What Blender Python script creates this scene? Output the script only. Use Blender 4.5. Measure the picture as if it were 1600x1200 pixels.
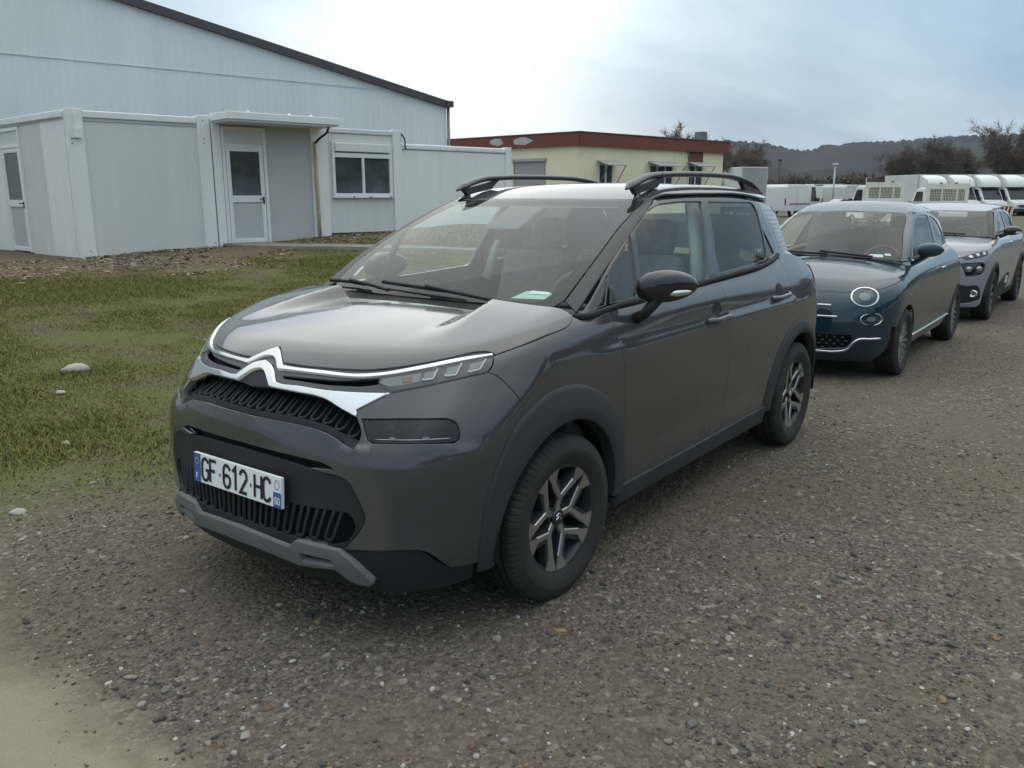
import bpy, math, random
import numpy as np
from math import radians, sin, cos, pi, sqrt, atan2, hypot
from mathutils import Vector, Matrix
from mathutils.geometry import delaunay_2d_cdt

for o in list(bpy.data.objects):
    bpy.data.objects.remove(o)
scene = bpy.context.scene
COL = scene.collection

# ------------------------------------------------------------------ camera
CAM_POS = Vector((2.549, 2.538, 1.535))
YAW, PITCH, ROLL = radians(-142.927), radians(12.562), radians(-0.113)
fw = Vector((cos(YAW) * cos(PITCH), sin(YAW) * cos(PITCH), -sin(PITCH)))
rt = fw.cross(Vector((0, 0, 1))).normalized()
up = rt.cross(fw)
rt, up = rt * cos(ROLL) + up * sin(ROLL), up * cos(ROLL) - rt * sin(ROLL)
cam_data = bpy.data.cameras.new('camera')
cam = bpy.data.objects.new('camera', cam_data)
COL.objects.link(cam)
m = Matrix((rt, up, -fw)).transposed().to_4x4()
m.translation = CAM_POS
cam.matrix_world = m
cam_data.sensor_width = 36.0
cam_data.lens = 1309.8 / 1600 * 36
cam_data.clip_start = 0.05
cam_data.clip_end = 6000
scene.camera = cam

# ------------------------------------------------------------------ sky and sun (thin bright overcast)
SUN_AZ, SUN_EL = radians(-139.5), radians(11.5)       # the sun stands behind the cars, veiled by cloud
world = bpy.data.worlds.new('World')
scene.world = world
world.use_nodes = True
wn, wl = world.node_tree.nodes, world.node_tree.links
for n in list(wn):
    wn.remove(n)
w_out = wn.new('ShaderNodeOutputWorld')
w_bg = wn.new('ShaderNodeBackground')
w_bg.inputs['Strength'].default_value = 0.10
sky = wn.new('ShaderNodeTexSky')
sky.sky_type = 'NISHITA'
sky.sun_disc = False
sky.sun_elevation = SUN_EL
sky.sun_rotation = pi / 2 - SUN_AZ
sky.air_density = 1.3
sky.dust_density = 1.5
geo = wn.new('ShaderNodeTexCoord')
# clouds: layered noise on a flat cloud deck (direction divided by its height)
sep = wn.new('ShaderNodeSeparateXYZ')
wl.new(geo.outputs['Generated'], sep.inputs[0])
def wmath(op, a, b=None, c=None, clamp=False):
    n = wn.new('ShaderNodeMath'); n.operation = op; n.use_clamp = clamp
    for i, v in enumerate((a, b, c)):
        if v is None: continue
        if hasattr(v, 'links') or hasattr(v, 'is_linked'): wl.new(v, n.inputs[i])
        else: n.inputs[i].default_value = v
    return n.outputs[0]
zz = wmath('ADD', wmath('MAXIMUM', sep.outputs[2], 0.0), 0.10)
cx = wmath('DIVIDE', sep.outputs[0], zz); cy = wmath('DIVIDE', sep.outputs[1], zz)
comb = wn.new('ShaderNodeCombineXYZ'); wl.new(cx, comb.inputs[0]); wl.new(cy, comb.inputs[1])
rotm = wn.new('ShaderNodeMapping'); rotm.inputs['Rotation'].default_value = (0, 0, radians(35)); rotm.inputs['Scale'].default_value = (0.55, 1.25, 1)
rotm.inputs['Location'].default_value = (3.1, 1.7, 0)
wl.new(comb.outputs[0], rotm.inputs[0])
n1 = wn.new('ShaderNodeTexNoise'); n1.inputs['Scale'].default_value = 0.42; n1.inputs['Detail'].default_value = 6; n1.inputs['Roughness'].default_value = 0.52; n1.inputs['Distortion'].default_value = 0.35
wl.new(rotm.outputs[0], n1.inputs['Vector'])
ramp = wn.new('ShaderNodeValToRGB')
ramp.color_ramp.elements[0].position = 0.34; ramp.color_ramp.elements[0].color = (0.60, 0.71, 0.84, 1)
ramp.color_ramp.elements[1].position = 0.68; ramp.color_ramp.elements[1].color = (1.50, 1.38, 1.26, 1)
wl.new(n1.outputs['Fac'], ramp.inputs[0])
# overcast sky: about three times as bright overhead as at the horizon, bluer near the horizon
elev = wn.new('ShaderNodeValToRGB'); elev.color_ramp.interpolation = 'EASE'
while len(elev.color_ramp.elements) < 4: elev.color_ramp.elements.new(.5)
for e_, (p_, c_) in zip(elev.color_ramp.elements, ((0.0, (3.7, 4.9, 6.0)), (0.18, (4.2, 5.7, 6.9)), (0.5, (8.4, 9.3, 9.7)), (1.0, (16.6, 17.4, 17.2)))):
    e_.position = p_; e_.color = (*c_, 1)
wl.new(wmath('MAXIMUM', sep.outputs[2], 0.0), elev.inputs[0])
cloud = wn.new('ShaderNodeMix'); cloud.data_type = 'RGBA'; cloud.blend_type = 'MULTIPLY'; cloud.inputs[0].default_value = 1.0
wl.new(elev.outputs[0], cloud.inputs[6]); wl.new(ramp.outputs[0], cloud.inputs[7])
# the veiled sun brightens the cloud around it
sun_dir = Vector((cos(SUN_AZ) * cos(SUN_EL), sin(SUN_AZ) * cos(SUN_EL), sin(SUN_EL)))
dotn = wn.new('ShaderNodeVectorMath'); dotn.operation = 'DOT_PRODUCT'
wl.new(geo.outputs['Generated'], dotn.inputs[0]); dotn.inputs[1].default_value = sun_dir
d0 = wmath('MAXIMUM', dotn.outputs['Value'], 0.0)
glow = wmath('ADD', wmath('MULTIPLY', wmath('POWER', d0, 55.0), 0.80), wmath('MULTIPLY', wmath('POWER', d0, 8.0), 0.05))
glow = wmath('MULTIPLY', glow, wmath('ADD', wmath('MULTIPLY', n1.outputs['Fac'], 1.6), 0.05))
gl = wn.new('ShaderNodeMix'); gl.data_type = 'RGBA'; gl.blend_type = 'ADD'; gl.inputs[0].default_value = 1.0
gcol = wn.new('ShaderNodeMix'); gcol.data_type = 'RGBA'; gcol.blend_type = 'MULTIPLY'; gcol.inputs[0].default_value = 1.0
gcol.inputs[6].default_value = (7.0, 7.0, 6.8, 1)
gv = wn.new('ShaderNodeCombineColor')
for i in range(3): wl.new(glow, gv.inputs[i])
wl.new(gv.outputs[0], gcol.inputs[7])
wl.new(cloud.outputs[2], gl.inputs[6]); wl.new(gcol.outputs[2], gl.inputs[7])
skymix = wn.new('ShaderNodeMix'); skymix.data_type = 'RGBA'; skymix.inputs[0].default_value = 0.96
wl.new(sky.outputs[0], skymix.inputs[6]); wl.new(gl.outputs[2], skymix.inputs[7])
wl.new(skymix.outputs[2], w_bg.inputs['Color'])
wl.new(w_bg.outputs[0], w_out.inputs['Surface'])

sun_data = bpy.data.lights.new('sun', 'SUN')
sun_data.energy = 0.55
sun_data.angle = radians(90)
sun_data.color = (1.0, 0.965, 0.91)
sun_ob = bpy.data.objects.new('sun', sun_data)
COL.objects.link(sun_ob)
sun_ob.rotation_euler = (-sun_dir).to_track_quat('-Z', 'Y').to_euler()
sun_ob.location = (0, 0, 30)

scene.render.engine = 'CYCLES'
scene.view_settings.view_transform = 'Standard'
scene.view_settings.look = 'None'
scene.view_settings.exposure = 0.18
scene.view_settings.gamma = 1.0
scene.render.resolution_x, scene.render.resolution_y = 1024, 768

# ------------------------------------------------------------------ helpers: materials
def nodes_of(name):
    mt = bpy.data.materials.new(name); mt.use_nodes = True
    nt = mt.node_tree; b = nt.nodes['Principled BSDF']
    return mt, nt.nodes, nt.links, b
def rgb(c): return (c[0], c[1], c[2], 1.0)
def noise_node(ns, ls, scale, detail=4, rough=.55, coord='Object', stretch=(1, 1, 1)):
    tc = ns.new('ShaderNodeTexCoord'); mp = ns.new('ShaderNodeMapping'); mp.inputs['Scale'].default_value = stretch
    ls.new(tc.outputs[coord], mp.inputs[0])
    n = ns.new('ShaderNodeTexNoise'); n.inputs['Scale'].default_value = scale; n.inputs['Detail'].default_value = detail; n.inputs['Roughness'].default_value = rough
    ls.new(mp.outputs[0], n.inputs['Vector']); return n
def ramp_node(ns, ls, src, stops):
    r = ns.new('ShaderNodeValToRGB'); el = r.color_ramp.elements
    while len(el) < len(stops): el.new(.5)
    for e, (p, c) in zip(el, stops):
        e.position = p; e.color = rgb(c) if not isinstance(c, (int, float)) else (c, c, c, 1)
    ls.new(src, r.inputs[0]); return r
def mat(name, col, rough=.5, metal=0., coat=0., vary=0., vscale=6., bump=0., bscale=200., ior=1.5, emit=None, spec=.5, stretch=(1, 1, 1)):
    mt, ns, ls, b = nodes_of(name)
    b.inputs['Roughness'].default_value = rough; b.inputs['Metallic'].default_value = metal
    b.inputs['Coat Weight'].default_value = coat; b.inputs['Coat Roughness'].default_value = .03
    b.inputs['IOR'].default_value = ior; b.inputs['Specular IOR Level'].default_value = spec
    b.inputs['Base Color'].default_value = rgb(col)
    if vary:
        n = noise_node(ns, ls, vscale, 6, .6, stretch=stretch)
        r = ramp_node(ns, ls, n.outputs['Fac'], [(.25, [c * (1 - vary) for c in col]), (.75, [min(1, c * (1 + vary)) for c in col])])
        ls.new(r.outputs[0], b.inputs['Base Color'])
        rr = ramp_node(ns, ls, n.outputs['Fac'], [(.2, min(1, rough * (1 + vary * .8))), (.8, rough * (1 - vary * .5))])
        ls.new(rr.outputs[0], b.inputs['Roughness'])
    if bump:
        n = noise_node(ns, ls, bscale, 3); bp = ns.new('ShaderNodeBump'); bp.inputs['Strength'].default_value = bump; bp.inputs['Distance'].default_value = .01
        ls.new(n.outputs['Fac'], bp.inputs['Height']); ls.new(bp.outputs[0], b.inputs['Normal'])
    if emit:
        b.inputs['Emission Color'].default_value = rgb(col); b.inputs['Emission Strength'].default_value = emit
    return mt
def paint(name, col, metal=.55, rough=.34, dust=.10):
    mt, ns, ls, b = nodes_of(name)
    b.inputs['Metallic'].default_value = metal; b.inputs['Specular IOR Level'].default_value = .15; b.inputs['Coat Weight'].default_value = 1.0; b.inputs['Coat IOR'].default_value = 1.58; b.inputs['Coat Roughness'].default_value = .02
    fl = noise_node(ns, ls, 900, 1); fr = ramp_node(ns, ls, fl.outputs['Fac'], [(.3, [c * .82 for c in col]), (.7, [c * 1.18 for c in col])])
    # a thin film of road dust, thicker in drifts
    dn = noise_node(ns, ls, 3.2, 7, .62); dr = ramp_node(ns, ls, dn.outputs['Fac'], [(.38, 0.), (.72, dust)])
    mx = ns.new('ShaderNodeMix'); mx.data_type = 'RGBA'
    ls.new(dr.outputs[0], mx.inputs[0]); ls.new(fr.outputs[0], mx.inputs[6]); mx.inputs[7].default_value = (.21, .195, .17, 1)
    ls.new(mx.outputs[2], b.inputs['Base Color'])
    rr = ramp_node(ns, ls, dn.outputs['Fac'], [(.3, rough), (.8, rough + .12)]); ls.new(rr.outputs[0], b.inputs['Roughness'])
    cr = ramp_node(ns, ls, dn.outputs['Fac'], [(.35, .03), (.8, .12)]); ls.new(cr.outputs[0], b.inputs['Coat Roughness'])
    return mt
def glass(name, tint=(.75, .8, .78), ior=1.52, dirt=.06):
    mt = bpy.data.materials.new(name); mt.use_nodes = True; ns, ls = mt.node_tree.nodes, mt.node_tree.links
    for n in list(ns): ns.remove(n)
    out = ns.new('ShaderNodeOutputMaterial'); tr = ns.new('ShaderNodeBsdfTransparent'); tr.inputs[0].default_value = rgb(tint)
    gl = ns.new('ShaderNodeBsdfGlossy'); gl.inputs['Roughness'].default_value = .015
    fr = ns.new('ShaderNodeFresnel'); gq = ns.new('ShaderNodeNewGeometry'); mi = ns.new('ShaderNodeMix'); mi.inputs[2].default_value = ior; mi.inputs[3].default_value = 1 / ior      # a thin pane reflects alike from both sides
    ls.new(gq.outputs['Backfacing'], mi.inputs[0]); ls.new(mi.outputs[0], fr.inputs[0])
    mx = ns.new('ShaderNodeMixShader'); ls.new(fr.outputs[0], mx.inputs[0]); ls.new(tr.outputs[0], mx.inputs[1]); ls.new(gl.outputs[0], mx.inputs[2])
    df = ns.new('ShaderNodeBsdfDiffuse'); df.inputs[0].default_value = (.45, .46, .44, 1)
    n = noise_node(ns, ls, 5, 6, .65); r = ramp_node(ns, ls, n.outputs['Fac'], [(.3, dirt * .4), (.75, dirt * 1.6)])
    m2 = ns.new('ShaderNodeMixShader'); ls.new(r.outputs[0], m2.inputs[0]); ls.new(mx.outputs[0], m2.inputs[1]); ls.new(df.outputs[0], m2.inputs[2])
    ls.new(m2.outputs[0], out.inputs[0]); return mt

# ------------------------------------------------------------------ helpers: objects
def tag(o, label=None, cat=None, group=None, kind=None):
    if label: o['label'] = label
    if cat: o['category'] = cat
    if group: o['group'] = group
    if kind: o['kind'] = kind
    return o
def empty(name, loc=(0, 0, 0), rz=0., label=None, cat=None, group=None):
    o = bpy.data.objects.new(name, None); o.empty_display_size = .2
    o.location = loc; o.rotation_euler = (0, 0, rz); COL.objects.link(o)
    return tag(o, label, cat, group)
def mesh_obj(name, V, F, material=None, parent=None, smooth=True, normals=None, loc=None):
    me = bpy.data.meshes.new(name)
    V = np.asarray(V, dtype=np.float32).reshape(-1, 3)
    if isinstance(F, np.ndarray):
        k = F.shape[1]; nf = len(F)
        me.vertices.add(len(V)); me.vertices.foreach_set('co', V.ravel())
        me.loops.add(nf * k); me.loops.foreach_set('vertex_index', F.astype(np.int32).ravel())
        me.polygons.add(nf); me.polygons.foreach_set('loop_start', np.arange(0, nf * k, k, dtype=np.int32))
        me.update(calc_edges=True)
    else:
        me.from_pydata([tuple(map(float, v)) for v in V], [], [tuple(map(int, f)) for f in F])
    me.polygons.foreach_set('use_smooth', np.full(len(me.polygons), bool(smooth)))
    if normals is not None:
        me.normals_split_custom_set_from_vertices([tuple(map(float, n)) for n in normals])
    if material: me.materials.append(material)
    me.update()
    o = bpy.data.objects.new(name, me); COL.objects.link(o)
    if parent: o.parent = parent
    if loc is not None: o.location = loc
    return o
def bevel(o, w=.01, seg=2):
    md = o.modifiers.new('bevel', 'BEVEL'); md.width = w; md.segments = seg; md.limit_method = 'ANGLE'; md.angle_limit = radians(35)
    md.harden_normals = False
    return o
def smooth_by_angle(o, deg=35):
    me = o.data
    me.polygons.foreach_set('use_smooth', np.full(len(me.polygons), True))
    me.set_sharp_from_angle(angle=radians(deg))
    return o
class MB:
    'collects shapes into one mesh'
    def __init__(s): s.V = []; s.F = []
    def add(s, V, F):
        b = len(s.V); s.V += [tuple(v) for v in V]; s.F += [tuple(i + b for i in f) for f in F]; return s
    def box(s, x0, x1, y0, y1, z0, z1):
        V = [(x, y, z) for z in (z0, z1) for y in (y0, y1) for x in (x0, x1)]
        return s.add(V, [(0, 2, 3, 1), (4, 5, 7, 6), (0, 1, 5, 4), (2, 6, 7, 3), (0, 4, 6, 2), (1, 3, 7, 5)])
    def prism(s, poly, ax, a, b):
        'polygon in the two other axes, extruded along axis ax from a to b'
        n = len(poly); V = []
        for t in (a, b):
            for q in poly:
                v = list(q); v.insert(ax, t); V.append(v)
        ar = sum(poly[i][0] * poly[(i + 1) % n][1] - poly[(i + 1) % n][0] * poly[i][1] for i in range(n))
        flip = (ar > 0) ^ (b > a) ^ (ax == 1)
        F = [tuple(range(n)), tuple(range(2 * n - 1, n - 1, -1))] + [(i, n + i, n + (i + 1) % n, (i + 1) % n) for i in range(n)]
        # F[0] at a
        if flip: F = [tuple(reversed(f)) for f in F]
        F = [tuple(reversed(f)) for f in F]
        return s.add(V, F)
    def tube(s, path, r, n=8, cap=True, closed=False, sq=None):
        P = np.asarray(path, float); m = len(P); rr = np.full(m, r) if np.isscalar(r) else np.asarray(r, float)
        T = np.gradient(P, axis=0)
        if closed: T = np.roll(P, -1, 0) - np.roll(P, 1, 0)
        T /= np.linalg.norm(T, axis=1)[:, None] + 1e-12
        ref = np.array([0, 0, 1.]) if abs(T[0][2]) < .9 else np.array([1., 0, 0])
        N = np.cross(T[0], ref); N /= np.linalg.norm(N); V = []
        for i in range(m):
            N = N - T[i] * (N @ T[i]); N /= np.linalg.norm(N) + 1e-12; B = np.cross(T[i], N)
            for k in range(n):
                a = 2 * pi * k / n + (pi / n if n == 4 else 0)
                ax, ay = cos(a), sin(a)
                if sq: ax, ay = ax * sq[0], ay * sq[1]
                V.append(P[i] + rr[i] * (N * ax + B * ay))
        F = []
        for i in range(m if closed else m - 1):
            j = (i + 1) % m
            for k in range(n): F.append((i * n + k, i * n + (k + 1) % n, j * n + (k + 1) % n, j * n + k))
        if cap and not closed: F += [tuple(range(n - 1, -1, -1)), tuple(range((m - 1) * n, m * n))]
        return s.add(V, F)
    def lathe(s, prof, axis='y', n=48, closed=False, c=(0, 0, 0)):
        'profile of (radius, along) turned about an axis through c'
        V = []; m = len(prof)
        for k in range(n):
            a = 2 * pi * k / n
            for r, t in prof:
                if axis == 'y': V.append((c[0] + r * cos(a), c[1] + t, c[2] + r * sin(a)))
                elif axis == 'x': V.append((c[0] + t, c[1] + r * cos(a), c[2] + r * sin(a)))
                else: V.append((c[0] + r * cos(a), c[1] + r * sin(a), c[2] + t))
        F = []
        for k in range(n):
            k2 = (k + 1) % n
            for i in range(m if closed else m - 1):
                j = (i + 1) % m; f = (k * m + i, k * m + j, k2 * m + j, k2 * m + i)
                F.append(f if axis == 'y' else f[::-1])
        return s.add(V, F)
    def build(s, name, material, parent=None, smooth=False, deg=None, bev=None, mirror=False, loc=None):
        V = s.V; F = s.F
        if mirror:
            V = [(x, -y, z) for x, y, z in V]; F = [tuple(reversed(f)) for f in F]
        o = mesh_obj(name, V, F, material, parent, smooth, loc=loc)
        if deg: smooth_by_angle(o, deg)
        if bev: bevel(o, bev)
        return o

# ------------------------------------------------------------------ helpers: trimmed panels on a smooth body surface
def interp(t, xs, ys):
    xs = np.asarray(xs, float); ys = np.asarray(ys, float); t = np.asarray(t, float)
    h = np.diff(xs); d = np.diff(ys) / h
    mm = np.empty_like(ys); mm[0] = d[0]; mm[-1] = d[-1]
    mm[1:-1] = (d[:-1] * h[1:] + d[1:] * h[:-1]) / (h[1:] + h[:-1])
    k = np.clip(np.searchsorted(xs, t) - 1, 0, len(xs) - 2)
    u = (t - xs[k]) / h[k]; c = np.clip(u, 0, 1)
    r = (2 * c**3 - 3 * c**2 + 1) * ys[k] + (c**3 - 2 * c**2 + c) * h[k] * mm[k] + (-2 * c**3 + 3 * c**2) * ys[k + 1] + (c**3 - c**2) * h[k] * mm[k + 1]
    return r + np.where(u < 0, u * h[k] * mm[k], 0) + np.where(u > 1, (u - 1) * h[k] * mm[k + 1], 0)
def sstep(t, a, b):
    u = np.clip((t - a) / (b - a), 0, 1); return u * u * (3 - 2 * u)
def smax(a, b, k):
    h = np.clip(.5 + .5 * (a - b) / k, 0, 1)
    return b + (a - b) * h + k * h * (1 - h)
def field(f, P): return f(P[:, 0], P[:, 1], P[:, 2])
def gradn(f, P, e=1.5e-3):
    g = np.stack([field(f, P + e * np.eye(3)[i]) - field(f, P - e * np.eye(3)[i]) for i in range(3)], 1)
    return g / (np.linalg.norm(g, axis=1)[:, None] + 1e-12)
SPH = np.array([-.30, 0., .45]); SR = .95
def dom_ray(dom, q, sph=SPH):
    q = np.asarray(q, float); n = len(q); z = np.zeros(n)
    if dom == 'S': return np.stack([q[:, 0], z, q[:, 1]], 1), np.tile([0, 1., 0], (n, 1)), 1.3
    if dom == 'P': return np.stack([q[:, 0], q[:, 1], z + .3], 1), np.tile([0, 0, 1.], (n, 1)), 1.8
    if dom == 'F': return np.stack([z - .4, q[:, 0], q[:, 1]], 1), np.tile([1., 0, 0], (n, 1)), 2.
    if dom == 'R': return np.stack([z - 1.8, q[:, 0], q[:, 1]], 1), np.tile([-1., 0, 0], (n, 1)), 2.5
    az, el = q[:, 0] / SR, q[:, 1] / SR
    return np.tile(sph, (n, 1)), np.stack([np.cos(az) * np.cos(el), np.sin(az) * np.cos(el), np.sin(el)], 1), 1.8
def dom_2d(dom, P, sph=SPH):
    P = np.asarray(P, float)
    if dom == 'S': return P[:, [0, 2]]
    if dom == 'P': return P[:, [0, 1]]
    if dom in 'FR': return P[:, [1, 2]]
    d = P - sph
    return np.stack([np.arctan2(d[:, 1], d[:, 0]), np.arctan2(d[:, 2], np.hypot(d[:, 0], d[:, 1]))], 1) * SR
def solve(f, dom, q, sph=SPH):
    O, D, t1 = dom_ray(dom, q, sph); a = np.zeros(len(O)); b = np.full(len(O), t1)
    # last crossing from inside to outside, searched from the outside inwards
    ts = np.linspace(t1, 0, 90)
    found = np.zeros(len(O), bool)
    for i in range(len(ts) - 1):
        v = field(f, O + ts[i + 1] * D)
        hit = (~found) & (v <= 0); a[hit] = ts[i + 1]; b[hit] = ts[i]; found |= hit
    for _ in range(26):
        mid = (a + b) / 2; v = field(f, O + mid[:, None] * D); ins = v <= 0
        a = np.where(ins, mid, a); b = np.where(ins, b, mid)
    return O + a[:, None] * D
def spline(P, n=12):
    P = np.asarray(P, float)
    if len(P) < 3: return P
    Q = np.vstack([2 * P[0] - P[1], P, 2 * P[-1] - P[-2]]); out = []
    for i in range(1, len(Q) - 2):
        p0, p1, p2, p3 = Q[i - 1:i + 3]
        d1 = max(np.linalg.norm(p2 - p1), 1e-6); d0 = max(np.linalg.norm(p1 - p0), 1e-6); d2 = max(np.linalg.norm(p3 - p2), 1e-6)
        m1 = ((p1 - p0) / d0 * d1 + (p2 - p1) / d1 * d0) / (d0 + d1) * d1
        m2 = ((p2 - p1) / d1 * d2 + (p3 - p2) / d2 * d1) / (d1 + d2) * d1
        for t in np.linspace(0, 1, n, endpoint=False):
            out.append((2 * t**3 - 3 * t**2 + 1) * p1 + (t**3 - 2 * t**2 + t) * m1 + (-2 * t**3 + 3 * t**2) * p2 + (t**3 - t**2) * m2)
    out.append(P[-1]); return np.array(out)
def resample(P, h, closed=False):
    P = np.asarray(P, float)
    if closed: P = np.vstack([P, P[:1]])
    s = np.r_[0, np.cumsum(np.linalg.norm(np.diff(P, axis=0), axis=1))]
    keep = np.r_[True, np.diff(s) > 1e-9]; P = P[keep]; s = s[keep]
    n = max(1, int(round(s[-1] / h))); t = np.linspace(0, s[-1], n + 1)
    return np.stack([np.interp(t, s, P[:, k]) for k in range(P.shape[1])], 1)
def ring_of(segs, dom, hb, sph):
    pts = []
    for sg in segs:
        q = dom_2d(dom, np.asarray(sg, float), sph); q = resample(spline(q), hb)
        pts += list(q[:-1])
        last = q[-1]
    if np.linalg.norm(last - pts[0]) > hb * .5: pts.append(last)
    P = np.array(pts)
    d = np.linalg.norm(P - np.roll(P, 1, 0), axis=1); P = P[d > hb * .2]
    if np.sum(P[:, 0] * np.roll(P[:, 1], -1) - np.roll(P[:, 0], -1) * P[:, 1]) < 0: P = P[::-1]
    return P
def offset_ring(P, d):
    t = np.roll(P, -1, 0) - np.roll(P, 1, 0); t /= np.linalg.norm(t, axis=1)[:, None] + 1e-12
    return P + d * np.stack([-t[:, 1], t[:, 0]], 1)          # inwards for a ccw ring
def inside(Q, ring):
    x, y = Q[:, 0], Q[:, 1]; r = np.zeros(len(Q), bool); x1, y1 = ring[:, 0], ring[:, 1]; x2, y2 = np.roll(x1, -1), np.roll(y1, -1)
    for a, b, c, d in zip(x1, y1, x2, y2):
        if b == d: continue
        cnd = (b > y) != (d > y); r ^= cnd & (x < (c - a) * (y - b) / (d - b) + a)
    return r
def flipy(segs): return [[(p[0], -p[1], p[2]) for p in sg] for sg in segs]
def revsegs(segs): return [list(reversed(sg)) for sg in reversed(segs)]
def poly(*pts):
    'straight-sided closed outline'
    return [[pts[i], pts[(i + 1) % len(pts)]] for i in range(len(pts))]
def loop(*pts): return [list(pts) + [pts[0]]]
def panel(name, f, dom, outer, material, parent, holes=(), off=0., gap=.0026, depth=.014, h=.035, hb=.013, sym=False, both=False, bev=.0016, sph=SPH, inset_fn=None, thick=None):
    '''a panel trimmed from the body surface f: outline and holes are 3-D points on it.
    sym: the outline is the left half, from centre line to centre line. both: build the mirrored twin as well.'''
    if sym: outer = outer + revsegs(flipy(outer))
    R = offset_ring(ring_of(outer, dom, hb, sph), gap)
    H = [offset_ring(ring_of(hh, dom, hb, sph)[::-1], gap) for hh in holes]
    rings = [R] + H
    allr = np.vstack(rings); lo, hi = R.min(0), R.max(0)
    gx = np.arange(lo[0], hi[0], h); gy = np.arange(lo[1], hi[1], h * .866)
    G = np.array([(x + (h / 2 if j % 2 else 0), y) for j, y in enumerate(gy) for x in gx])
    if len(G):
        k = inside(G, R)
        for hh in H: k &= ~inside(G, hh)
        G = G[k]
    if len(G):
        dm = np.full(len(G), 9.)
        for i in range(0, len(allr), 200):
            dm = np.minimum(dm, np.min(np.linalg.norm(G[:, None] - allr[None, i:i + 200], axis=2), axis=1))
        G = G[dm > h * .45]
    P2 = np.vstack([allr, G]) if len(G) else allr
    E = []; b = 0
    for r in rings:
        E += [(b + i, b + (i + 1) % len(r)) for i in range(len(r))]; b += len(r)
    res = delaunay_2d_cdt([Vector(p) for p in P2], E, [], 0, 1e-7)
    Q = np.array([tuple(v) for v in res[0]]); T = np.array([t for t in res[2] if len(t) == 3])
    c = Q[T].mean(1); k = inside(c, R)
    for hh in H: k &= ~inside(c, hh)
    T = T[k]
    used = np.unique(T); remap = -np.ones(len(Q), int); remap[used] = np.arange(len(used)); Q = Q[used]; T = remap[T]
    V = solve(f, dom, Q, sph); N = gradn(f, V)
    d = off if not callable(off) else off(V)
    V = V + N * (d if np.isscalar(d) else d[:, None])
    fn = np.cross(V[T[:, 1]] - V[T[:, 0]], V[T[:, 2]] - V[T[:, 0]])
    bad = np.einsum('ij,ij->i', fn, N[T].mean(1)) < 0; T[bad] = T[bad][:, ::-1]
    F = [tuple(t) for t in T]
    Vl = list(V); Nl = list(N)
    if depth:
        cnt = {}
        for t in F:
            for a, b_ in ((t[0], t[1]), (t[1], t[2]), (t[2], t[0])): cnt[(a, b_)] = 1
        be = [e for e in cnt if (e[1], e[0]) not in cnt]
        out = {}
        for a, b_ in be:
            o = np.cross(V[b_] - V[a], N[a] + N[b_]); o /= np.linalg.norm(o) + 1e-12
            out.setdefault(a, []).append(o); out.setdefault(b_, []).append(o)
        r1 = {}; r2 = {}
        for a, os_ in out.items():
            o = np.mean(os_, 0); o /= np.linalg.norm(o) + 1e-12
            r1[a] = len(Vl); Vl.append(V[a] + o * bev - N[a] * bev); Nl.append((o + N[a]) / 1.4142)
            r2[a] = len(Vl); Vl.append(V[a] + o * bev - N[a] * depth); Nl.append(o)
        for a, b_ in be:
            F.append((b_, a, r1[a], r1[b_])); F.append((r1[b_], r1[a], r2[a], r2[b_]))
    Vl = np.array(Vl); Nl = np.array(Nl)
    o = mesh_obj(name, Vl, F, material, parent, True, Nl)
    if both:
        V2 = Vl * [1, -1, 1]; N2 = Nl * [1, -1, 1]
        o2 = mesh_obj(name, V2, [tuple(reversed(t)) for t in F], material, parent, True, N2)
        return o, o2
    return o
def on_surface(f, dom, pts, off=0., sph=SPH):
    q = dom_2d(dom, np.asarray(pts, float), sph); V = solve(f, dom, q, sph); return V + gradn(f, V) * off
def ribbon_tube(f, dom, pts, r, off, n=6, h=.02, sph=SPH, sq=None):
    q = resample(spline(dom_2d(dom, np.asarray(pts, float), sph)), h); V = solve(f, dom, q, sph); V = V + gradn(f, V) * off
    return MB().tube(V, r, n, sq=sq)

# ------------------------------------------------------------------ ground: one sheet, gravel yard rising to rough grass on one side
rng = np.random.default_rng(7)
def terrain(x, y):
    x = np.asarray(x, float); y = np.asarray(y, float)
    rise = sstep(-y, 1.6, 12.2) * (.43 + .046 * np.clip(-x - 5.3, 0, 9)) * sstep(x, -45, -18)
    wob = .018 * np.sin(x * 1.3 + y * .7) * np.sin(y * 1.1 - x * .4) + .010 * np.sin(2.9 * x + 1.7) * np.sin(2.3 * y)
    near = np.exp(-((x + 2) / 30)**2 - ((y + 4) / 25)**2)
    flat = 1 - np.exp(-(np.maximum(np.abs(y) - 1.0, 0) / 1.2)**2)
    return rise + wob * near * (.12 + .88 * flat) * sstep(-y, -8, 4)
gs = np.sinh(np.linspace(-8.2, 8.2, 270)); gs = gs / gs.max() * 2600
gx, gy = np.meshgrid(gs - 3, gs - 3, indexing='ij')
gz = terrain(gx, gy); n_ = len(gs); idx = np.arange(n_ * n_).reshape(n_, n_)
F = np.stack([idx[:-1, :-1], idx[1:, :-1], idx[1:, 1:], idx[:-1, 1:]], -1).reshape(-1, 4)
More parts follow.
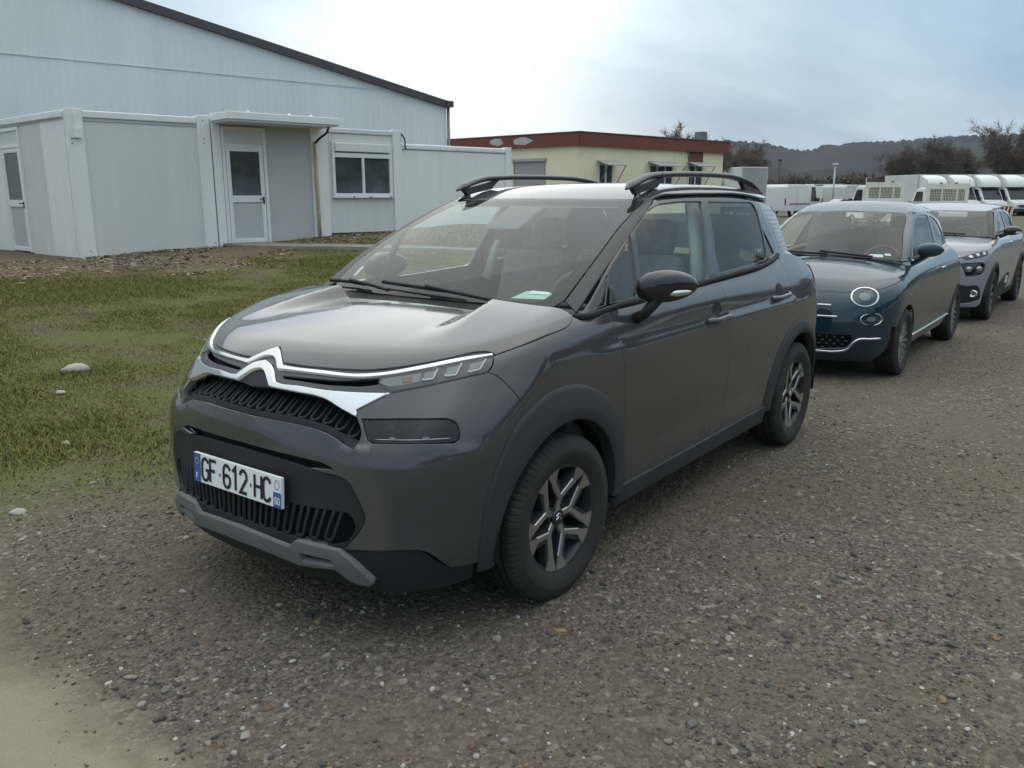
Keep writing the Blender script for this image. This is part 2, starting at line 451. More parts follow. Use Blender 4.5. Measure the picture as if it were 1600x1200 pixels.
def ground_material():
    mt, ns, ls, b = nodes_of('gravel_and_rough_grass')
    geo_ = ns.new('ShaderNodeNewGeometry'); pos = geo_.outputs['Position']
    def mth(op, a, b_=None, clamp=False):
        n = ns.new('ShaderNodeMath'); n.operation = op; n.use_clamp = clamp
        for i, v in enumerate((a, b_)):
            if v is None: continue
            if isinstance(v, (int, float)): n.inputs[i].default_value = v
            else: ls.new(v, n.inputs[i])
        return n.outputs[0]
    def noi(scale, det=5, r=.55, st=None):
        n = ns.new('ShaderNodeTexNoise'); n.inputs['Scale'].default_value = scale; n.inputs['Detail'].default_value = det; n.inputs['Roughness'].default_value = r
        if st:
            mp = ns.new('ShaderNodeMapping'); mp.inputs['Scale'].default_value = st; ls.new(pos, mp.inputs[0]); ls.new(mp.outputs[0], n.inputs['Vector'])
        else: ls.new(pos, n.inputs['Vector'])
        return n.outputs['Fac']
    def mix(f, a, c):
        n = ns.new('ShaderNodeMix'); n.data_type = 'RGBA'
        if isinstance(f, (int, float)): n.inputs[0].default_value = f
        else: ls.new(f, n.inputs[0])
        for i, v in ((6, a), (7, c)):
            if isinstance(v, tuple): n.inputs[i].default_value = rgb(v)
            else: ls.new(v, n.inputs[i])
        return n.outputs[2]
    def vor(scale):
        v = ns.new('ShaderNodeTexVoronoi'); v.inputs['Scale'].default_value = scale; ls.new(pos, v.inputs['Vector']); return v
    v1, v2 = vor(42), vor(95)
    sx = ns.new('ShaderNodeSeparateXYZ'); ls.new(pos, sx.inputs[0])
    c1 = ns.new('ShaderNodeSeparateColor'); ls.new(v1.outputs['Color'], c1.inputs[0]); c2 = ns.new('ShaderNodeSeparateColor'); ls.new(v2.outputs['Color'], c2.inputs[0])
    st1 = ramp_node(ns, ls, c1.outputs[0], [(0, (0.054, 0.050, 0.043)), (.35, (0.105, 0.094, 0.076)), (.7, (0.155, 0.139, 0.112)), (.93, (0.214, 0.193, 0.151)), (1, (0.365, 0.344, 0.283))])
    st2 = ramp_node(ns, ls, c2.outputs[0], [(0, (0.059, 0.054, 0.046)), (.5, (0.120, 0.108, 0.088)), (.92, (0.177, 0.159, 0.126)), (1, (0.321, 0.302, 0.244))])
    grav = mix(ramp_node(ns, ls, noi(7, 4), [(.40, 0.), (.62, 1.)]).outputs[0], st2.outputs[0], st1.outputs[0])
    dirt = ramp_node(ns, ls, noi(38, 6, .7), [(.25, (0.091, 0.077, 0.057)), (.75, (0.177, 0.154, 0.115))]).outputs[0]
    patch = ramp_node(ns, ls, noi(.85, 6, .62), [(.42, 0.), (.66, .78)]).outputs[0]
    grav = mix(patch, grav, dirt)
    brown = ramp_node(ns, ls, noi(.55, 5, .6, (1, 1, 1)), [(.50, 0.), (.75, .55)]).outputs[0]
    grav = mix(brown, grav, (0.099, 0.074, 0.051))
    tint = ramp_node(ns, ls, noi(.33, 4, .55), [(.35, (1.03, .98, 1.0)), (.65, (.98, .985, .92))]).outputs[0]
    tm = ns.new('ShaderNodeMix'); tm.data_type = 'RGBA'; tm.blend_type = 'MULTIPLY'; tm.inputs[0].default_value = 1; ls.new(grav, tm.inputs[6]); ls.new(tint, tm.inputs[7]); grav = tm.outputs[2]
    # pale compacted patch by the camera's left
    pm = mth('ADD', sx.outputs[0], mth('MULTIPLY', mth('SUBTRACT', noi(2.4, 6, .65), .5), .55))
    pm2 = mth('ADD', sx.outputs[1], mth('MULTIPLY', mth('SUBTRACT', noi(1.9, 5), .5), .5))
    pf = mth('MULTIPLY', mth('MULTIPLY', mth('SUBTRACT', pm, 1.40), 4.5, True), mth('MULTIPLY', mth('SUBTRACT', 1.15, pm2), 3., True), True)
    pale = ramp_node(ns, ls, noi(120, 6, .8), [(.25, (0.211, 0.196, 0.139)), (.75, (0.331, 0.305, 0.225))]).outputs[0]
    grav = mix(mth('MULTIPLY', pf, .9), grav, pale)
    # earth under the grass
    en = noi(1.1, 7, .65)
    earth = ramp_node(ns, ls, noi(16, 6, .7), [(.2, (.058, .044, .028)), (.55, (.105, .085, .054)), (.85, (.165, .140, .092))]).outputs[0]
    moss = ramp_node(ns, ls, noi(30, 6, .7), [(.2, (.050, .062, .012)), (.8, (.120, .138, .032))]).outputs[0]
    tuft = mix(ramp_node(ns, ls, en, [(.34, 0.), (.52, .9)]).outputs[0], earth, moss)
    # bare brown strip close to the cabins
    cabd = mth('ADD', mth('MULTIPLY', sx.outputs[1], -1.), mth('MULTIPLY', mth('SUBTRACT', noi(.8, 5), .5), 4.))
    bare = mth('MULTIPLY', mth('SUBTRACT', cabd, 8.6), .45, True)
    tuft = mix(mth('MULTIPLY', bare, .92), tuft, ramp_node(ns, ls, noi(24, 6, .75), [(.25, (.075, .052, .034)), (.6, (.150, .112, .078)), (.85, (.30, .25, .19))]).outputs[0])
    edge = mth('ADD', mth('SUBTRACT', mth('MULTIPLY', sx.outputs[1], -1.), mth('MULTIPLY', mth('MAXIMUM', sx.outputs[0], -.3), .62)), mth('MULTIPLY', mth('SUBTRACT', noi(1.4, 6, .65), .5), 1.6))
    gm = mth('MULTIPLY', mth('SUBTRACT', edge, 1.0), .95, True)
    # the grass ends at the far yard
    gm = mth('MULTIPLY', gm, mth('MULTIPLY', mth('ADD', sx.outputs[0], 24.), .3, True))
    far = mth('MULTIPLY', mth('SUBTRACT', mth('MULTIPLY', sx.outputs[0], -1.), 95.), .05, True)
    col = mix(gm, grav, tuft)
    col = mix(far, col, (.075, .072, .040))
    ls.new(col, b.inputs['Base Color']); b.inputs['Roughness'].default_value = .93; b.inputs['Specular IOR Level'].default_value = .25
    h1 = mth('ADD', mth('MULTIPLY', v1.outputs['Distance'], -1.2), mth('MULTIPLY', v2.outputs['Distance'], -.5))
    hh = mth('ADD', mth('MULTIPLY', h1, mth('SUBTRACT', 1., mth('MAXIMUM', mth('MULTIPLY', gm, .9), mth('MULTIPLY', pf, .9)))), mth('MULTIPLY', noi(60, 6, .7), .7))
    bp = ns.new('ShaderNodeBump'); bp.inputs['Strength'].default_value = .9; bp.inputs['Distance'].default_value = .011
    ls.new(hh, bp.inputs['Height']); ls.new(bp.outputs[0], b.inputs['Normal'])
    return mt
ground = mesh_obj('ground', np.stack([gx, gy, gz], -1).reshape(-1, 3), F, ground_material()); ground['kind'] = 'structure'
CB = (-5.31, -13.60); CB_RZ = radians(168.87)
def cab(s, t, z=0.):
    c, s_ = cos(CB_RZ), sin(CB_RZ); return (CB[0] + c * s - s_ * t, CB[1] + s_ * s + c * t, z)
# concrete path from the cabin door
M_CONC = mat('worn_concrete', (.20, .185, .165), .9, vary=.25, vscale=3, bump=.3, bscale=60)
pth = resample(np.array([cab(3.25, -.05)[:2], cab(3.3, -.9)[:2], cab(3.9, -2.0)[:2], cab(5.2, -3.2)[:2], cab(7.5, -4.6)[:2]]), .25)
T = np.gradient(pth, axis=0); T /= np.linalg.norm(T, axis=1)[:, None]; Nn = np.stack([-T[:, 1], T[:, 0]], 1)
V = []
for p_, n__ in zip(pth, Nn):
    for w_, dz in ((.52, -.10), (.50, .035), (-.50, .035), (-.52, -.10)):
        q_ = p_ + n__ * w_; V.append((q_[0], q_[1], float(terrain(*p_)) + dz))
F = [(4 * i + k, 4 * i + k + 1, 4 * i + k + 5, 4 * i + k + 4) for i in range(len(pth) - 1) for k in range(3)]
tag(mesh_obj('path', V, F, M_CONC, smooth=False), kind='structure')

# far hills
ridge = np.array([(-368, -1830, 63), (-617, -1499, 72), (-866, -1170, 79), (-1115, -841, 84), (-1321, -567, 87), (-1345, -537, 85), (-1363, -512, 81), (-1382, -487, 74), (-1396, -469, 70), (-1407, -454, 73), (-1426, -430, 78), (-1450, -397, 83), (-1487, -348, 85), (-1518, -307, 89), (-1549, -267, 93), (-1586, -218, 94), (-1610, -185, 96), (-1703, -63, 103), (-1827, 102, 96), (-1984, 310, 82), (-2234, 641, 72)], float)
rp = resample(ridge, 14.)
nr = len(rp); ts = np.array([.42, .50, .58, .66, .74, .82, .90, .96, 1.0, 1.06, 1.2, 1.4]); hs = np.array([.0, .12, .24, .38, .52, .68, .84, .95, 1., .97, .75, .4])
V = np.zeros((nr, len(ts), 3)); ph = np.arange(nr)
for j, (t_, h_) in enumerate(zip(ts, hs)):
    jit = rng.normal(0, 1, nr)
    V[:, j, 0] = rp[:, 0] * t_; V[:, j, 1] = rp[:, 1] * t_
    V[:, j, 2] = rp[:, 2] * h_ + (6 * np.sin(ph * .21 + j) + 4 * np.sin(ph * .067 + 2.1 * j)) * min(1, 3 * h_) * (1 if j < 7 else .15) + jit * 1.6 - (3 if j == 0 else 0)
idx = np.arange(nr * len(ts)).reshape(nr, len(ts)); F = np.stack([idx[:-1, :-1], idx[:-1, 1:], idx[1:, 1:], idx[1:, :-1]], -1).reshape(-1, 4)
mt, ns, ls, b = nodes_of('wooded_hillside'); n = noise_node(ns, ls, .012, 9, .68); r = ramp_node(ns, ls, n.outputs['Fac'], [(.3, (.026, .028, .020)), (.55, (.052, .046, .034)), (.75, (.085, .07, .052))]); ls.new(r.outputs[0], b.inputs['Base Color']); b.inputs['Roughness'].default_value = 1; b.inputs['Specular IOR Level'].default_value = 0
n2 = noise_node(ns, ls, .09, 6, .7); bp = ns.new('ShaderNodeBump'); bp.inputs['Distance'].default_value = 9; ls.new(n2.outputs['Fac'], bp.inputs['Height']); ls.new(bp.outputs[0], b.inputs['Normal'])
tag(mesh_obj('hills', V.reshape(-1, 3), F, mt), kind='structure')
# the trees along the hilltop read as a fringe
tv = []; tf = []
for k in range(2600):
    i = rng.uniform(0, nr - 1.01); i0 = int(i); q_ = rp[i0] + (rp[i0 + 1] - rp[i0]) * (i - i0); t_ = rng.uniform(.93, 1.02); w_ = rng.uniform(2.5, 6); h_ = rng.uniform(3, 8)
    z_ = q_[2] * np.interp(t_, ts, hs) - 2; a = rng.uniform(0, 2 * pi); b0 = len(tv)
    for m_ in range(6): tv.append((q_[0] * t_ + w_ * cos(a + m_ * pi / 3) * rng.uniform(.7, 1.2), q_[1] * t_ + w_ * sin(a + m_ * pi / 3) * rng.uniform(.7, 1.2), z_ + h_ * rng.uniform(.4, .7)))
    tv.append((q_[0] * t_, q_[1] * t_, z_ + h_)); tv.append((q_[0] * t_, q_[1] * t_, z_ - 2))
    for m_ in range(6): tf += [(b0 + m_, b0 + (m_ + 1) % 6, b0 + 6), (b0 + (m_ + 1) % 6, b0 + m_, b0 + 7)]
tag(mesh_obj('hilltop_wood', tv, np.array(tf), mt), 'thin fringe of distant trees along the crest of the hills', 'trees', kind='stuff')

# ------------------------------------------------------------------ buildings
BM = dict(
    white=mat('white_cabin_paint', (.755, .77, .75), .5, vary=.05, vscale=1.6, stretch=(2, 2, .25)),
    grey=mat('pale_grey_cabin_panel', (.62, .64, .62), .55, vary=.05, vscale=1.8, stretch=(2.5, 2.5, .18)),
    grey2=mat('dull_grey_door_panel', (.47, .485, .475), .6, vary=.05, vscale=2),
    cream=mat('stained_cream_panel', (.62, .63, .585), .62, vary=.10, vscale=1.1, stretch=(1, 1, .4)),
    upvc=mat('white_frame', (.74, .75, .74), .4, vary=.04),
    dglass=mat('dark_window_glass', (.060, .075, .074), .07, 0, .0, vary=.55, vscale=2.2, spec=.8),  # mottled base colour paints in the trees reflected by the panes
    steel=mat('grey_steel', (.18, .185, .19), .5, .5, vary=.12),
    dark=mat('dark_grey_flashing', (.075, .070, .072), .5, .2, vary=.15),
    rust=mat('rust_stained_pipe', (.46, .40, .25), .7, vary=.30, vscale=4),
    yellow=mat('cream_yellow_render', (.76, .70, .50), .75, vary=.06, vscale=1.),
    brown=mat('red_brown_fascia', (.150, .040, .024), .6, vary=.15, vscale=1.5),
    peel=mat('peeled_grey_patch', (.42, .41, .39), .8, vary=.15, vscale=6),
    shutter=mat('grey_shutter', (.33, .34, .34), .55, vary=.05), black=mat('black_fitting', (.02, .02, .02), .5))
mtw, ns, ls, b = nodes_of('weathered_white_cladding'); n = noise_node(ns, ls, .9, 8, .65, stretch=(1, 1, .12)); r = ramp_node(ns, ls, n.outputs['Fac'], [(.25, (.67, .705, .70)), (.6, (.75, .785, .775)), (.85, (.80, .825, .81))]); ls.new(r.outputs[0], b.inputs['Base Color']); b.inputs['Roughness'].default_value = .5
BM['clad'] = mtw
def part(root, name, m_, x0, x1, y0, y1, z0, z1, bev=None): return MB().box(x0, x1, y0, y1, z0, z1).build(name, BM[m_], root, bev=bev)
def cabin_door(root, name, x0, x1, zb, zt, zg0, zg1, ztr, y=-.0, hinge=1):
    'white framed door with a glazed top, a solid lower panel and a panel above'
    d = empty('door', (0, 0, 0)); d.parent = root
    f = MB(); w = .07
    f.box(x0, x0 + w, y - .045, y + .02, zb, ztr); f.box(x1 - w, x1, y - .045, y + .02, zb, ztr); f.box(x0 + w, x1 - w, y - .044, y + .02, ztr - .07, ztr); f.box(x0 + w, x1 - w, y - .043, y + .02, zt, zt + .06)
    f.build('door_frame', BM['upvc'], d, bev=.006)
    part(d, 'transom_panel', 'grey', x0 + w, x1 - w, y - .015, y + .01, zt + .06, ztr - .07)
    a, c = x0 + w + .012, x1 - w - .012; l = MB(); e = .085
    l.box(a, a + e, y - .038, y + .01, zb + .02, zt - .008); l.box(c - e, c, y - .038, y + .01, zb + .02, zt - .008)
    for z0, z1 in ((zb + .02, zb + .10), (zg0 - .14, zg0), (zg1, zt - .008)): l.box(a + e, c - e, y - .0375, y + .01, z0, z1)
    l.build('door_leaf', BM['upvc'], d, bev=.006)
    part(d, 'lower_panel', 'grey2', a + e, c - e, y - .012, y + .008, zb + .10, zg0 - .14)
    part(d, 'door_glass', 'dglass', a + e, c - e, y - .018, y - .006, zg0, zg1)
    hx = c - .045 if hinge > 0 else a + .045
    h = MB().tube([(hx, y - .04, zg0 - .07), (hx, y - .085, zg0 - .07), (hx - .11 * hinge, y - .085, zg0 - .07)], .011, 8).box(hx - .02, hx + .02, y - .046, y - .036, zg0 - .17, zg0 - .03)
    h.build('door_handle', BM['black'], d)
    return d
Y0 = .0
# corner cabin: short end towards the yard, long side with a door
A = empty('portable_cabin', (CB[0], CB[1], 0), CB_RZ, 'white corner site cabin with thick corner post and a door in its long side', 'cabin')
part(A, 'corner_post', 'white', .0, .27, -.05, .20, .30, 3.14, .012)
part(A, 'end_post', 'white', 2.40, 2.66, -.05, .12, .35, 3.16, .012)
for (x0, x1, nm) in ((.27, 1.40, 0), (1.4005, 2.40, 1)): part(A, 'wall_panel', 'grey', x0, x1, .0, .06, .44, 2.97)
part(A, 'roof_beam', 'white', .27, 2.40, -.04, .10, 2.985, 3.115, .02); part(A, 'beam_lip', 'grey2', .27, 2.40, -.015, .05, 2.93, 2.982)
part(A, 'base_rail', 'dark', .27, 2.40, .005, .08, .30, .44)
lx, ly = -.134, .991
sw = empty('side_wall', (0, 0, 0), atan2(ly, lx)); sw.parent = A
# in the side wall's own frame x runs along the wall, the outside is +y
def spart(nm, m_, x0, x1, y0, y1, z0, z1, bev=None): return part(sw, nm, m_, x0, x1, y0, y1, z0, z1, bev)
for (x0, x1, m_) in ((.15, 1.2, 'white'), (1.204, 2.22, 'cream'), (3.28, 4.4, 'white'), (4.404, 6.0, 'white')): spart('wall_panel', m_, x0, x1, -.06, .0, .42, 2.95)
spart('roof_beam', 'white', .15, 6.0, -.1, .05, 2.985, 3.115, .02); spart('beam_lip', 'grey2', .15, 6.0, -.05, .015, 2.95, 2.982); spart('base_rail', 'dark', .15, 6.0, -.08, .0, .25, .42)
spart('far_post', 'white', 6.0, 6.25, -.12, .05, .2, 3.14, .012)
dd = cabin_door(sw, 'door', 2.22, 3.28, .44, 2.53, 1.50, 2.44, 2.93, 0, -1)
dd.scale = (1, -1, 1)
MB().prism([(0.1, .1), (2.6, .1), (2.6, 6.2), (-.75, 6.2)], 2, 3.06, 3.10).build('roof', BM['steel'], A)
MB().box(.10, .125, -.075, -.052, 2.80, 3.05).box(.07, .21, -.11, -.05, 2.62, 2.78).build('wall_lamp', BM['white'], A)
for (x, z) in ((.05, 2.60), (.05, 2.52), (2.52, 2.70), (2.52, 2.62), (.16, .55), (2.60, .62), (2.52, 3.05)): MB().lathe([(.0, -.006), (.014, -.004), (.016, .01)], 'y', 10, c=(x, -.052, z)).build('bolt', BM['steel'], A)
# entrance unit with canopy
E_ = empty('portable_cabin', (CB[0], CB[1], 0), CB_RZ, 'grey site cabin with half-glazed white entrance door under a flat canopy', 'cabin')
part(E_, 'corner_post', 'white', 2.69, 2.87, -.045, .1, .35, 3.05, .01)
cabin_door(E_, 'door', 2.88, 3.86, .58, 2.56, 1.58, 2.48, 2.97)
for (x0, x1) in ((3.87, 4.92),): part(E_, 'wall_panel', 'grey2', x0, x1, .0, .06, .60, 3.02)
part(E_, 'lintel', 'grey2', 2.88, 3.86, .0, .06, 2.975, 3.05); part(E_, 'base_rail', 'dark', 2.88, 4.92, .01, .08, .35, .575)
cn = empty('canopy', (0, 0, 0)); cn.parent = E_
part(cn, 'canopy_slab', 'white', 2.70, 5.22, -.82, .04, 3.055, 3.20, .012); part(cn, 'canopy_lip', 'grey', 2.74, 5.18, -.79, .0, 3.02, 3.052)
for x in (3.2, 4.1, 4.6): MB().lathe([(.0, .05), (.03, .035), (.035, .0)], 'z', 10, c=(x, -.70, 3.20)).build('roof_fixing', BM['white'], cn, smooth=True)
part(E_, 'roof', 'steel', 2.70, 4.92, .06, 6.0, 3.06, 3.10)
dp = MB().tube([(5.00, -.07, 2.74), (5.00, -.09, 2.60), (5.01, -.09, 1.5), (5.02, -.09, .56)], .036, 10); dp.build('drainpipe', BM['rust'], E_, smooth=True)
MB().tube(spline(np.array([(5.06, -.62, 3.03), (5.08, -.5, 2.93), (5.05, -.2, 2.80), (5.0, -.08, 2.70)]), 5), .025, 8).build('gutter_hose', BM['black'], E_, smooth=True)
# window cabin
W_ = empty('portable_cabin', (CB[0], CB[1], 0), CB_RZ, 'pale grey site cabin with a sliding window and roller shutter box', 'cabin')
part(W_, 'corner_post', 'white', 4.925, 5.34, -.045, .1, .4, 3.06, .012); part(W_, 'corner_post', 'white', 7.10, 7.36, -.045, .1, .5, 3.10, .012)
part(W_, 'roof_beam', 'grey', 5.34, 7.10, -.03, .1, 2.96, 3.07, .02); part(W_, 'base_rail', 'dark', 5.34, 7.10, .01, .08, .5, .74)
wx0, wx1, wz0, wz1 = 5.46, 7.03, 1.58, 2.77
for (x0, x1, z0, z1) in ((5.34, wx0, .74, 2.95), (wx1, 7.10, .74, 2.95), (wx0, wx1, .74, wz0), (wx0, wx1, wz1, 2.95)): part(W_, 'wall_panel', 'grey', x0, x1, .0, .06, z0, z1)
win = empty('window', (0, 0, 0)); win.parent = W_
f = MB(); f.box(wx0 - .02, wx0 + .05, -.05, .05, wz0 - .02, wz1 + .01); f.box(wx1 - .05, wx1 + .02, -.05, .05, wz0 - .02, wz1 + .01); f.box(wx0 + .05, wx1 - .05, -.049, .05, wz0 - .02, wz0 + .05); f.box(wx0 + .05, wx1 - .05, -.048, .05, 2.43, 2.53); f.build('window_frame', BM['upvc'], win, bev=.006)
part(win, 'shutter_box', 'upvc', wx0 + .05, wx1 - .05, -.075, .04, 2.56, 2.755, .008)
for k in range(4): part(win, 'shutter_slat', 'upvc', wx0 + .055, wx1 - .055, -.081, -.07, 2.575 + k * .044, 2.612 + k * .044, .004)
part(win, 'mullion', 'upvc', 6.225, 6.285, -.046, .05, wz0 + .05, 2.43, .004)
for (x0, x1) in ((wx0 + .05, 6.225), (6.285, wx1 - .05)): part(win, 'pane', 'dglass', x0, x1, -.008, .006, wz0 + .05, 2.43)
part(win, 'sill', 'upvc', wx0 - .03, wx1 + .03, -.085, .0, wz0 - .055, wz0 - .022, .006)
for x in (5.95, 6.4, 6.98): MB().box(x - .02, x + .02, -.09, -.06, wz0 - .055, wz0 - .015).build('shutter_stop', BM['steel'], win)
part(W_, 'roof', 'steel', 5.06, 7.36, .1, 6.0, 3.03, 3.06)
# last cabin, lower
C_ = empty('portable_cabin', (CB[0], CB[1], 0), CB_RZ, 'long low blank white site cabin, last of the row beside the window cabin', 'cabin')
for (x0, x1) in ((7.40, 8.55), (8.553, 9.70), (9.703, 10.72)): part(C_, 'wall_panel', 'white', x0, x1, .05, .11, .55, 2.66)
part(C_, 'roof_beam', 'white', 7.40, 10.72, .02, .15, 2.67, 2.80, .03); part(C_, 'corner_post', 'white', 10.72, 10.92, .0, .2, .5, 2.83, .012); part(C_, 'base_rail', 'dark', 7.4, 10.72, .06, .12, .4, .55)
part(C_, 'roof', 'steel', 7.38, 10.9, .15, 6.0, 2.72, 2.75); part(C_, 'end_wall', 'white', 10.84, 10.90, .2, 6.0, .5, 2.72)
MB().tube(spline(np.array([(7.34, -.05, 3.02), (7.40, -.09, 2.90), (7.44, -.05, 2.72), (7.50, .0, 2.68)]), 5), .018, 8).build('cable', BM['black'], C_, smooth=True)

# warehouse behind the cabins
H_ = empty('warehouse', cab(0, 6.7), CB_RZ, 'big pale ribbed metal warehouse with sloping roof edge behind the site cabins', 'warehouse')
EX, EZ, AX, SL = 13.83, 4.66, -8.5, .182
rl_ = lambda s: EZ + SL * (EX - s) if s > AX else EZ + SL * (EX - AX) - SL * (AX - s)
def ribbed(zlo, zhi, x0, x1, y):
    xs = []; x = x0; pitch = .20
    prof = [(.0, 0.), (.120, 0.), (.135, -.010), (.185, -.010), (.20, 0.)]
    while x < x1 - .001:
        for dx_, dy_ in prof[:-1]:
            if x + dx_ <= x1: xs.append((x + dx_, dy_))
        x += pitch
    xs.append((x1, 0.)); V = []
    for a, d in xs: V += [(a, y + d, zlo(a)), (a, y + d, zhi(a))]
    return V, [(2 * i, 2 * i + 2, 2 * i + 3, 2 * i + 1) for i in range(len(xs) - 1)]
V, F = ribbed(lambda s: .2, lambda s: 4.955, -31., 12.30, 0); mesh_obj('lower_cladding', V, F, BM['clad'], H_, smooth=False)
V, F = ribbed(lambda s: .2, lambda s: min(4.955, rl_(s)), 12.30, EX, 0); mesh_obj('lower_cladding', V, F, BM['clad'], H_, smooth=False)
V, F = ribbed(lambda s: 4.94, lambda s: max(4.945, rl_(s)), -31., 12.28, -.013); mesh_obj('upper_cladding', V, F, BM['clad'], H_, smooth=False)
part(H_, 'cladding_seam', 'clad', -31, 12.28, -.030, -.020, 4.925, 4.940)
V = []; F = []
ft = MB().add([(EX + .12, -.14, EZ - .13), (EX + .12, -.14, EZ + .09), (AX, -.14, rl_(AX) - .11), (AX, -.14, rl_(AX) + .11), (EX + .12, .3, EZ - .13), (EX + .12, .3, EZ + .09), (AX, .3, rl_(AX) - .11), (AX, .3, rl_(AX) + .11)], [(0, 1, 3, 2), (4, 6, 7, 5), (1, 5, 7, 3), (0, 2, 6, 4), (0, 4, 5, 1), (2, 3, 7, 6)])
ft.build('roof_edge', BM['dark'], H_)
ft = MB().add([(AX, -.14, rl_(AX) - .11), (AX, -.14, rl_(AX) + .11), (-31, -.14, rl_(-31) - .11), (-31, -.14, rl_(-31) + .11), (AX, .3, rl_(AX) - .11), (AX, .3, rl_(AX) + .11), (-31, .3, rl_(-31) - .11), (-31, .3, rl_(-31) + .11)], [(0, 1, 3, 2), (4, 6, 7, 5), (1, 5, 7, 3), (0, 2, 6, 4), (0, 4, 5, 1), (2, 3, 7, 6)]); ft.build('roof_edge', BM['dark'], H_)
MB().add([(EX + .1, .3, EZ + .05), (AX, .3, rl_(AX) + .05), (AX, 34, rl_(AX) + .05), (EX + .1, 34, EZ + .05), (-31, .3, rl_(-31) + .05), (-31, 34, rl_(-31) + .05)], [(0, 1, 2, 3), (1, 4, 5, 2)]).build('roof_sheet', BM['steel'], H_)
part(H_, 'side_wall', 'clad', EX - .1, EX - .02, .05, 34, .2, EZ - .05)
part(H_, 'corner_flashing', 'clad', EX - .02, EX + .03, -.05, .2, .2, EZ - .1)
MB().tube([(EX + .10, -.06, EZ - .02), (EX + .10, -.06, .3)], .055, 10).build('downpipe', BM['steel'], H_, smooth=True)
MB().box(EX - .05, EX + .24, -.20, .1, EZ - .10, EZ + .10).build('gutter_box', BM['dark'], H_)

# cream building with red-brown fascia
YB = empty('flat_roofed_building', (-25.32, -15.31, 0), CB_RZ, 'cream yellow flat-roofed building with red-brown fascia and shaded windows', 'building')
def ypart(nm, m_, *a, **k): return part(YB, nm, m_, *a, **k)
wins = [(1.10, 1.98, .9, 2.82), (4.20, 5.80, 1.9, 2.86), (6.85, 7.90, 1.6, 2.90)]
xs = [0.0]
for w_ in wins: xs += [w_[0], w_[1]]
xs += [9.42]
for i in range(0, len(xs), 2):
    x0, x1 = xs[i], xs[i + 1]; k = max(1, int((x1 - x0) / 1.25))
    for j in range(k): ypart('wall_panel', 'yellow', x0 + (x1 - x0) * j / k + .006, x0 + (x1 - x0) * (j + 1) / k - .006, .0, .10, .2, 3.46)
for (x0, x1, z0, z1) in wins:
    ypart('wall_panel', 'yellow', x0, x1, .0, .10, .2, z0); ypart('wall_panel', 'brown' if x0 > 6 else 'yellow', x0, x1, .0, .10, z1, 3.46)
    w_ = empty('window', (0, 0, 0)); w_.parent = YB
    f = MB(); f.box(x0, x0 + .06, -.02, .08, z0, z1); f.box(x1 - .06, x1, -.02, .08, z0, z1); f.box(x0 + .06, x1 - .06, -.019, .08, z1 - .06, z1); f.box(x0 + .06, x1 - .06, -.019, .08, z0, z0 + .06)
    np_ = 3 if x1 - x0 > 1.2 else 2
    for j in range(1, np_): xm = x0 + (x1 - x0) * j / np_; f.box(xm - .03, xm + .03, -.018, .08, z0 + .06, z1 - .06)
    f.build('window_frame', BM['upvc'], w_)
    for j in range(np_): part(w_, 'pane', 'dglass', x0 + (x1 - x0) * j / np_ + .035, x0 + (x1 - x0) * (j + 1) / np_ - .035, .03, .045, z0 + .06, z1 - .06)
    MB().add([(x0 - .1, -.02, z1 + .12), (x1 + .1, -.02, z1 + .12), (x1 + .1, -.62, z1 - .06), (x0 - .1, -.62, z1 - .06), (x0 - .1, -.02, z1 + .08), (x1 + .1, -.02, z1 + .08), (x1 + .1, -.62, z1 - .10), (x0 - .1, -.62, z1 - .10)], [(0, 3, 2, 1), (4, 5, 6, 7), (0, 1, 5, 4), (3, 7, 6, 2), (0, 4, 7, 3), (1, 2, 6, 5)]).build('awning', BM['shutter'], w_)
    for x in (x0 - .06, x1 + .06): MB().tube([(x, -.60, z1 - .08), (x, -.02, z1 - .95)], .018, 6).build('awning_stay', BM['steel'], w_)
for k in range(6): YBx = -.1 + k * 1.63; ypart('fascia_board', 'brown', YBx + .004, YBx + 1.626, -.14, .02, 3.44, 3.93)
ypart('fascia_cap', 'dark', -.16, 9.72, -.17, .05, 3.93, 3.965)
s2 = empty('side_face', (0, 0, 0), radians(98)); s2.parent = YB
for (x0, x1) in ((.02, 1.60), (3.25, 4.8), (4.81, 6.4), (6.41, 9.0)): part(s2, 'wall_panel', 'yellow', x0, x1, -.10, .0, .2, 3.46)
part(s2, 'wall_panel', 'yellow', 1.60, 3.25, -.10, .0, 2.96, 3.46); part(s2, 'wall_panel', 'yellow', 1.60, 3.25, -.10, .0, .2, 1.6)
sh = empty('shuttered_window', (0, 0, 0)); sh.parent = s2
for k in range(13): part(sh, 'shutter_slat', 'shutter', 1.66, 3.19, -.05, -.012 + .004 * (k % 2), 1.62 + k * .10, 1.715 + k * .10)
part(sh, 'shutter_box', 'shutter', 1.55, 3.30, -.05, .09, 2.925, 3.03)
for k in range(6): part(s2, 'fascia_board', 'brown', -.1 + k * 1.53 + .004, -.1 + (k + 1) * 1.53 - .004, -.02, .14, 3.44, 3.93)
part(s2, 'fascia_cap', 'dark', -.16, 9.1, -.05, .17, 3.93, 3.965)
def patch(x0, x1, z0, z1, seed):
    r_ = random.Random(seed); q = []
    for k in range(14):
        a = 2 * pi * k / 14; e = r_.uniform(.78, 1.1); q.append(((x0 + x1) / 2 + (x1 - x0) / 2 * cos(a) * e, .145, (z0 + z1) / 2 + (z1 - z0) / 2 * sin(a) * e))
    V = q + [(a, .139, c_) for a, _, c_ in q]; F = [tuple(range(13, -1, -1))] + [(i, (i + 1) % 14, 14 + (i + 1) % 14, 14 + i) for i in range(14)]
    mesh_obj('peeled_patch', V, F, BM['peel'], s2, smooth=False)
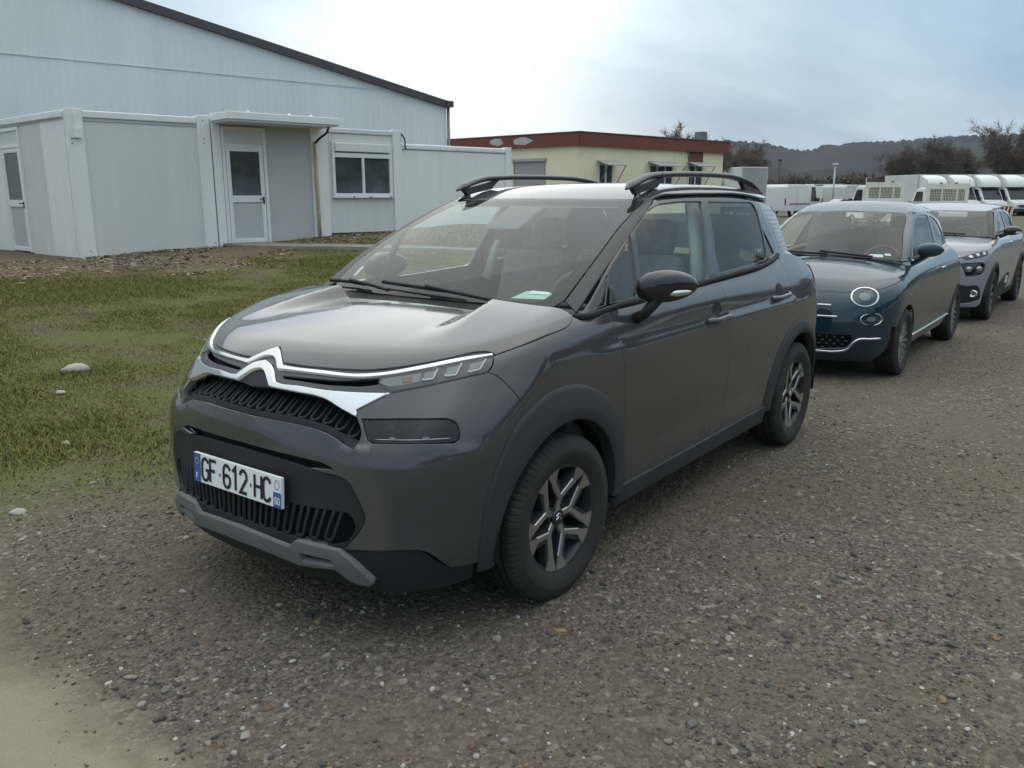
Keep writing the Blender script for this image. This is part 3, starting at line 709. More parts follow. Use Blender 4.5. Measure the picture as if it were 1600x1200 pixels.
patch(2.12, 3.2, 3.56, 3.86, 3); patch(3.66, 4.42, 3.58, 3.86, 5); patch(7.0, 7.5, 3.55, 3.86, 8)
MB().add([(0, 0, 3.8), (9.42, 0, 3.8), (9.42, 9, 3.8), (-1.25, 9, 3.8)], [(0, 1, 2, 3)]).build('roof', BM['steel'], YB)
ypart('end_wall', 'yellow', 9.33, 9.42, .10, 9, .2, 3.46)
ypart('roof_vent', 'steel', 8.85, 9.25, .8, 1.2, 3.81, 4.42)
MB().tube([(6.70, -.03, 3.5), (5.95, -1.0, 1.2)], .025, 6).build('stay_pole', BM['dark'], YB)

# ------------------------------------------------------------------ vehicle materials
M = {}
M['grey_paint'] = paint('graphite_metallic_paint', (.050, .049, .0505), .16, .26, .035)
M['blue_paint'] = paint('petrol_blue_metallic_paint', (.006, .027, .041), .03, .30, .02)
M['silver_paint'] = paint('light_grey_metallic_paint', (.235, .25, .275), .08, .32, .05)
M['gloss_black'] = mat('gloss_black', (.012, .012, .013), .12, 0, .6)
M['plastic'] = mat('textured_black_plastic', (.018, .018, .0185), .58, vary=.18, vscale=9, bump=.12, bscale=900, spec=.35)
M['clad'] = mat('grey_weathered_cladding', (.034, .034, .0345), .60, vary=.2, vscale=5, bump=.10, bscale=900, spec=.4)
M['deep'] = mat('deep_black', (.006, .006, .006), .9)
M['chrome'] = mat('bright_chrome', (.66, .67, .68), .13, 1.0)
M['satin'] = mat('satin_silver', (.20, .215, .215), .42, .55, vary=.08)
M['skid'] = mat('grey_skid_paint', (.115, .117, .113), .5, .0, vary=.12)
M['glass'] = glass('car_glass', (.86, .95, .915), 1.5, .04)
M['glass_dark'] = glass('privacy_glass', (.20, .23, .225), 1.52, .03)
M['lens'] = glass('lamp_lens', (.80, .82, .82), 1.6, .0)
M['reflector'] = mat('lamp_reflector', (.62, .63, .65), .22, .9)
M['orange'] = mat('indicator_amber', (.26, .13, .07), .35)
M['red'] = mat('tail_lamp_red', (.25, .012, .015), .15, 0, .5)
M['tyre'] = mat('tyre_rubber', (.023, .021, .019), .80, vary=.28, vscale=7, bump=.15, bscale=260)
M['alloy'] = mat('machined_alloy', (.40, .39, .375), .34, .85, vary=.06)
M['alloy_dark'] = mat('dark_alloy_lacquer', (.024, .024, .026), .42, .1, vary=.15)
M['disc'] = mat('brake_disc', (.22, .20, .18), .45, .8)
M['trim'] = mat('interior_dark_trim', (.085, .088, .086), .7, bump=.1, bscale=500)
M['seat'] = mat('grey_seat_fabric', (.15, .155, .15), .92, vary=.2, vscale=30, bump=.2, bscale=900)
M['liner'] = mat('pale_headliner', (.50, .50, .47), .95)
M['white'] = mat('white_print', (.76, .78, .77), .55)
M['plate_blue'] = mat('plate_blue', (.03, .10, .32), .45)
M['ink'] = mat('plate_ink', (.012, .012, .014), .5)
M['pale_green'] = mat('pale_green_paper', (.46, .60, .50), .8)
M['frost'] = mat('frosted_stripe', (.55, .62, .64), .6)

# ------------------------------------------------------------------ wheels
def build_wheel(parent, x, y, z, R, w, rim_r, style, steer=0.):
    'a wheel as a part of its car: tyre, rim with spokes, hub cap; outer face towards +y (left) or -y (right)'
    sgn = 1 if y > 0 else -1
    hub = bpy.data.objects.new('wheel', None); hub.empty_display_size = .1; COL.objects.link(hub); hub.parent = parent
    hub.location = (x, y, z); hub.rotation_euler = (0, 0, (0 if sgn > 0 else pi) + steer)
    blocks, sub = (76, 6) if style == 'cross' else (60, 4); n = blocks * sub
    # profile: (radius, y), outer face at +y
    prof = [(rim_r + .002, -w * .42), (rim_r + .03, -w * .50), ((R + rim_r) / 2, -w * .54), (R - .022, -w * .49), (R - .006, -w * .44)]
    for c in (-.27, -.09, .09, .27):
        prof += [(R, w * (c - .045)), (R - .009, w * (c - .040)), (R - .009, w * (c + .012)), (R, w * (c + .017))]
    k_sh = len(prof)
    prof += [(R - .001, w * .40), (R - .007, w * .455), (R - .024, w * .505), (R - .040, w * .528), ((R + rim_r) / 2 + .010, w * .545), ((R + rim_r) / 2 + .006, w * .549), ((R + rim_r) / 2 - .02, w * .535), (rim_r + .022, w * .49), (rim_r + .012, w * .48), (rim_r + .002, w * .44)]
    m_ = len(prof); V = np.zeros((n, m_, 3)); pr = np.array(prof)
    for k in range(n):
        a = 2 * pi * k / n; rr = pr[:, 0].copy()
        if k % sub == 0:
            rr[k_sh:k_sh + 4] -= [.004, .006, .005, .0015]; rr[3:5] -= [.003, .005]
        V[k, :, 0] = rr * cos(a); V[k, :, 1] = pr[:, 1]; V[k, :, 2] = rr * sin(a)
    F = []
    idx = np.arange(n * m_).reshape(n, m_)
    q = np.stack([idx[:, :-1], idx[:, 1:], np.roll(idx, -1, 0)[:, 1:], np.roll(idx, -1, 0)[:, :-1]], -1).reshape(-1, 4)
    ty = mesh_obj('tyre', V.reshape(-1, 3), q, M['tyre'], hub); smooth_by_angle(ty, 40)
    rim = MB().lathe([(rim_r + .006, -w * .40), (rim_r - .012, -w * .38), (rim_r - .022, -w * .1), (rim_r - .018, w * .30), (rim_r - .006, w * .43), (rim_r + .005, w * .455), (rim_r + .012, w * .45)], n=64).build('rim', M['alloy_dark'], hub, deg=40)
    MB().lathe([(.0, -w * .02), (.13, -w * .02), (.13, -w * .10), (.0, -w * .10)], n=40).build('brake_disc', M['disc'], hub, deg=30)
    MB().lathe([(rim_r - .02, -w * .2), (.0, -w * .22)], n=32).build('inner_face', M['deep'], hub)
    yo = w * .40
    def bar(p, q, w0, w1, y0, y1, th, mb):
        'a flat bar in the wheel face from p to q (x,z) with widths and face heights at both ends'
        p = np.array(p); q = np.array(q); d = (q - p) / np.linalg.norm(q - p); nn = np.array([-d[1], d[0]])
        V = []
        for pt, ww, yy in ((p, w0, y0), (q, w1, y1)):
            for s, dy in ((1, 0), (-1, 0), (-1, -th), (1, -th)):
                e = pt + nn * s * (ww / 2 + (.004 if dy else 0)); V.append((e[0], yy + dy, e[1]))
        mb.add(V, [(0, 1, 5, 4), (1, 2, 6, 5), (2, 3, 7, 6), (3, 0, 4, 7), (3, 2, 1, 0), (4, 5, 6, 7)])
    pol = lambda r, a: (r * cos(a), r * sin(a))
    if style == 'cross':
        for k in range(5):
            a = radians(100 + 72 * k)
            bk = MB(); sp = MB()
            bar(pol(.030, a), pol(.088, a), .050, .046, yo - .020, yo - .012, .035, bk)
            for s in (1, -1):
                bar(pol(.082, a), pol(rim_r - .006, a + s * radians(27)), .044, .050, yo - .012, yo + .000, .035, bk)
            bk.build('spoke_back', M['alloy_dark'], hub)
            bar(pol(.034, a), pol(.090, a), .019, .022, yo - .0155, yo - .008, .004, sp)
            for s in (1, -1):
                aa = a + s * radians(26)
                bar(pol(.082, a + s * radians(2.4)), pol(rim_r - .050, aa), .015, .022, yo - .008, yo + .001, .004, sp)
                q = [pol(rim_r - .052, aa - radians(3.8)), pol(rim_r + .003, aa - radians(10)), pol(rim_r + .003, aa + radians(10)), pol(rim_r - .052, aa + radians(3.8))]; yy = [yo + .001, yo + .009, yo + .009, yo + .001]
                sp.add([(c_[0], y_, c_[1]) for c_, y_ in zip(q, yy)] + [(c_[0], y_ - .006, c_[1]) for c_, y_ in zip(q, yy)], [(0, 1, 2, 3), (3, 2, 6, 7), (0, 4, 5, 1), (7, 6, 5, 4), (1, 5, 6, 2), (0, 3, 7, 4)])
            sp.build('spoke', M['alloy'], hub)
        MB().lathe([(rim_r + .004, yo + .003), (rim_r + .0105, yo + .0075), (rim_r + .0125, yo + .0045)], n=96).build('rim_edge', M['alloy'], hub, deg=30)
        MB().lathe([(.036, yo - .035), (.036, yo - .012), (.031, yo - .007), (.0, yo - .006)], n=28).build('hub_cap', M['gloss_black'], hub, deg=30)
        ch = MB()
        for dz in (.006, -.008):
            for s in (1, -1): bar((0, dz + .009), (s * .015, dz), .006, .006, yo - .0045, yo - .0045, .003, ch)
        ch.build('hub_emblem', M['chrome'], hub)
        for k in range(4):
            a = radians(45 + 90 * k); MB().lathe([(.010, yo - .05), (.010, yo - .016), (.0, yo - .014)], n=8, c=(.055 * cos(a), 0, .055 * sin(a))).build('wheel_bolt', M['alloy_dark'], hub)
    elif style == 'multi':
        for k in range(16):
            a = 2 * pi * k / 16; sp = MB(); bar(pol(.04, a), pol(rim_r - .004, a), .020, .032, yo - .012, yo + .002, .03, sp); sp.build('spoke', M['alloy'], hub)
        MB().lathe([(rim_r - .006, yo - .002), (rim_r + .008, yo + .006), (rim_r + .012, yo + .002)], n=64).build('rim_edge', M['alloy'], hub, deg=30)
        MB().lathe([(.052, yo - .035), (.050, yo - .006), (.028, yo + .002), (.0, yo + .003)], n=24).build('hub_cap', M['alloy'], hub, deg=30)
    else:
        for k in range(10):
            a = 2 * pi * k / 10; sp = MB(); bar(pol(.04, a), pol(rim_r - .004, a), .026, .040, yo - .012, yo + .002, .03, sp); sp.build('spoke', M['satin'], hub)
        MB().lathe([(rim_r - .006, yo - .002), (rim_r + .008, yo + .006), (rim_r + .012, yo + .002)], n=64).build('rim_edge', M['satin'], hub, deg=30)
        MB().lathe([(.040, yo - .035), (.040, yo - .006), (.0, yo - .002)], n=24).build('hub_cap', M['satin'], hub, deg=30)
    return hub

def arch_trim(name, f, parent, xc, zc, r_in, r_out, a0, a1, material, lift=.016, n=60, lip=.05):
    'wheel arch trim: rounded band lying on the body around the wheel opening; r_out(angle)'
    A = np.linspace(a0, a1, n)
    prof = [(1.0, .001), (.97, .006), (.86, .010), (.45, lift), (.10, lift + .004), (.0, lift - .002)]
    V = []
    for a in A:
        ro = r_out(a); row = []
        qs = np.array([[xc + (r_in + (ro - r_in) * t) * cos(a), zc + (r_in + (ro - r_in) * t) * sin(a)] for t, _ in prof])
        S = solve(f, 'S', qs)
        for p_, (t, o_) in zip(S, prof): row.append(p_ + np.array([0, o_, 0]))
        e = row[-1].copy(); e[1] -= lip; e[0] -= .004 * cos(a); e[2] -= .004 * sin(a); row.append(e)
        V.append(row)
    V = np.array(V); m_ = V.shape[1]; idx = np.arange(n * m_).reshape(n, m_)
    q = np.stack([idx[:-1, :-1], idx[:-1, 1:], idx[1:, 1:], idx[1:, :-1]], -1).reshape(-1, 4)
    v = V.reshape(-1, 3)
    fn = np.cross(v[q[:, 1]] - v[q[:, 0]], v[q[:, 2]] - v[q[:, 0]]).mean(0)
    if fn[1] < 0: q = q[:, ::-1]
    for s in (1, -1):
        vv = v * [1, s, 1]; o = mesh_obj(name, vv, q if s > 0 else q[:, ::-1].copy(), material, parent); smooth_by_angle(o, 50)
def wheel_well(parent, xc, zc, r, y0, y1):
    for s in (1, -1):
        n = 28; A = np.linspace(-.10, pi + .10, n); V = []
        for a in A:
            for yy in (y0, y1): V.append((xc + r * cos(a), s * yy, zc + r * sin(a)))
        V.append((xc, s * y0, zc))
        F = [(2 * i, 2 * i + 1, 2 * i + 3, 2 * i + 2) for i in range(n - 1)] + [(2 * i, 2 * i + 2, 2 * n) for i in range(n - 1)]
        mesh_obj('wheel_well', V, F, M['deep'], parent)
def stroke_text(mb, text, h, w, sp, y0, z0, th, to3d):
    'condensed plate lettering drawn as flat strokes; to3d maps (y,z) to 3-D'
    c = .28
    arc = lambda cx, cy, rx, ry, a0, a1, n=6: [(cx + rx * cos(radians(a0 + (a1 - a0) * i / n)), cy + ry * sin(radians(a0 + (a1 - a0) * i / n))) for i in range(n + 1)]
    G = {'G': [arc(.5, .75, .5, .25, 15, 180) + arc(.5, .25, .5, .25, 180, 360) + [(1, .48), (.55, .48)]],
         'C': [arc(.5, .75, .5, .25, 10, 180) + arc(.5, .25, .5, .25, 180, 350)],
         'F': [[(1, 1), (.0, 1), (0, 0)], [(0, .53), (.8, .53)]],
         'H': [[(0, 0), (0, 1)], [(1, 0), (1, 1)], [(0, .5), (1, .5)]],
         '6': [arc(.5, .75, .5, .25, 10, 180) + arc(.5, .25, .5, .25, 180, 360) + arc(.5, .33, .5, .22, 0, 180)],
         '1': [[(.12, .80), (.58, 1), (.58, 0)]],
         '2': [arc(.5, .73, .5, .27, 175, -25) + [(.0, .0), (1, 0)]],
         '0': [arc(.5, .75, .5, .25, 0, 180) + arc(.5, .25, .5, .25, 180, 360) + [(1, .75)]],
         '-': [[(.36, .46), (.64, .46)]], ' ': []}
    x = y0
    for chh in text:
        ww = w * (.62 if chh == '-' else 1)
        for st in G[chh]:
            P = np.array([(x + px_ * ww, z0 + pz * h) for px_, pz in st]); n = len(P)
            T = np.gradient(P, axis=0); T /= np.linalg.norm(T, axis=1)[:, None] + 1e-9
            V = []
            for i in range(n):
                if 0 < i < n - 1:
                    d1 = P[i] - P[i - 1]; d2 = P[i + 1] - P[i]; d1 = d1 / np.linalg.norm(d1); d2 = d2 / np.linalg.norm(d2)
                    tt = d1 + d2; tt /= np.linalg.norm(tt); nn = np.array([-tt[1], tt[0]]); k = 1 / max(.4, nn @ np.array([-d1[1], d1[0]]))
                else: nn = np.array([-T[i][1], T[i][0]]); k = 1
                for s in (1, -1): V.append(to3d(*(P[i] + nn * s * k * th / 2)))
            mb.add(V, [(2 * i, 2 * i + 1, 2 * i + 3, 2 * i + 2) for i in range(n - 1)])
        x += ww + sp
    return x
def rounded_block(name, c, size, material, parent, lv=2, rot=(0, 0, 0), sub=True, taper=None):
    mb = MB(); sx, sy, sz = [s / 2 for s in size]; mb.box(-sx, sx, -sy, sy, -sz, sz)
    if taper: mb.V = [(x * (taper if z > 0 else 1), y * (taper if z > 0 else 1), z) for x, y, z in mb.V]
    o = mb.build(name, material, parent, smooth=True); o.location = c; o.rotation_euler = rot
    md = o.modifiers.new('bevel', 'BEVEL'); md.width = min(size) * .32; md.segments = 3
    return o
def cabin_interior(parent, dash_x, dash_z, hw, seat_x, wheel_pos, rear_x, zf=.35, wheel_r=.18):
    MB().prism([(dash_x + .32, dash_z - .06), (dash_x + .05, dash_z), (dash_x - .10, dash_z - .015), (dash_x - .20, dash_z - .10), (dash_x - .16, dash_z - .35), (dash_x + .1, zf), (dash_x + .32, zf)], 1, -hw, hw).build('dashboard', M['trim'], parent, bev=.03)
    for yy in (.36, -.36):
        rounded_block('seat_cushion', (seat_x, yy, .62), (.52, .50, .18), M['seat'], parent)
        rounded_block('seat_back', (seat_x - .33, yy, .93), (.16, .50, .62), M['seat'], parent, rot=(0, radians(-14), 0), taper=.86)
        rounded_block('headrest', (seat_x - .45, yy, 1.32), (.10, .26, .19), M['seat'], parent, rot=(0, radians(-10), 0))
    rounded_block('rear_seat', (rear_x - .15, 0, .88), (.18, 1.16, .62), M['seat'], parent, rot=(0, radians(-14), 0))
    for yy in (.40, -.40): rounded_block('headrest', (rear_x - .26, yy, 1.24), (.09, .25, .15), M['seat'], parent)
    th = np.linspace(0, 2 * pi, 33)[:-1]; tl = radians(65)
    P = [(wheel_pos[0] - wheel_r * sin(t) * cos(tl), wheel_pos[1] + wheel_r * cos(t), wheel_pos[2] + wheel_r * sin(t) * sin(tl)) for t in th]
    mb = MB().tube(P, .015, 8, closed=True)
    for a in (0, pi, -pi / 2): mb.tube([wheel_pos, (wheel_pos[0] - wheel_r * sin(a) * cos(tl), wheel_pos[1] + wheel_r * cos(a), wheel_pos[2] + wheel_r * sin(a) * sin(tl))], .016, 6)
    mb.build('steering_wheel', M['trim'], parent, smooth=True)
    MB().box(rear_x - .5, dash_x, -hw, hw, zf - .04, zf).build('cabin_floor', M['trim'], parent)
def mirror_housing(parent, root, tip, zc, hz, dx, material, sweep, base_pts, lamp=True, fold=0.):
    'door mirror: lofted egg-shaped shell from root to tip, on a short stalk'
    for s in (1, -1):
        n, m_ = 14, 20; V = []
        for i in range(n):
            t = i / (n - 1); y = root + (tip - root) * t
            k = (max(0., 1 - abs(2 * (t * .86 + .0) - .62) ** 2.6)) ** .55 if 0 < i < n - 1 else .02
            k = (sin(pi * min(1, .12 + t * .88)) ** .5 if t > .42 else (.62 + .38 * (1 - (1 - t / .42) ** 2))) if 0 < i < n - 1 else (.50 if i == 0 else .03)
            for j in range(m_):
                a = 2 * pi * j / m_; ca, sa = cos(a), sin(a)
                px_ = (abs(ca) ** .8) * (1 if ca > 0 else -1) * dx * (1.0 if ca > 0 else .45) * k
                pz = (abs(sa) ** .85) * (1 if sa > 0 else -1) * hz * k * (1.0 if sa > 0 else .92)
                V.append((sweep(t) + px_, s * y, zc(t) + pz))
        F = [(i * m_ + j, i * m_ + (j + 1) % m_, (i + 1) * m_ + (j + 1) % m_, (i + 1) * m_ + j) for i in range(n - 1) for j in range(m_)] + [tuple(range(m_)), tuple(range(n * m_ - 1, (n - 1) * m_ - 1, -1))]
        if s > 0: F = [tuple(reversed(f_)) for f_ in F]
        if s < 0 and fold:                     # folded back along the door
            cf, sf = cos(-fold), sin(-fold); V = [(sweep(0) - .06 + (x - sweep(0)) * cf + (-y - root) * sf, -(root - .02 - (x - sweep(0)) * sf + (-y - root) * cf), z) for x, y, z in V]
        o = mesh_obj('door_mirror', V, F, material, parent); smooth_by_angle(o, 60)
        MB().tube([(b[0], s * b[1], b[2]) for b in base_pts], [.045, .036, .040], 8, sq=(1.0, .62)).build('mirror_stalk', M['plastic'], parent, smooth=True)
        if lamp and not (s < 0 and fold):
            P = [(sweep(t) + dx * .80 * (.9 if t < .8 else .55), s * (root + (tip - root) * t), zc(t) - hz * .38 + .010 * (t - .55)) for t in (.58, .68, .78, .88, .95)]
            MB().tube(P, [.006, .013, .014, .012, .005], 8, sq=(.6, 1.)).build('mirror_indicator', M['reflector'], o, smooth=True)
def handles(parent, f, spots, material):
    for (x0, x1, z0, z1, cx_, cz_) in spots:
        for s in (1, -1):
            S = solve(f, 'S', np.array([[x0, z0], [cx_, cz_], [x1, z1], [(x0 + x1) / 2, (z0 + z1) / 2]]))
            a, c, b, mid = S
            n = gradn(f, S)[1]
            P = [a + [0, .002, 0], a * .86 + b * .14 + [0, .028, 0], mid + [0, .036, 0], a * .14 + b * .86 + [0, .028, 0], b + [0, .002, 0]]
            P = spline(np.array(P), 5) * [1, s, 1]
            MB().tube(P, .0135, 8, sq=(.75, 1.15)).build('door_handle', material, parent, smooth=True)
            d = MB(); ring = []
            th = np.linspace(0, 2 * pi, 25)[:-1]
            q = np.array([[c[0] + .050 * cos(t), c[2] + .036 * sin(t)] for t in th]); S2 = solve(f, 'S', q); S2[:, 1] += .002
            V = list(S2) + [c + np.array([0, .0015, 0])]
            V = [tuple(np.array(v) * [1, s, 1]) for v in V]; F = [(i, (i + 1) % 24, 24) for i in range(24)]
            if s > 0: F = [tuple(reversed(t)) for t in F]
            d.add(V, F); d.build('handle_shade_disc', M['plastic'], parent)  # flat dark disc on the paint, standing in for the handle cup's shade

# ------------------------------------------------------------------ the grey crossover
WZ = ([.15, .25, .35, .50, .65, .78, .90, 1.0, 1.06, 1.12, 1.3], [.79, .822, .842, .858, .868, .870, .864, .845, .822, .785, .66])
XF = ([.15, .25, .33, .45, .55, .68, .78, .88, .95, 1.0, 1.06, 1.2], [.79, .825, .845, .842, .832, .818, .795, .748, .700, .655, .58, .35])
HC = ([-.8, -.5, -.3, -.115, .1, .3, .5, .62, .72, .82, .95], [1.17, 1.14, 1.118, 1.098, 1.082, 1.062, 1.030, 1.000, .955, .885, .75])
def low(x, y, z):
    y = np.abs(y)
    W = interp(z, *WZ) - .085 * np.clip((x - .05) / .75, 0, 2)**2 - .06 * np.clip((-2.65 - x) / .7, 0, 2)**2
    W = W - .012 * np.exp(-((x + 1.25) / .75)**2) * sstep(z, .35, .6) * (1 - sstep(z, .95, 1.05))
    W = W - .012 * np.exp(-((z - .47) / .10)**2) * sstep(-x, .5, .75) * (1 - sstep(-x, 1.9, 2.2))
    W = W - .009 * sstep(z, .935, .960) * sstep(-x, .1, .7)                                       # shoulder fold
    s = (y - W) * .97
    Fx = interp(z, *XF) - (.20 + .19 * sstep(z, .66, .98)) * y**2 - .26 * y**4
    Fx = Fx + .013 * (1 - sstep(z, .722, .742)) * sstep(z, .40, .62) * sstep(y, .42, .54)          # ledge below the lamps
    w = .07 + .30 * np.clip(x + .08, 0, 1)
    H = interp(x, *HC) - .085 * y**2 + .060 * sstep((y - .385) / w, 0, 1) * (1 - sstep(x, -.15, .50))
    B = -3.30 + .10 * y**2 + .25 * y**4 + .25 * np.clip(z - .8, 0, 1)**1.5
    f = smax(s, (x - Fx) * .9, .16); f = smax(f, (z - H) * .97, .07)
    return smax(f, (B - x) * .95, .16)
def top(x, y, z):
    y = np.abs(y)
    side = (y - (.806 - .235 * (z - 1.06) - .27 * np.clip(z - 1.06, 0, 1)**2 - .085 * np.clip(-1.9 - x, 0, 2)**2)) * .93
    Xw = -.115 - 1.24 * (z - 1.08) - 1.72 * np.clip(z - 1.08, 0, 1)**2 - .19 * y**2
    R = 1.614 - .058 * y**2 - .034 * np.clip((x + 1.75) / .65, 0, 3)**2 - .055 * np.clip((-1.9 - x) / .95, 0, 3)**2
    rear = (-2.85 - .30 * (1.5 - z) + .10 * y**2 - x) * .9
    f = smax(side, (x - Xw) * .52, .035); f = smax(f, z - R, .075)
    return smax(f, rear, .12)

car = empty('parked_car', (0, 0, 0), 0, 'graphite grey crossover with silver twin chevrons and plate GF-612-HC', 'car', None)
gp, gb, pl = M['grey_paint'], M['gloss_black'], M['plastic']
bon_front = [(.677, .089, .955), (.671, .17, .954), (.653, .277, .955), (.629, .366, .956), (.6, .441, .958), (.561, .506, .965), (.491, .59, .981), (.409, .663, .999), (.33, .717, 1.013), (.305, .742, 1.012), (.295, .766, 1.001)]
bon_shut = [(.295, .766, 1.001), (.233, .788, 1.014), (.177, .803, 1.024), (.042, .82, 1.045), (-.009, .821, 1.049), (-.06, .819, 1.055), (-.105, .812, 1.066), (-.15, .793, 1.087)]
bon_rear = [(-.15, .793, 1.087), (-.152, .763, 1.104), (-.138, .71, 1.116), (-.115, .64, 1.12), (-.095, .55, 1.11), (-.085, .40, 1.09), (-.065, .2, 1.09), (-.055, 0, 1.09)]
panel('bonnet', low, 'P', [[(.618, 0, .998), (.677, .089, .955)], bon_front, bon_shut, bon_rear], gp, car, sym=True, h=.028, depth=.025)
seam = [(.351, .776, .949), (.327, .8, .933), (.311, .819, .91), (.284, .848, .864), (.267, .858, .839)]
door_front = [(-.381, .81, 1.078), (-.398, .842, 1.005), (-.421, .853, .94), (-.432, .862, .887), (-.445, .866, .722), (-.464, .859, .55)]
circ = lambda xc, r, a0, a1, n=8, zc=.325: [(xc + r * cos(radians(a0 + (a1 - a0) * i / n)), .86, zc + r * sin(radians(a0 + (a1 - a0) * i / n))) for i in range(n + 1)]
fa = circ(0, .455, 150, 58)
panel('front_fender', low, 'S', [list(reversed([(.295, .766, 1.001), (.307, .763, .996), (.317, .773, .98), (.333, .776, .964), (.351, .776, .949)])), bon_shut, [(-.15, .793, 1.087), (-.171, .807, 1.074), (-.381, .81, 1.078)], door_front, [door_front[-1], fa[0]], fa, [fa[-1], seam[-1]], list(reversed(seam))], gp, car, both=True)
belt = [(-.213, .752, 1.072), (-.403, .799, 1.087), (-.676, .797, 1.097), (-1.0, .795, 1.108), (-1.4, .79, 1.124), (-1.9, .78, 1.141), (-2.257, .771, 1.156), (-2.42, .75, 1.174), (-2.504, .74, 1.192)]
ddf = door_front + [(-.490, .85, .42), (-.517, .836, .312)]
dj = [(-1.535, .79, 1.126), (-1.548, .85, .98), (-1.556, .866, .70), (-1.545, .86, .45), (-1.525, .84, .317)]
panel('front_door', low, 'S', [[(-.381, .81, 1.078), (-.676, .797, 1.094), (-1.1, .79, 1.109), (-1.535, .79, 1.126)], dj, [(-1.525, .84, .317), (-.517, .836, .312)], list(reversed(ddf))], gp, car, both=True, h=.04)
ra = circ(-2.604, .455, 0, 180)
rd = [(-2.50, .74, 1.188), (-2.515, .8, 1.05), (-2.50, .85, .92), (-2.42, .86, .80), (-2.30, .86, .68)]
panel('rear_door', low, 'S', [[dj[0], (-1.9, .78, 1.138), (-2.257, .771, 1.152), (-2.42, .75, 1.170), (-2.50, .74, 1.188)], rd, circ(-2.604, .465, 49.5, 3, 6), [(-2.14, .84, .349), (-2.13, .84, .330)], [(-2.13, .84, .330), dj[-1]], list(reversed(dj))], gp, car, both=True, h=.04)
tl_f = [(-2.96, .78, 1.115), (-3.02, .82, 1.03), (-3.05, .83, .93), (-3.05, .83, .80)]
ra2 = circ(-2.604, .455, 42, 150)
panel('quarter_panel', low, 'S', [[rd[0], (-2.62, .73, 1.195), (-2.75, .73, 1.185), (-2.88, .74, 1.155), (-2.96, .78, 1.115)], tl_f, [tl_f[-1], (-3.03, .83, .70), ra2[-1]], list(reversed(ra2)), [ra2[0], rd[-1]], list(reversed(rd))], gp, car, both=True, h=.04)
RS = np.array([-2.35, 0, .75])
panel('tail_lamp', low, 'N', [tl_f[:3], [tl_f[2], (-3.15, .76, .92), (-3.22, .66, .93)], [(-3.22, .66, .93), (-3.19, .62, 1.08)], [(-3.19, .62, 1.08), (-3.1, .72, 1.11), tl_f[0]]], M['red'], car, both=True, sph=RS, off=.004)
panel('rear_bumper', low, 'N', [[(-3.05, .83, .80), (-3.03, .83, .70), (-2.98, .85, .56), (-3.03, .83, .40), (-3.04, .8, .30)], [(-3.04, .8, .30), (-3.2, .6, .28), (-3.26, 0, .28)], [(-3.26, 0, .28), (-3.30, 0, .75)], [(-3.30, 0, .75), (-3.24, .6, .76), (-3.05, .83, .80)]], M['clad'], car, both=True, sph=RS, gap=.0002)
panel('tailgate', low, 'N', [[(-3.05, .83, .93), (-3.05, .83, .80), (-3.24, .6, .76), (-3.30, 0, .75)], [(-3.30, 0, .75), (-3.22, 0, 1.10)], [(-3.22, 0, 1.10), (-3.19, .62, 1.10)], [(-3.19, .62, 1.08), (-3.22, .66, .93), (-3.15, .76, .92), (-3.05, .83, .93)]], gp, car, both=True, sph=RS, gap=.0002, h=.05)
# roof, screens and glass house
WS = np.array([-1.5, 0, .7])
ws_top = [(-1.021, 0, 1.527), (-1.026, .161, 1.527), (-1.037, .321, 1.525), (-1.060, .48, 1.522), (-1.082, .578, 1.517)]
pin = [(-1.082, .578, 1.517), (-.783, .630, 1.41), (-.481, .671, 1.261), (-.265, .679, 1.127)]
pout = [(-1.106, .616, 1.525), (-.874, .677, 1.43), (-.501, .737, 1.256), (-.236, .752, 1.088)]
ws_out = [ws_top, pin, [(-.265, .679, 1.127), (-.235, .64, 1.095), (-.19, .45, 1.098), (-.155, .2, 1.10), (-.148, 0, 1.10)]]
panel('windscreen', top, 'N', ws_out, M['glass'], car, sym=True, sph=WS, depth=0, h=.05, hb=.03)
frit_in = [(-1.035, 0, 1.520), (-1.036, .25, 1.519), (-1.05, .46, 1.514), (-.90, .535, 1.462), (-.699, .583, 1.377), (-.452, .607, 1.253), (-.318, .608, 1.172), (-.252, .582, 1.131), (-.213, .438, 1.125), (-.19, .2, 1.125), (-.182, 0, 1.125)]
M['frit'] = mat('black_glass_border', (.010, .010, .010), .9, spec=.0)
panel('windscreen_border', top, 'N', ws_out, M['frit'], car, holes=[[frit_in] + revsegs(flipy([frit_in]))], sym=True, sph=WS, depth=0, h=.05, hb=.02, off=-.004)
roof_side = [(-1.11, .600, 1.528), (-1.30, .612, 1.538), (-1.66, .617, 1.546), (-2.1, .612, 1.545), (-2.36, .604, 1.534), (-2.58, .592, 1.50), (-2.69, .575, 1.465)]
panel('roof', top, 'P', [ws_top, [ws_top[-1], roof_side[0]], roof_side, [roof_side[-1], (-2.75, .48, 1.465), (-2.80, .25, 1.475), (-2.815, 0, 1.475)]], gp, car, sym=True, h=.05)
panel('headliner', top, 'P', [ws_top, [ws_top[-1], roof_side[0]], roof_side, [roof_side[-1], (-2.75, .48, 1.465), (-2.80, .25, 1.475), (-2.815, 0, 1.475)]], M['liner'], car, sym=True, h=.09, hb=.05, off=-.045, depth=0)
panel('windscreen_pillar', top, 'N', [pout, [pout[-1], pin[-1]], list(reversed(pin)), [pin[0], pout[0]]], mat('pillar_black', (.026, .025, .026), .48, 0, 0), car, both=True, sph=WS)
cp_f = [(-2.415, .63, 1.508), (-2.425, .67, 1.40), (-2.46, .70, 1.30), (-2.504, .74, 1.192)]
cp_g = cp_f[:-1] + [(-2.504, .74, 1.165)]
tri1 = poly((-.462, .743, 1.222), (-.392, .795, 1.108), (-.275, .766, 1.100))
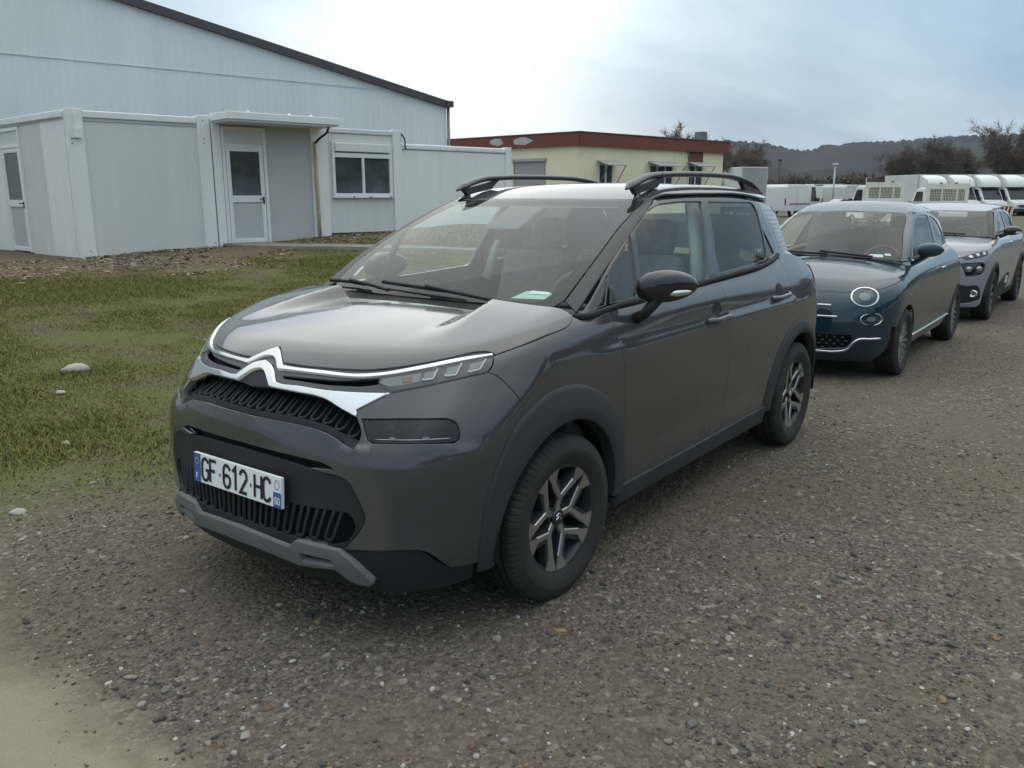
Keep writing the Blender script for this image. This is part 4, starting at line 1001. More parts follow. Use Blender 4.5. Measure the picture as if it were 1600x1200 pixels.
gl2 = poly((-.745, .703, 1.371), (-.662, .793, 1.115), (-.425, .794, 1.110), (-.482, .747, 1.232))
fwin = [[(-.690, .797, 1.112), (-.794, .699, 1.385)], [(-.794, .699, 1.385), (-1.005, .655, 1.478), (-1.128, .643, 1.503)], [(-1.128, .643, 1.503), (-1.35, .643, 1.512), (-1.578, .644, 1.510)], [(-1.578, .644, 1.510), (-1.49, .72, 1.33), (-1.405, .782, 1.150)], [(-1.405, .782, 1.150), (-1.392, .787, 1.140), (-1.37, .787, 1.137)], [(-1.37, .787, 1.137), (-1.0, .797, 1.122), (-.690, .797, 1.112)]]
rwin = [[(-1.660, .645, 1.509), (-2.27, .635, 1.503)], [(-2.27, .635, 1.503), (-2.31, .65, 1.49), (-2.335, .662, 1.45)], [(-2.335, .662, 1.45), (-2.272, .757, 1.21)], [(-2.272, .757, 1.21), (-2.25, .77, 1.188), (-2.20, .77, 1.180)], [(-2.20, .77, 1.180), (-1.557, .783, 1.155)], [(-1.557, .783, 1.155), (-1.55, .766, 1.206), (-1.60, .70, 1.36), (-1.660, .645, 1.509)]]
tri2 = poly((-2.325, .7, 1.352), (-2.425, .75, 1.205), (-2.30, .763, 1.188))
panel('window_frame', top, 'S', [belt, list(reversed(cp_f)), [(-2.415, .63, 1.508), (-2.0, .63, 1.529), (-1.66, .63, 1.532), (-1.3, .63, 1.527), (-1.106, .616, 1.518)], pout, [pout[-1], belt[0]]], gb, car, holes=[tri1, gl2, fwin, rwin, tri2], both=True, depth=.02)
for nm, o_, gm in (('quarter_glass', tri1, 'gloss_black'), ('front_vent_glass', gl2, 'glass'), ('front_door_glass', fwin, 'glass'), ('rear_door_glass', rwin, 'glass_dark'), ('rear_vent_glass', tri2, 'glass_dark')):
    panel(nm, top, 'S', o_, M[gm], car, both=True, depth=0, off=-.006, gap=-.004, h=.08, hb=.03)
cwin = [list(reversed(cp_g)), [(-2.415, .63, 1.508), (-2.55, .62, 1.495), (-2.67, .60, 1.470)], [(-2.67, .60, 1.470), (-2.78, .63, 1.375), (-2.86, .69, 1.150)], [(-2.86, .69, 1.150), (-2.66, .73, 1.165), (-2.504, .74, 1.165)]]
cpan = panel('rear_quarter_window', top, 'S', cwin, mat('translucent_grey_pane', (.075, .088, .095), .15, 0, .6), car, both=True)
for k in range(9):
    t = k / 8; za = 1.455 - .215 * t; xa = -2.485 - .075 * t; xb = -2.635 - .10 * t - .01
    for s, par in ((1, cpan[0]), (-1, cpan[1])):
        S_ = on_surface(top, 'S', [(xa + (xb - xa) * u, .65, za - .004 * u) for u in np.linspace(0, 1, 8)], .002) * [1, s, 1]
        MB().tube(S_, .0042, 6, sq=(.25, 1)).build('white_stripe', M['frost'], par)
panel('rear_screen', top, 'R', [[(-2.94, 0, 1.43), (-2.9, .50, 1.42)], [(-2.9, .5, 1.42), (-2.95, .58, 1.2)], [(-2.95, .58, 1.2), (-3.0, 0, 1.18)]], M['glass_dark'], car, sym=True, depth=0, h=.08, hb=.04)
panel('tailgate_frame', top, 'N', [[(-2.67, .60, 1.470), (-2.78, .63, 1.375), (-2.86, .69, 1.150)], [(-2.86, .69, 1.150), (-2.94, .58, 1.12)], [(-2.94, .58, 1.12), (-2.90, .55, 1.25), (-2.81, .47, 1.44)], [(-2.81, .47, 1.44), (-2.75, .54, 1.455), (-2.67, .60, 1.470)]], gb, car, both=True, sph=np.array([-1.8, 0, 1.2]))
xs_ = np.linspace(-2.49, -3.02, 22); zq = np.interp(-xs_, [2.49, 2.62, 2.75, 2.88, 2.96, 3.02], [1.188, 1.195, 1.185, 1.155, 1.115, 1.03])
qa = solve(low, 'S', np.stack([xs_, zq], 1)); qb = solve(top, 'S', np.stack([np.maximum(xs_, -2.84), np.maximum(zq, 1.12) + .02], 1)); qb[:, 0] = xs_; qb[:, 1] -= .012; qb[xs_ < -2.84, 1] -= .04
for s in (1, -1):
    V = np.vstack([qa + [0, -.002, -.002], (qa + qb) / 2 + [0, 0, .004], qb]) * [1, s, 1]; F = [(r * 22 + i, r * 22 + i + 1, (r + 1) * 22 + i + 1, (r + 1) * 22 + i) for r in range(2) for i in range(21)]
    mesh_obj('quarter_cap', V, F if s > 0 else [tuple(reversed(f_)) for f_ in F], gp, car)
# belt moulding
bt = ribbon_tube(top, 'S', belt, .013, .002, 8, sq=(.55, 1.1))
bt.build('belt_moulding', pl, car, smooth=True); bt.build('belt_moulding', pl, car, smooth=True, mirror=True)
# cowl below the windscreen
cr = [(p[0] + .006, p[1], p[2] - .018) for p in spline(np.array(bon_rear)[2:], 8)]; cr = [(x, y, z) for x, y, z in cr]
gl_b = spline(np.array([(-.255, .70, 1.105), (-.235, .64, 1.108), (-.205, .45, 1.112), (-.172, .2, 1.115), (-.165, 0, 1.115)]), 12)
cr2 = resample(np.array(cr), .02); gb2 = resample(gl_b, .02); n_ = 40
ca = np.stack([np.interp(np.linspace(0, 1, n_), np.linspace(0, 1, len(cr2)), cr2[:, k]) for k in range(3)], 1)
cb = np.stack([np.interp(np.linspace(0, 1, n_), np.linspace(0, 1, len(gb2)), gb2[:, k]) for k in range(3)], 1)
for s in (1, -1):
    V = np.vstack([ca, (ca + cb) / 2 - [0, 0, .022], cb - [0, 0, .006]]) * [1, s, 1]
    F = [(r * n_ + i, r * n_ + i + 1, (r + 1) * n_ + i + 1, (r + 1) * n_ + i) for r in range(2) for i in range(n_ - 1)]
    mesh_obj('cowl', V, F if s < 0 else [tuple(reversed(f_)) for f_ in F], pl, car)
# front: bumper skin
gr_bot = [(.799, 0, .778), (.797, .116, .779), (.775, .326, .775), (.765, .383, .768), (.750, .47, .738), (.738, .513, .722)]
ins_top = [(.756, .514, .604), (.762, .494, .617), (.786, .4, .629), (.809, .254, .646), (.822, 0, .655)]
ins_side = [(.784, .489, .374), (.759, .546, .448), (.748, .564, .496), (.749, .551, .533), (.756, .514, .604)]
bum_bot = [(.436, .82, .380), (.444, .804, .293), (.556, .772, .3), (.653, .72, .384), (.698, .671, .387), (.784, .489, .374)]
lens_bot = [(.607, .556, .892), (.515, .658, .917), (.43, .728, .936), (.351, .776, .949)]
fa2 = circ(0, .440, 62, 8, 8)
slot2 = [[(.818, 0, .674), (.817, .14, .672), (.792, .352, .665), (.781, .407, .660), (.772, .447, .646)], [(.772, .447, .646), (.794, .354, .641), (.818, .143, .652), (.821, 0, .656)]]
slot2f = slot2 + revsegs(flipy(slot2))
lamp = [(.692, .505, .813), (.62, .62, .816), (.53, .737, .817), (.513, .764, .806), (.512, .783, .774), (.518, .788, .752), (.538, .779, .742), (.62, .68, .742), (.703, .566, .743), (.710, .545, .752)]
lamp_o = [[lamp[0], lamp[1], lamp[2]], lamp[2:7], lamp[6:9], lamp[8:], [lamp[-1], lamp[0]]]
panel('front_bumper', low, 'N', [gr_bot, [gr_bot[-1], (.713, .521, .766), (.697, .486, .817)], [(.697, .486, .817), (.687, .477, .838)], [(.687, .477, .838), (.607, .556, .892)], lens_bot, seam, [seam[-1], fa2[0]], fa2, [fa2[-1], bum_bot[0]], bum_bot[:2], bum_bot[1:3], bum_bot[2:5], bum_bot[4:], ins_side, ins_top],
      gp, car, sym=True, holes=[slot2f, lamp_o, flipy(lamp_o)], h=.026, hb=.010, depth=.03)
panel('bumper_recess', low, 'N', [[(.80, 0, .72), (.77, .45, .70)], [(.77, .45, .70), (.76, .50, .60)], [(.76, .50, .60), (.82, 0, .60)]], M['deep'], car, sym=True, off=-.045, depth=0, h=.06)
# upper band with lamps
notch = [(.618, 0, .996), (.677, .089, .953)]
bb = [(.607, .556, .892), (.644, .484, .891), (.673, .418, .89), (.697, .342, .89), (.72, .226, .893), (.732, .129, .893)]
chev_l = [(.732, .129, .893), (.731, .109, .897), (.692, .042, .944), (.684, 0, .953)]
slot = [[(.713, .12, .919), (.691, .257, .922), (.651, .396, .926), (.618, .459, .933), (.598, .496, .936)], [(.598, .496, .936), (.611, .503, .921)], [(.611, .503, .921), (.639, .454, .912), (.661, .399, .910), (.682, .339, .909), (.706, .21, .911), (.716, .13, .911)], [(.716, .13, .911), (.713, .12, .919)]]
band_end = [(.295, .766, 1.001), (.307, .765, .996), (.318, .773, .98), (.333, .776, .964), (.351, .776, .949)]
panel('upper_grille_band', low, 'N', [notch, bon_front, band_end, list(reversed(lens_bot)), bb, chev_l], mat('band_grey', (.058, .060, .062), .42, .2, .2), car, sym=True, holes=[slot, flipy(slot)], off=-.006, h=.026, hb=.009)
panel('band_recess', low, 'N', [[(.69, 0, .94), (.58, .55, .95)], [(.58, .55, .95), (.60, .55, .90)], [(.6, .55, .90), (.72, 0, .90)]], M['deep'], car, sym=True, off=-.05, depth=0, h=.06)
cu = [[(.625, 0, .992), (.630, .010, .989), (.686, .098, .947)], [(.686, .098, .947), (.685, .121, .946), (.661, .286, .946), (.626, .416, .944), (.585, .493, .951), (.498, .596, .973), (.387, .693, .996), (.304, .754, 1.004)], [(.304, .754, 1.004), (.306, .761, .999)], [(.306, .761, .999), (.397, .701, .986), (.502, .609, .963), (.592, .5, .941), (.617, .458, .936), (.647, .385, .934), (.670, .296, .935), (.696, .133, .935), (.701, .088, .934)], [(.701, .088, .934), (.668, .024, .966), (.664, 0, .968)]]
panel('upper_chevron_strip', low, 'N', cu, M['chrome'], car, sym=True, off=.006, h=.012, hb=.007, depth=.03, bev=.003)
cl = [[(.684, 0, .952), (.692, .040, .943), (.732, .110, .896)], [(.732, .110, .896), (.733, .131, .893), (.721, .226, .893), (.697, .343, .889), (.673, .418, .889), (.645, .485, .890), (.607, .555, .891)], [(.607, .555, .891), (.687, .478, .838)], [(.687, .478, .838), (.697, .485, .818)], [(.697, .484, .818), (.706, .422, .839), (.712, .352, .863), (.717, .315, .869), (.732, .238, .874), (.746, .094, .878)], [(.746, .094, .878), (.736, .070, .897), (.718, .028, .922), (.712, 0, .928)]]
panel('lower_chevron_strip', low, 'N', cl, M['chrome'], car, sym=True, off=.008, h=.012, hb=.007, depth=.035, bev=.003)
chp = [[(.712, 0, .926), (.718, .028, .920), (.746, .090, .876)], [(.746, .090, .876), (.755, 0, .868)]]
panel('chevron_infill', low, 'N', chp, M['band_grey'] if 'band_grey' in M else pl, car, sym=True, off=-.004, h=.02, hb=.008, depth=.02)
# daytime lamp in the band
lens = [[(.611, .504, .921), (.593, .502, .939)], [(.593, .502, .939), (.504, .611, .960), (.398, .702, .984), (.33, .75, .992), (.309, .763, .994)], [(.309, .763, .994), (.318, .772, .98), (.334, .775, .964), (.353, .774, .950)], [(.353, .774, .950), (.43, .727, .937), (.515, .657, .918), (.600, .559, .896)], [(.600, .559, .896), (.611, .504, .921)]]
la = panel('daytime_lamp', low, 'N', lens, M['lens'], car, both=True, off=.004, h=.02, hb=.008, depth=.010)
hk = [[(.505, .617, .957), (.47, .651, .965), (.499, .655, .936), (.523, .629, .932)], [(.448, .67, .97), (.404, .702, .98), (.442, .707, .946), (.469, .682, .944)], [(.386, .721, .979), (.333, .751, .99), (.371, .754, .959), (.406, .732, .953)]]
for q in hk:
    a, b_, c_, d_ = [np.array(v) for v in q]
    e1 = a * .2 + d_ * .8
    for k, s in ((0, 1), (1, -1)):
        panel('lamp_segment', low, 'N', flipy(poly(*q)) if s < 0 else poly(*q), M['satin'], la[k], off=-.0035, h=.02, hb=.008, depth=.002, bev=.0005)
        P = on_surface(low, 'N', resample(np.array([b_, c_ * .93 + b_ * .07, c_ * .93 + d_ * .07, d_, e1]), .006), .0005) * [1, s, 1]
        MB().tube(P, .0030, 6).build('light_guide', M['white'], la[k], smooth=True)
clr = [(.609, .507, .921), (.591, .507, .938), (.505, .612, .958), (.531, .625, .929), (.575, .577, .915), (.597, .544, .911)]
for k, s in ((0, 1), (1, -1)):
    panel('indicator_bowl', low, 'N', flipy(poly(*clr)) if s < 0 else poly(*clr), M['satin'], la[k], off=-.004, h=.02, hb=.008, depth=.002, bev=.0005)
    am = [(.560, .560, .940), (.530, .590, .945), (.545, .600, .925), (.568, .575, .922)]
    panel('amber_lamp', low, 'N', flipy(poly(*am)) if s < 0 else poly(*am), M['orange'], la[k], off=-.001, h=.02, hb=.008, depth=.003, bev=.0005)
# main lamps
lm = panel('headlamp', low, 'N', lamp_o, M['lens'], car, both=True, off=-.006, h=.03, hb=.01, depth=.01)
for k, s in ((0, 1), (1, -1)):
    q = lambda pts: [(p[0], s * p[1], p[2]) for p in pts]
    panel('lamp_housing', low, 'N', [q(sg) for sg in [[(.70, .49, .83), (.51, .76, .83)], [(.51, .76, .83), (.50, .80, .75)], [(.5, .8, .75), (.53, .79, .725)], [(.53, .79, .725), (.71, .55, .725)], [(.71, .55, .725), (.70, .49, .83)]]], M['deep'], lm[k], off=-.075, h=.03, depth=0)
    P = on_surface(low, 'N', spline(np.array([(.700, .560, .756), (.61, .685, .756), (.535, .768, .757)]), 8), -.016) * [1, s, 1]
    MB().tube(P, .0016, 6).build('lamp_bezel', M['chrome'], lm[k], smooth=True)
    for yy, xx in ((.612, .660), (.702, .588)):
        q4 = [(xx + .008, yy - .012, .7555), (xx - .008, yy + .012, .7555), (xx - .004, yy + .007, .764), (xx + .004, yy - .007, .764)]
        P4 = on_surface(low, 'N', q4, -.014) * [1, s, 1]; mesh_obj('bezel_notch', P4, [(0, 1, 2, 3) if s > 0 else (3, 2, 1, 0)], M['satin'], lm[k], smooth=False)
    for yy, xx in ((.575, .675), (.655, .615), (.735, .535)):
        MB().lathe([(.0, -.020), (.018, -.016), (.027, .0), (.029, .012)], 'x', 20, c=(xx - .055, s * yy, .786)).build('lamp_bowl', M['alloy_dark'], lm[k], smooth=True)
# upper grille loops
panel('grille_backing', low, 'N', [[(.73, 0, .90), (.70, .40, .87), (.68, .50, .84)], [(.68, .5, .84), (.72, .53, .74), (.73, .5, .72)], [(.73, .50, .72), (.765, .38, .755), (.80, 0, .77)]], M['deep'], car, sym=True, off=-.075, h=.05, depth=0)
panel('grille_ledge', low, 'N', [[(.795, 0, .800), (.785, .116, .800), (.762, .326, .797), (.752, .383, .790), (.735, .47, .762), (.722, .515, .748)], [(.722, .515, .748), (.738, .513, .722)], [(.738, .513, .722), (.750, .47, .736), (.765, .383, .767), (.775, .326, .773), (.797, .116, .778), (.799, 0, .777)]], pl, car, sym=True, off=-.012, h=.02, hb=.008)
def gtop(y): return np.interp(abs(y), [0, .10, .24, .32, .36, .43, .49], [.872, .876, .870, .866, .862, .838, .812])
def gbot(y): return np.interp(abs(y), [0, .12, .33, .39, .47, .51], [.795, .795, .792, .784, .757, .742])
for k in range(-9, 10):
    yc = k * .0535; hw_ = .0165
    if abs(yc) > .50: continue
    zt, zb = gtop(abs(yc)) + .012, gbot(abs(yc)) + .004
    path = [(yc - hw_, zt)] + [(yc - hw_, zt + (zb + hw_ - zt) * u) for u in (.35, .7, 1)] + [(yc - hw_ * cos(a), zb + hw_ - hw_ * sin(a)) for a in (.7, 1.57, 2.44)] + [(yc + hw_, zt + (zb + hw_ - zt) * u) for u in (1, .7, .35)] + [(yc + hw_, zt)]
    S_ = solve(low, 'F', np.array(path)); N_ = gradn(low, S_)
    u_ = np.clip((np.array(path)[:, 1] - zb) / max(.02, zt - zb), 0, 1)
    S_ = S_ - N_ * (.016 + .050 * u_**.8)[:, None]
    MB().tube(S_, .0062, 6).build('grille_loop', pl, car, smooth=True)
# lower insert: black shield with plate and looped intake
ins_bot = [(.848, 0, .372), (.829, .284, .352), (.827, .298, .372), (.822, .32, .379), (.795, .452, .374), (.784, .489, .374)]
intake = [[(.845, 0, .498), (.82, .275, .498), (.785, .456, .502)], [(.785, .456, .502), (.768, .512, .495), (.766, .528, .455), (.780, .50, .401)], [(.780, .50, .401), (.795, .453, .386), (.823, .32, .385), (.848, 0, .388)]]
panel('bumper_shield', low, 'N', [ins_bot, ins_side, ins_top], pl, car, sym=True, holes=[intake + revsegs(flipy(intake))], off=-.004, h=.03, hb=.009, depth=.02)
panel('intake_backing', low, 'N', [[(.84, 0, .50), (.78, .48, .50)], [(.78, .48, .50), (.78, .50, .36)], [(.78, .5, .36), (.84, 0, .36)]], M['deep'], car, sym=True, off=-.07, h=.06, depth=0)
for k in range(-7, 8):
    yc = k * .0665; hw_ = .0150
    zt, zb = .508, .394 + .010 * (abs(yc) / .45)**2 - .012
    sh = .105 * (yc / .45)
    path = [(yc - hw_ + sh * (zt - z_) / .11 * -.35, z_) for z_ in np.linspace(zt, zb + hw_, 4)] + [(yc - hw_ * cos(a) - sh * .35, zb + hw_ - hw_ * sin(a)) for a in (.7, 1.57, 2.44)] + [(yc + hw_ + sh * (zt - z_) / .11 * -.35, z_) for z_ in np.linspace(zb + hw_, zt, 4)]
    S_ = solve(low, 'F', np.array(path)); S_ = S_ - gradn(low, S_) * .012
    MB().tube(S_, .0075, 6).build('intake_loop', pl, car, smooth=True)
sk_hole = [(.822, .318, .338), (.797, .447, .334), (.79, .46, .312), (.817, .318, .304)]
skid = [[(.848, 0, .362), (.845, .1, .361), (.830, .270, .348)], [(.830, .270, .348), (.827, .305, .378)], [(.827, .305, .378), (.789, .476, .373)], [(.789, .476, .373), (.77, .526, .333), (.733, .582, .265)], [(.733, .582, .265), (.735, .560, .250)], [(.735, .560, .250), (.755, .515, .256), (.785, .455, .300)], [(.785, .455, .300), (.815, .300, .284)], [(.815, .300, .284), (.822, .262, .290), (.837, .086, .305), (.838, 0, .305)]]
panel('skid_plate', low, 'N', skid, M['skid'], car, sym=True, holes=[poly(*sk_hole), flipy(poly(*sk_hole))], off=.016, h=.02, hb=.009, depth=.05, bev=.005)
panel('lower_valance', low, 'N', [[(.848, 0, .380), (.827, .30, .376), (.784, .489, .376), (.698, .671, .389), (.653, .72, .386)], [(.653, .72, .386), (.556, .772, .302), (.462, .804, .295)], [(.462, .804, .295), (.455, .79, .22)], [(.455, .79, .22), (.60, .68, .215), (.74, .45, .22), (.80, .2, .225), (.81, 0, .225)]], pl, car, sym=True, off=-.014, h=.03, depth=.03)
fl = MB().lathe([(.0, .004), (.012, .003), (.015, -.03)], 'x', 14, c=(.662, .655, .345)); fl.build('tow_cover', M['satin'], car, smooth=True)
# number plate with its writing
PX, PZ = .8495, .541; tiltp = .06
def pl3(y, z, d=0.): return (PX + d - (z - PZ) * tiltp, y, z)
pv = MB()
for d in (0, -.012): pass
V = [pl3(y, z, d) for d in (-.012, 0) for z in (PZ - .055, PZ + .055) for y in (-.26, .26)]
plate = mesh_obj('number_plate', V, [(0, 2, 3, 1), (4, 5, 7, 6), (0, 1, 5, 4), (2, 6, 7, 3), (0, 4, 6, 2), (1, 3, 7, 5)], M['white'], car, smooth=False)
def pquad(name, y0, y1, z0, z1, mt, d): return mesh_obj(name, [pl3(y0, z0, d), pl3(y1, z0, d), pl3(y1, z1, d), pl3(y0, z1, d)], [(0, 1, 2, 3)], mt, plate, smooth=False)
pquad('country_band', -.259, -.217, PZ - .054, PZ + .054, M['plate_blue'], .0012)
pquad('region_band', .216, .259, PZ - .054, PZ + .000, M['plate_blue'], .0012)
mbt = MB(); stroke_text(mbt, 'GF-612-HC', .083, .0385, .0112, -.206, PZ - .0415, .0125, lambda y, z: pl3(y, z, .0018)); mbt.build('registration_lettering', M['ink'], plate)
mbt = MB(); stroke_text(mbt, 'F', .020, .011, .004, -.244, PZ - .042, .0038, lambda y, z: pl3(y, z, .0018)); mbt.build('country_letter', M['white'], plate)
mbt = MB(); stroke_text(mbt, '60', .024, .011, .0045, .2245, PZ - .042, .0040, lambda y, z: pl3(y, z, .0018)); mbt.build('region_number', M['white'], plate)
mbt = MB()
for k in range(12):
    a = 2 * pi * k / 12; cy_, cz_ = -.238 + .0115 * cos(a), PZ + .026 + .0115 * sin(a)
    mbt.add([pl3(cy_ + .0022 * cos(b), cz_ + .0022 * sin(b), .0018) for b in np.linspace(0, 2 * pi, 6)[:-1]], [(0, 1, 2, 3, 4)])
mbt.build('star_ring', mat('star_yellow', (.7, .55, .06), .5), plate)
mbt = MB()
shp = [(.226, .012), (.236, .010), (.246, .016), (.250, .028), (.247, .040), (.238, .044), (.229, .041), (.225, .030)]
P = np.array([(a, PZ + b) for a, b in shp + shp[:1]])
for i in range(len(P) - 1):
    d = P[i + 1] - P[i]; nn = np.array([-d[1], d[0]]) / np.linalg.norm(d) * .0012
    mbt.add([pl3(*(P[i] + nn), .0018), pl3(*(P[i] - nn), .0018), pl3(*(P[i + 1] - nn), .0018), pl3(*(P[i + 1] + nn), .0018)], [(0, 1, 2, 3)])
mbt.build('region_emblem', M['plate_blue'], plate)
# arches, sills, wells, wheels
ro_f = lambda a: float(np.interp(np.degrees(a), [-12, 10, 35, 55, 75, 100, 130, 150, 175, 195], [.455, .463, .50, .535, .535, .522, .515, .515, .50, .48]))
arch_trim('front_arch_trim', low, car, 0, .325, .392, ro_f, radians(-9), radians(184), M['clad'], .018)
arch_trim('rear_arch_trim', low, car, -2.604, .325, .392, lambda a: .470, radians(-3), radians(186), M['clad'], .018)
panel('sill_trim', low, 'S', [[(-.47, .83, .318), (-1.2, .83, .322), (-2.15, .83, .334)], [(-2.15, .83, .334), (-2.15, .8, .24)], [(-2.15, .8, .24), (-1.3, .82, .24), (-.45, .8, .235)], [(-.45, .8, .235), (-.47, .83, .318)]], M['clad'], car, both=True, off=.014, h=.05, depth=.05, bev=.006)
for xc in (0, -2.604): wheel_well(car, xc, .325, .405, .50, .855)
MB().box(-3.0, .62, -.62, .62, .20, .30).build('underbody', M['deep'], car)
MB().box(.10, .60, -.48, .48, .30, .85).build('engine_block', M['deep'], car)
MB().box(-.42, -.40, -.72, .72, .30, 1.0).build('bulkhead', M['deep'], car)
for s in (1, -1):
    MB().box(-2.2, -.42, s * .80 - .012, s * .80 + .012, .30, 1.06).build('door_lining', M['trim'], car)
    MB().tube([(-1.64, s * .56, 1.51), (-1.53, s * .66, 1.25), (-1.49, s * .71, 1.05)], [.035, .04, .05], 8, sq=(1, .6)).build('centre_pillar_lining', M['liner'], car, smooth=True)
wheel_well(car, -2.604, .325, .41, .50, .80)
for (x, st) in ((0, radians(-2.0)), (-2.604, 0)):
    for y in (.765, -.765): build_wheel(car, x, y, .325, .326, .205, .208, 'cross', st)
# mirrors, handles, wipers, rails
mirror_housing(car, .845, 1.045, lambda t: 1.165 + .008 * t, .072, .075, gb, lambda t: -.585 - .14 * t**1.4, [(-.60, .80, 1.02), (-.60, .86, 1.05), (-.605, .92, 1.12)], fold=radians(62))
handles(car, low, [(-1.275, -1.530, .938, .946, -1.42, .982), (-2.16, -2.42, .964, .976, -2.30, 1.006)], gp)
def wiper(name, pts, arm):
    P = on_surface(top, 'N', pts, .022, WS); w_ = MB().tube(resample(spline(P), .03), .0072, 6, sq=(.7, 1.3)).build(name, pl, car, smooth=True)
    A = on_surface(top, 'N', arm, .034, WS); MB().tube(spline(A), [.010] * 1 + [.0085] * (len(spline(A)) - 1), 6).build('wiper_arm', pl, w_, smooth=True)
wiper('wiper_blade', [(-.205, -.285, 1.137), (-.185, -.10, 1.132), (-.180, .05, 1.126), (-.185, .22, 1.118)], [(-.180, .02, 1.128), (-.165, .22, 1.112), (-.160, .44, 1.095)])
wiper('wiper_blade', [(-.262, -.70, 1.115), (-.235, -.55, 1.120), (-.205, -.38, 1.118)], [(-.225, -.50, 1.12), (-.18, -.30, 1.11), (-.155, -.18, 1.10)])
RM = mat('rail_satin_black', (.030, .031, .033), .40, 0, .15)
rl = spline(np.array([(-1.010, .525, 1.570), (-1.09, .525, 1.600), (-1.22, .526, 1.632), (-1.42, .528, 1.646), (-1.72, .53, 1.653), (-2.0, .53, 1.654), (-2.20, .53, 1.650), (-2.47, .525, 1.621), (-2.75, .52, 1.552)]), 6)
for s in (1, -1):
    P = rl * [1, s, 1]; k = np.linspace(0, 1, len(P)); r_ = .006 + .019 * np.clip(np.minimum(k / .08, (1 - k) / .10), 0, 1)
    o = MB().tube(P, r_, 10, sq=(1.3, .62)).build('roof_rail', RM, car, smooth=True)
    f1 = [(-1.05, 1.578), (-1.38, 1.636), (-1.30, 1.58), (-1.17, 1.560), (-1.09, 1.545)]
    f2 = [(-2.36, 1.628), (-2.72, 1.560), (-2.74, 1.50), (-2.52, 1.53), (-2.44, 1.57)]
    for ft in (f1, f2):
        MB().prism(ft, 1, s * .525 - .014, s * .525 + .014).build('rail_foot', RM, o, bev=.004)
    MB().tube([(-1.12, s * .53, 1.545), (-1.09, s * .535, 1.535), (-1.045, s * .545, 1.516)], [.014, .014, .005], 8).build('rail_end_cap', gb, o, smooth=True)
# behind the glass
cabin_interior(car, -.52, 1.055, .74, -1.15, (-.86, .36, 1.02), -2.15)
MB().prism([(-.70, 1.385), (-.93, 1.488), (-.99, 1.49), (-.86, 1.39)], 1, -.11, .11).build('camera_housing', M['trim'], car, bev=.01)
rounded_block('interior_mirror', (-.84, 0, 1.36), (.03, .24, .07), M['trim'], car)
def paper(name, pts, mt, off=-.012): 
    return mesh_obj(name, on_surface(top, 'N', pts, off, WS), [tuple(range(len(pts)))], mt, car, smooth=False)
paper('inspection_sticker', [(-.318, -.635, 1.168), (-.305, -.595, 1.167), (-.374, -.600, 1.207), (-.38, -.645, 1.205)], M['white'])
paper('windscreen_paper', [(-.224, .435, 1.132), (-.256, .60, 1.136), (-.291, .597, 1.158), (-.272, .482, 1.162)], M['pale_green'], -.010)
paper('windscreen_paper', [(-.262, .50, 1.150), (-.282, .59, 1.150), (-.292, .585, 1.160), (-.275, .505, 1.164)], M['white'], -.008)

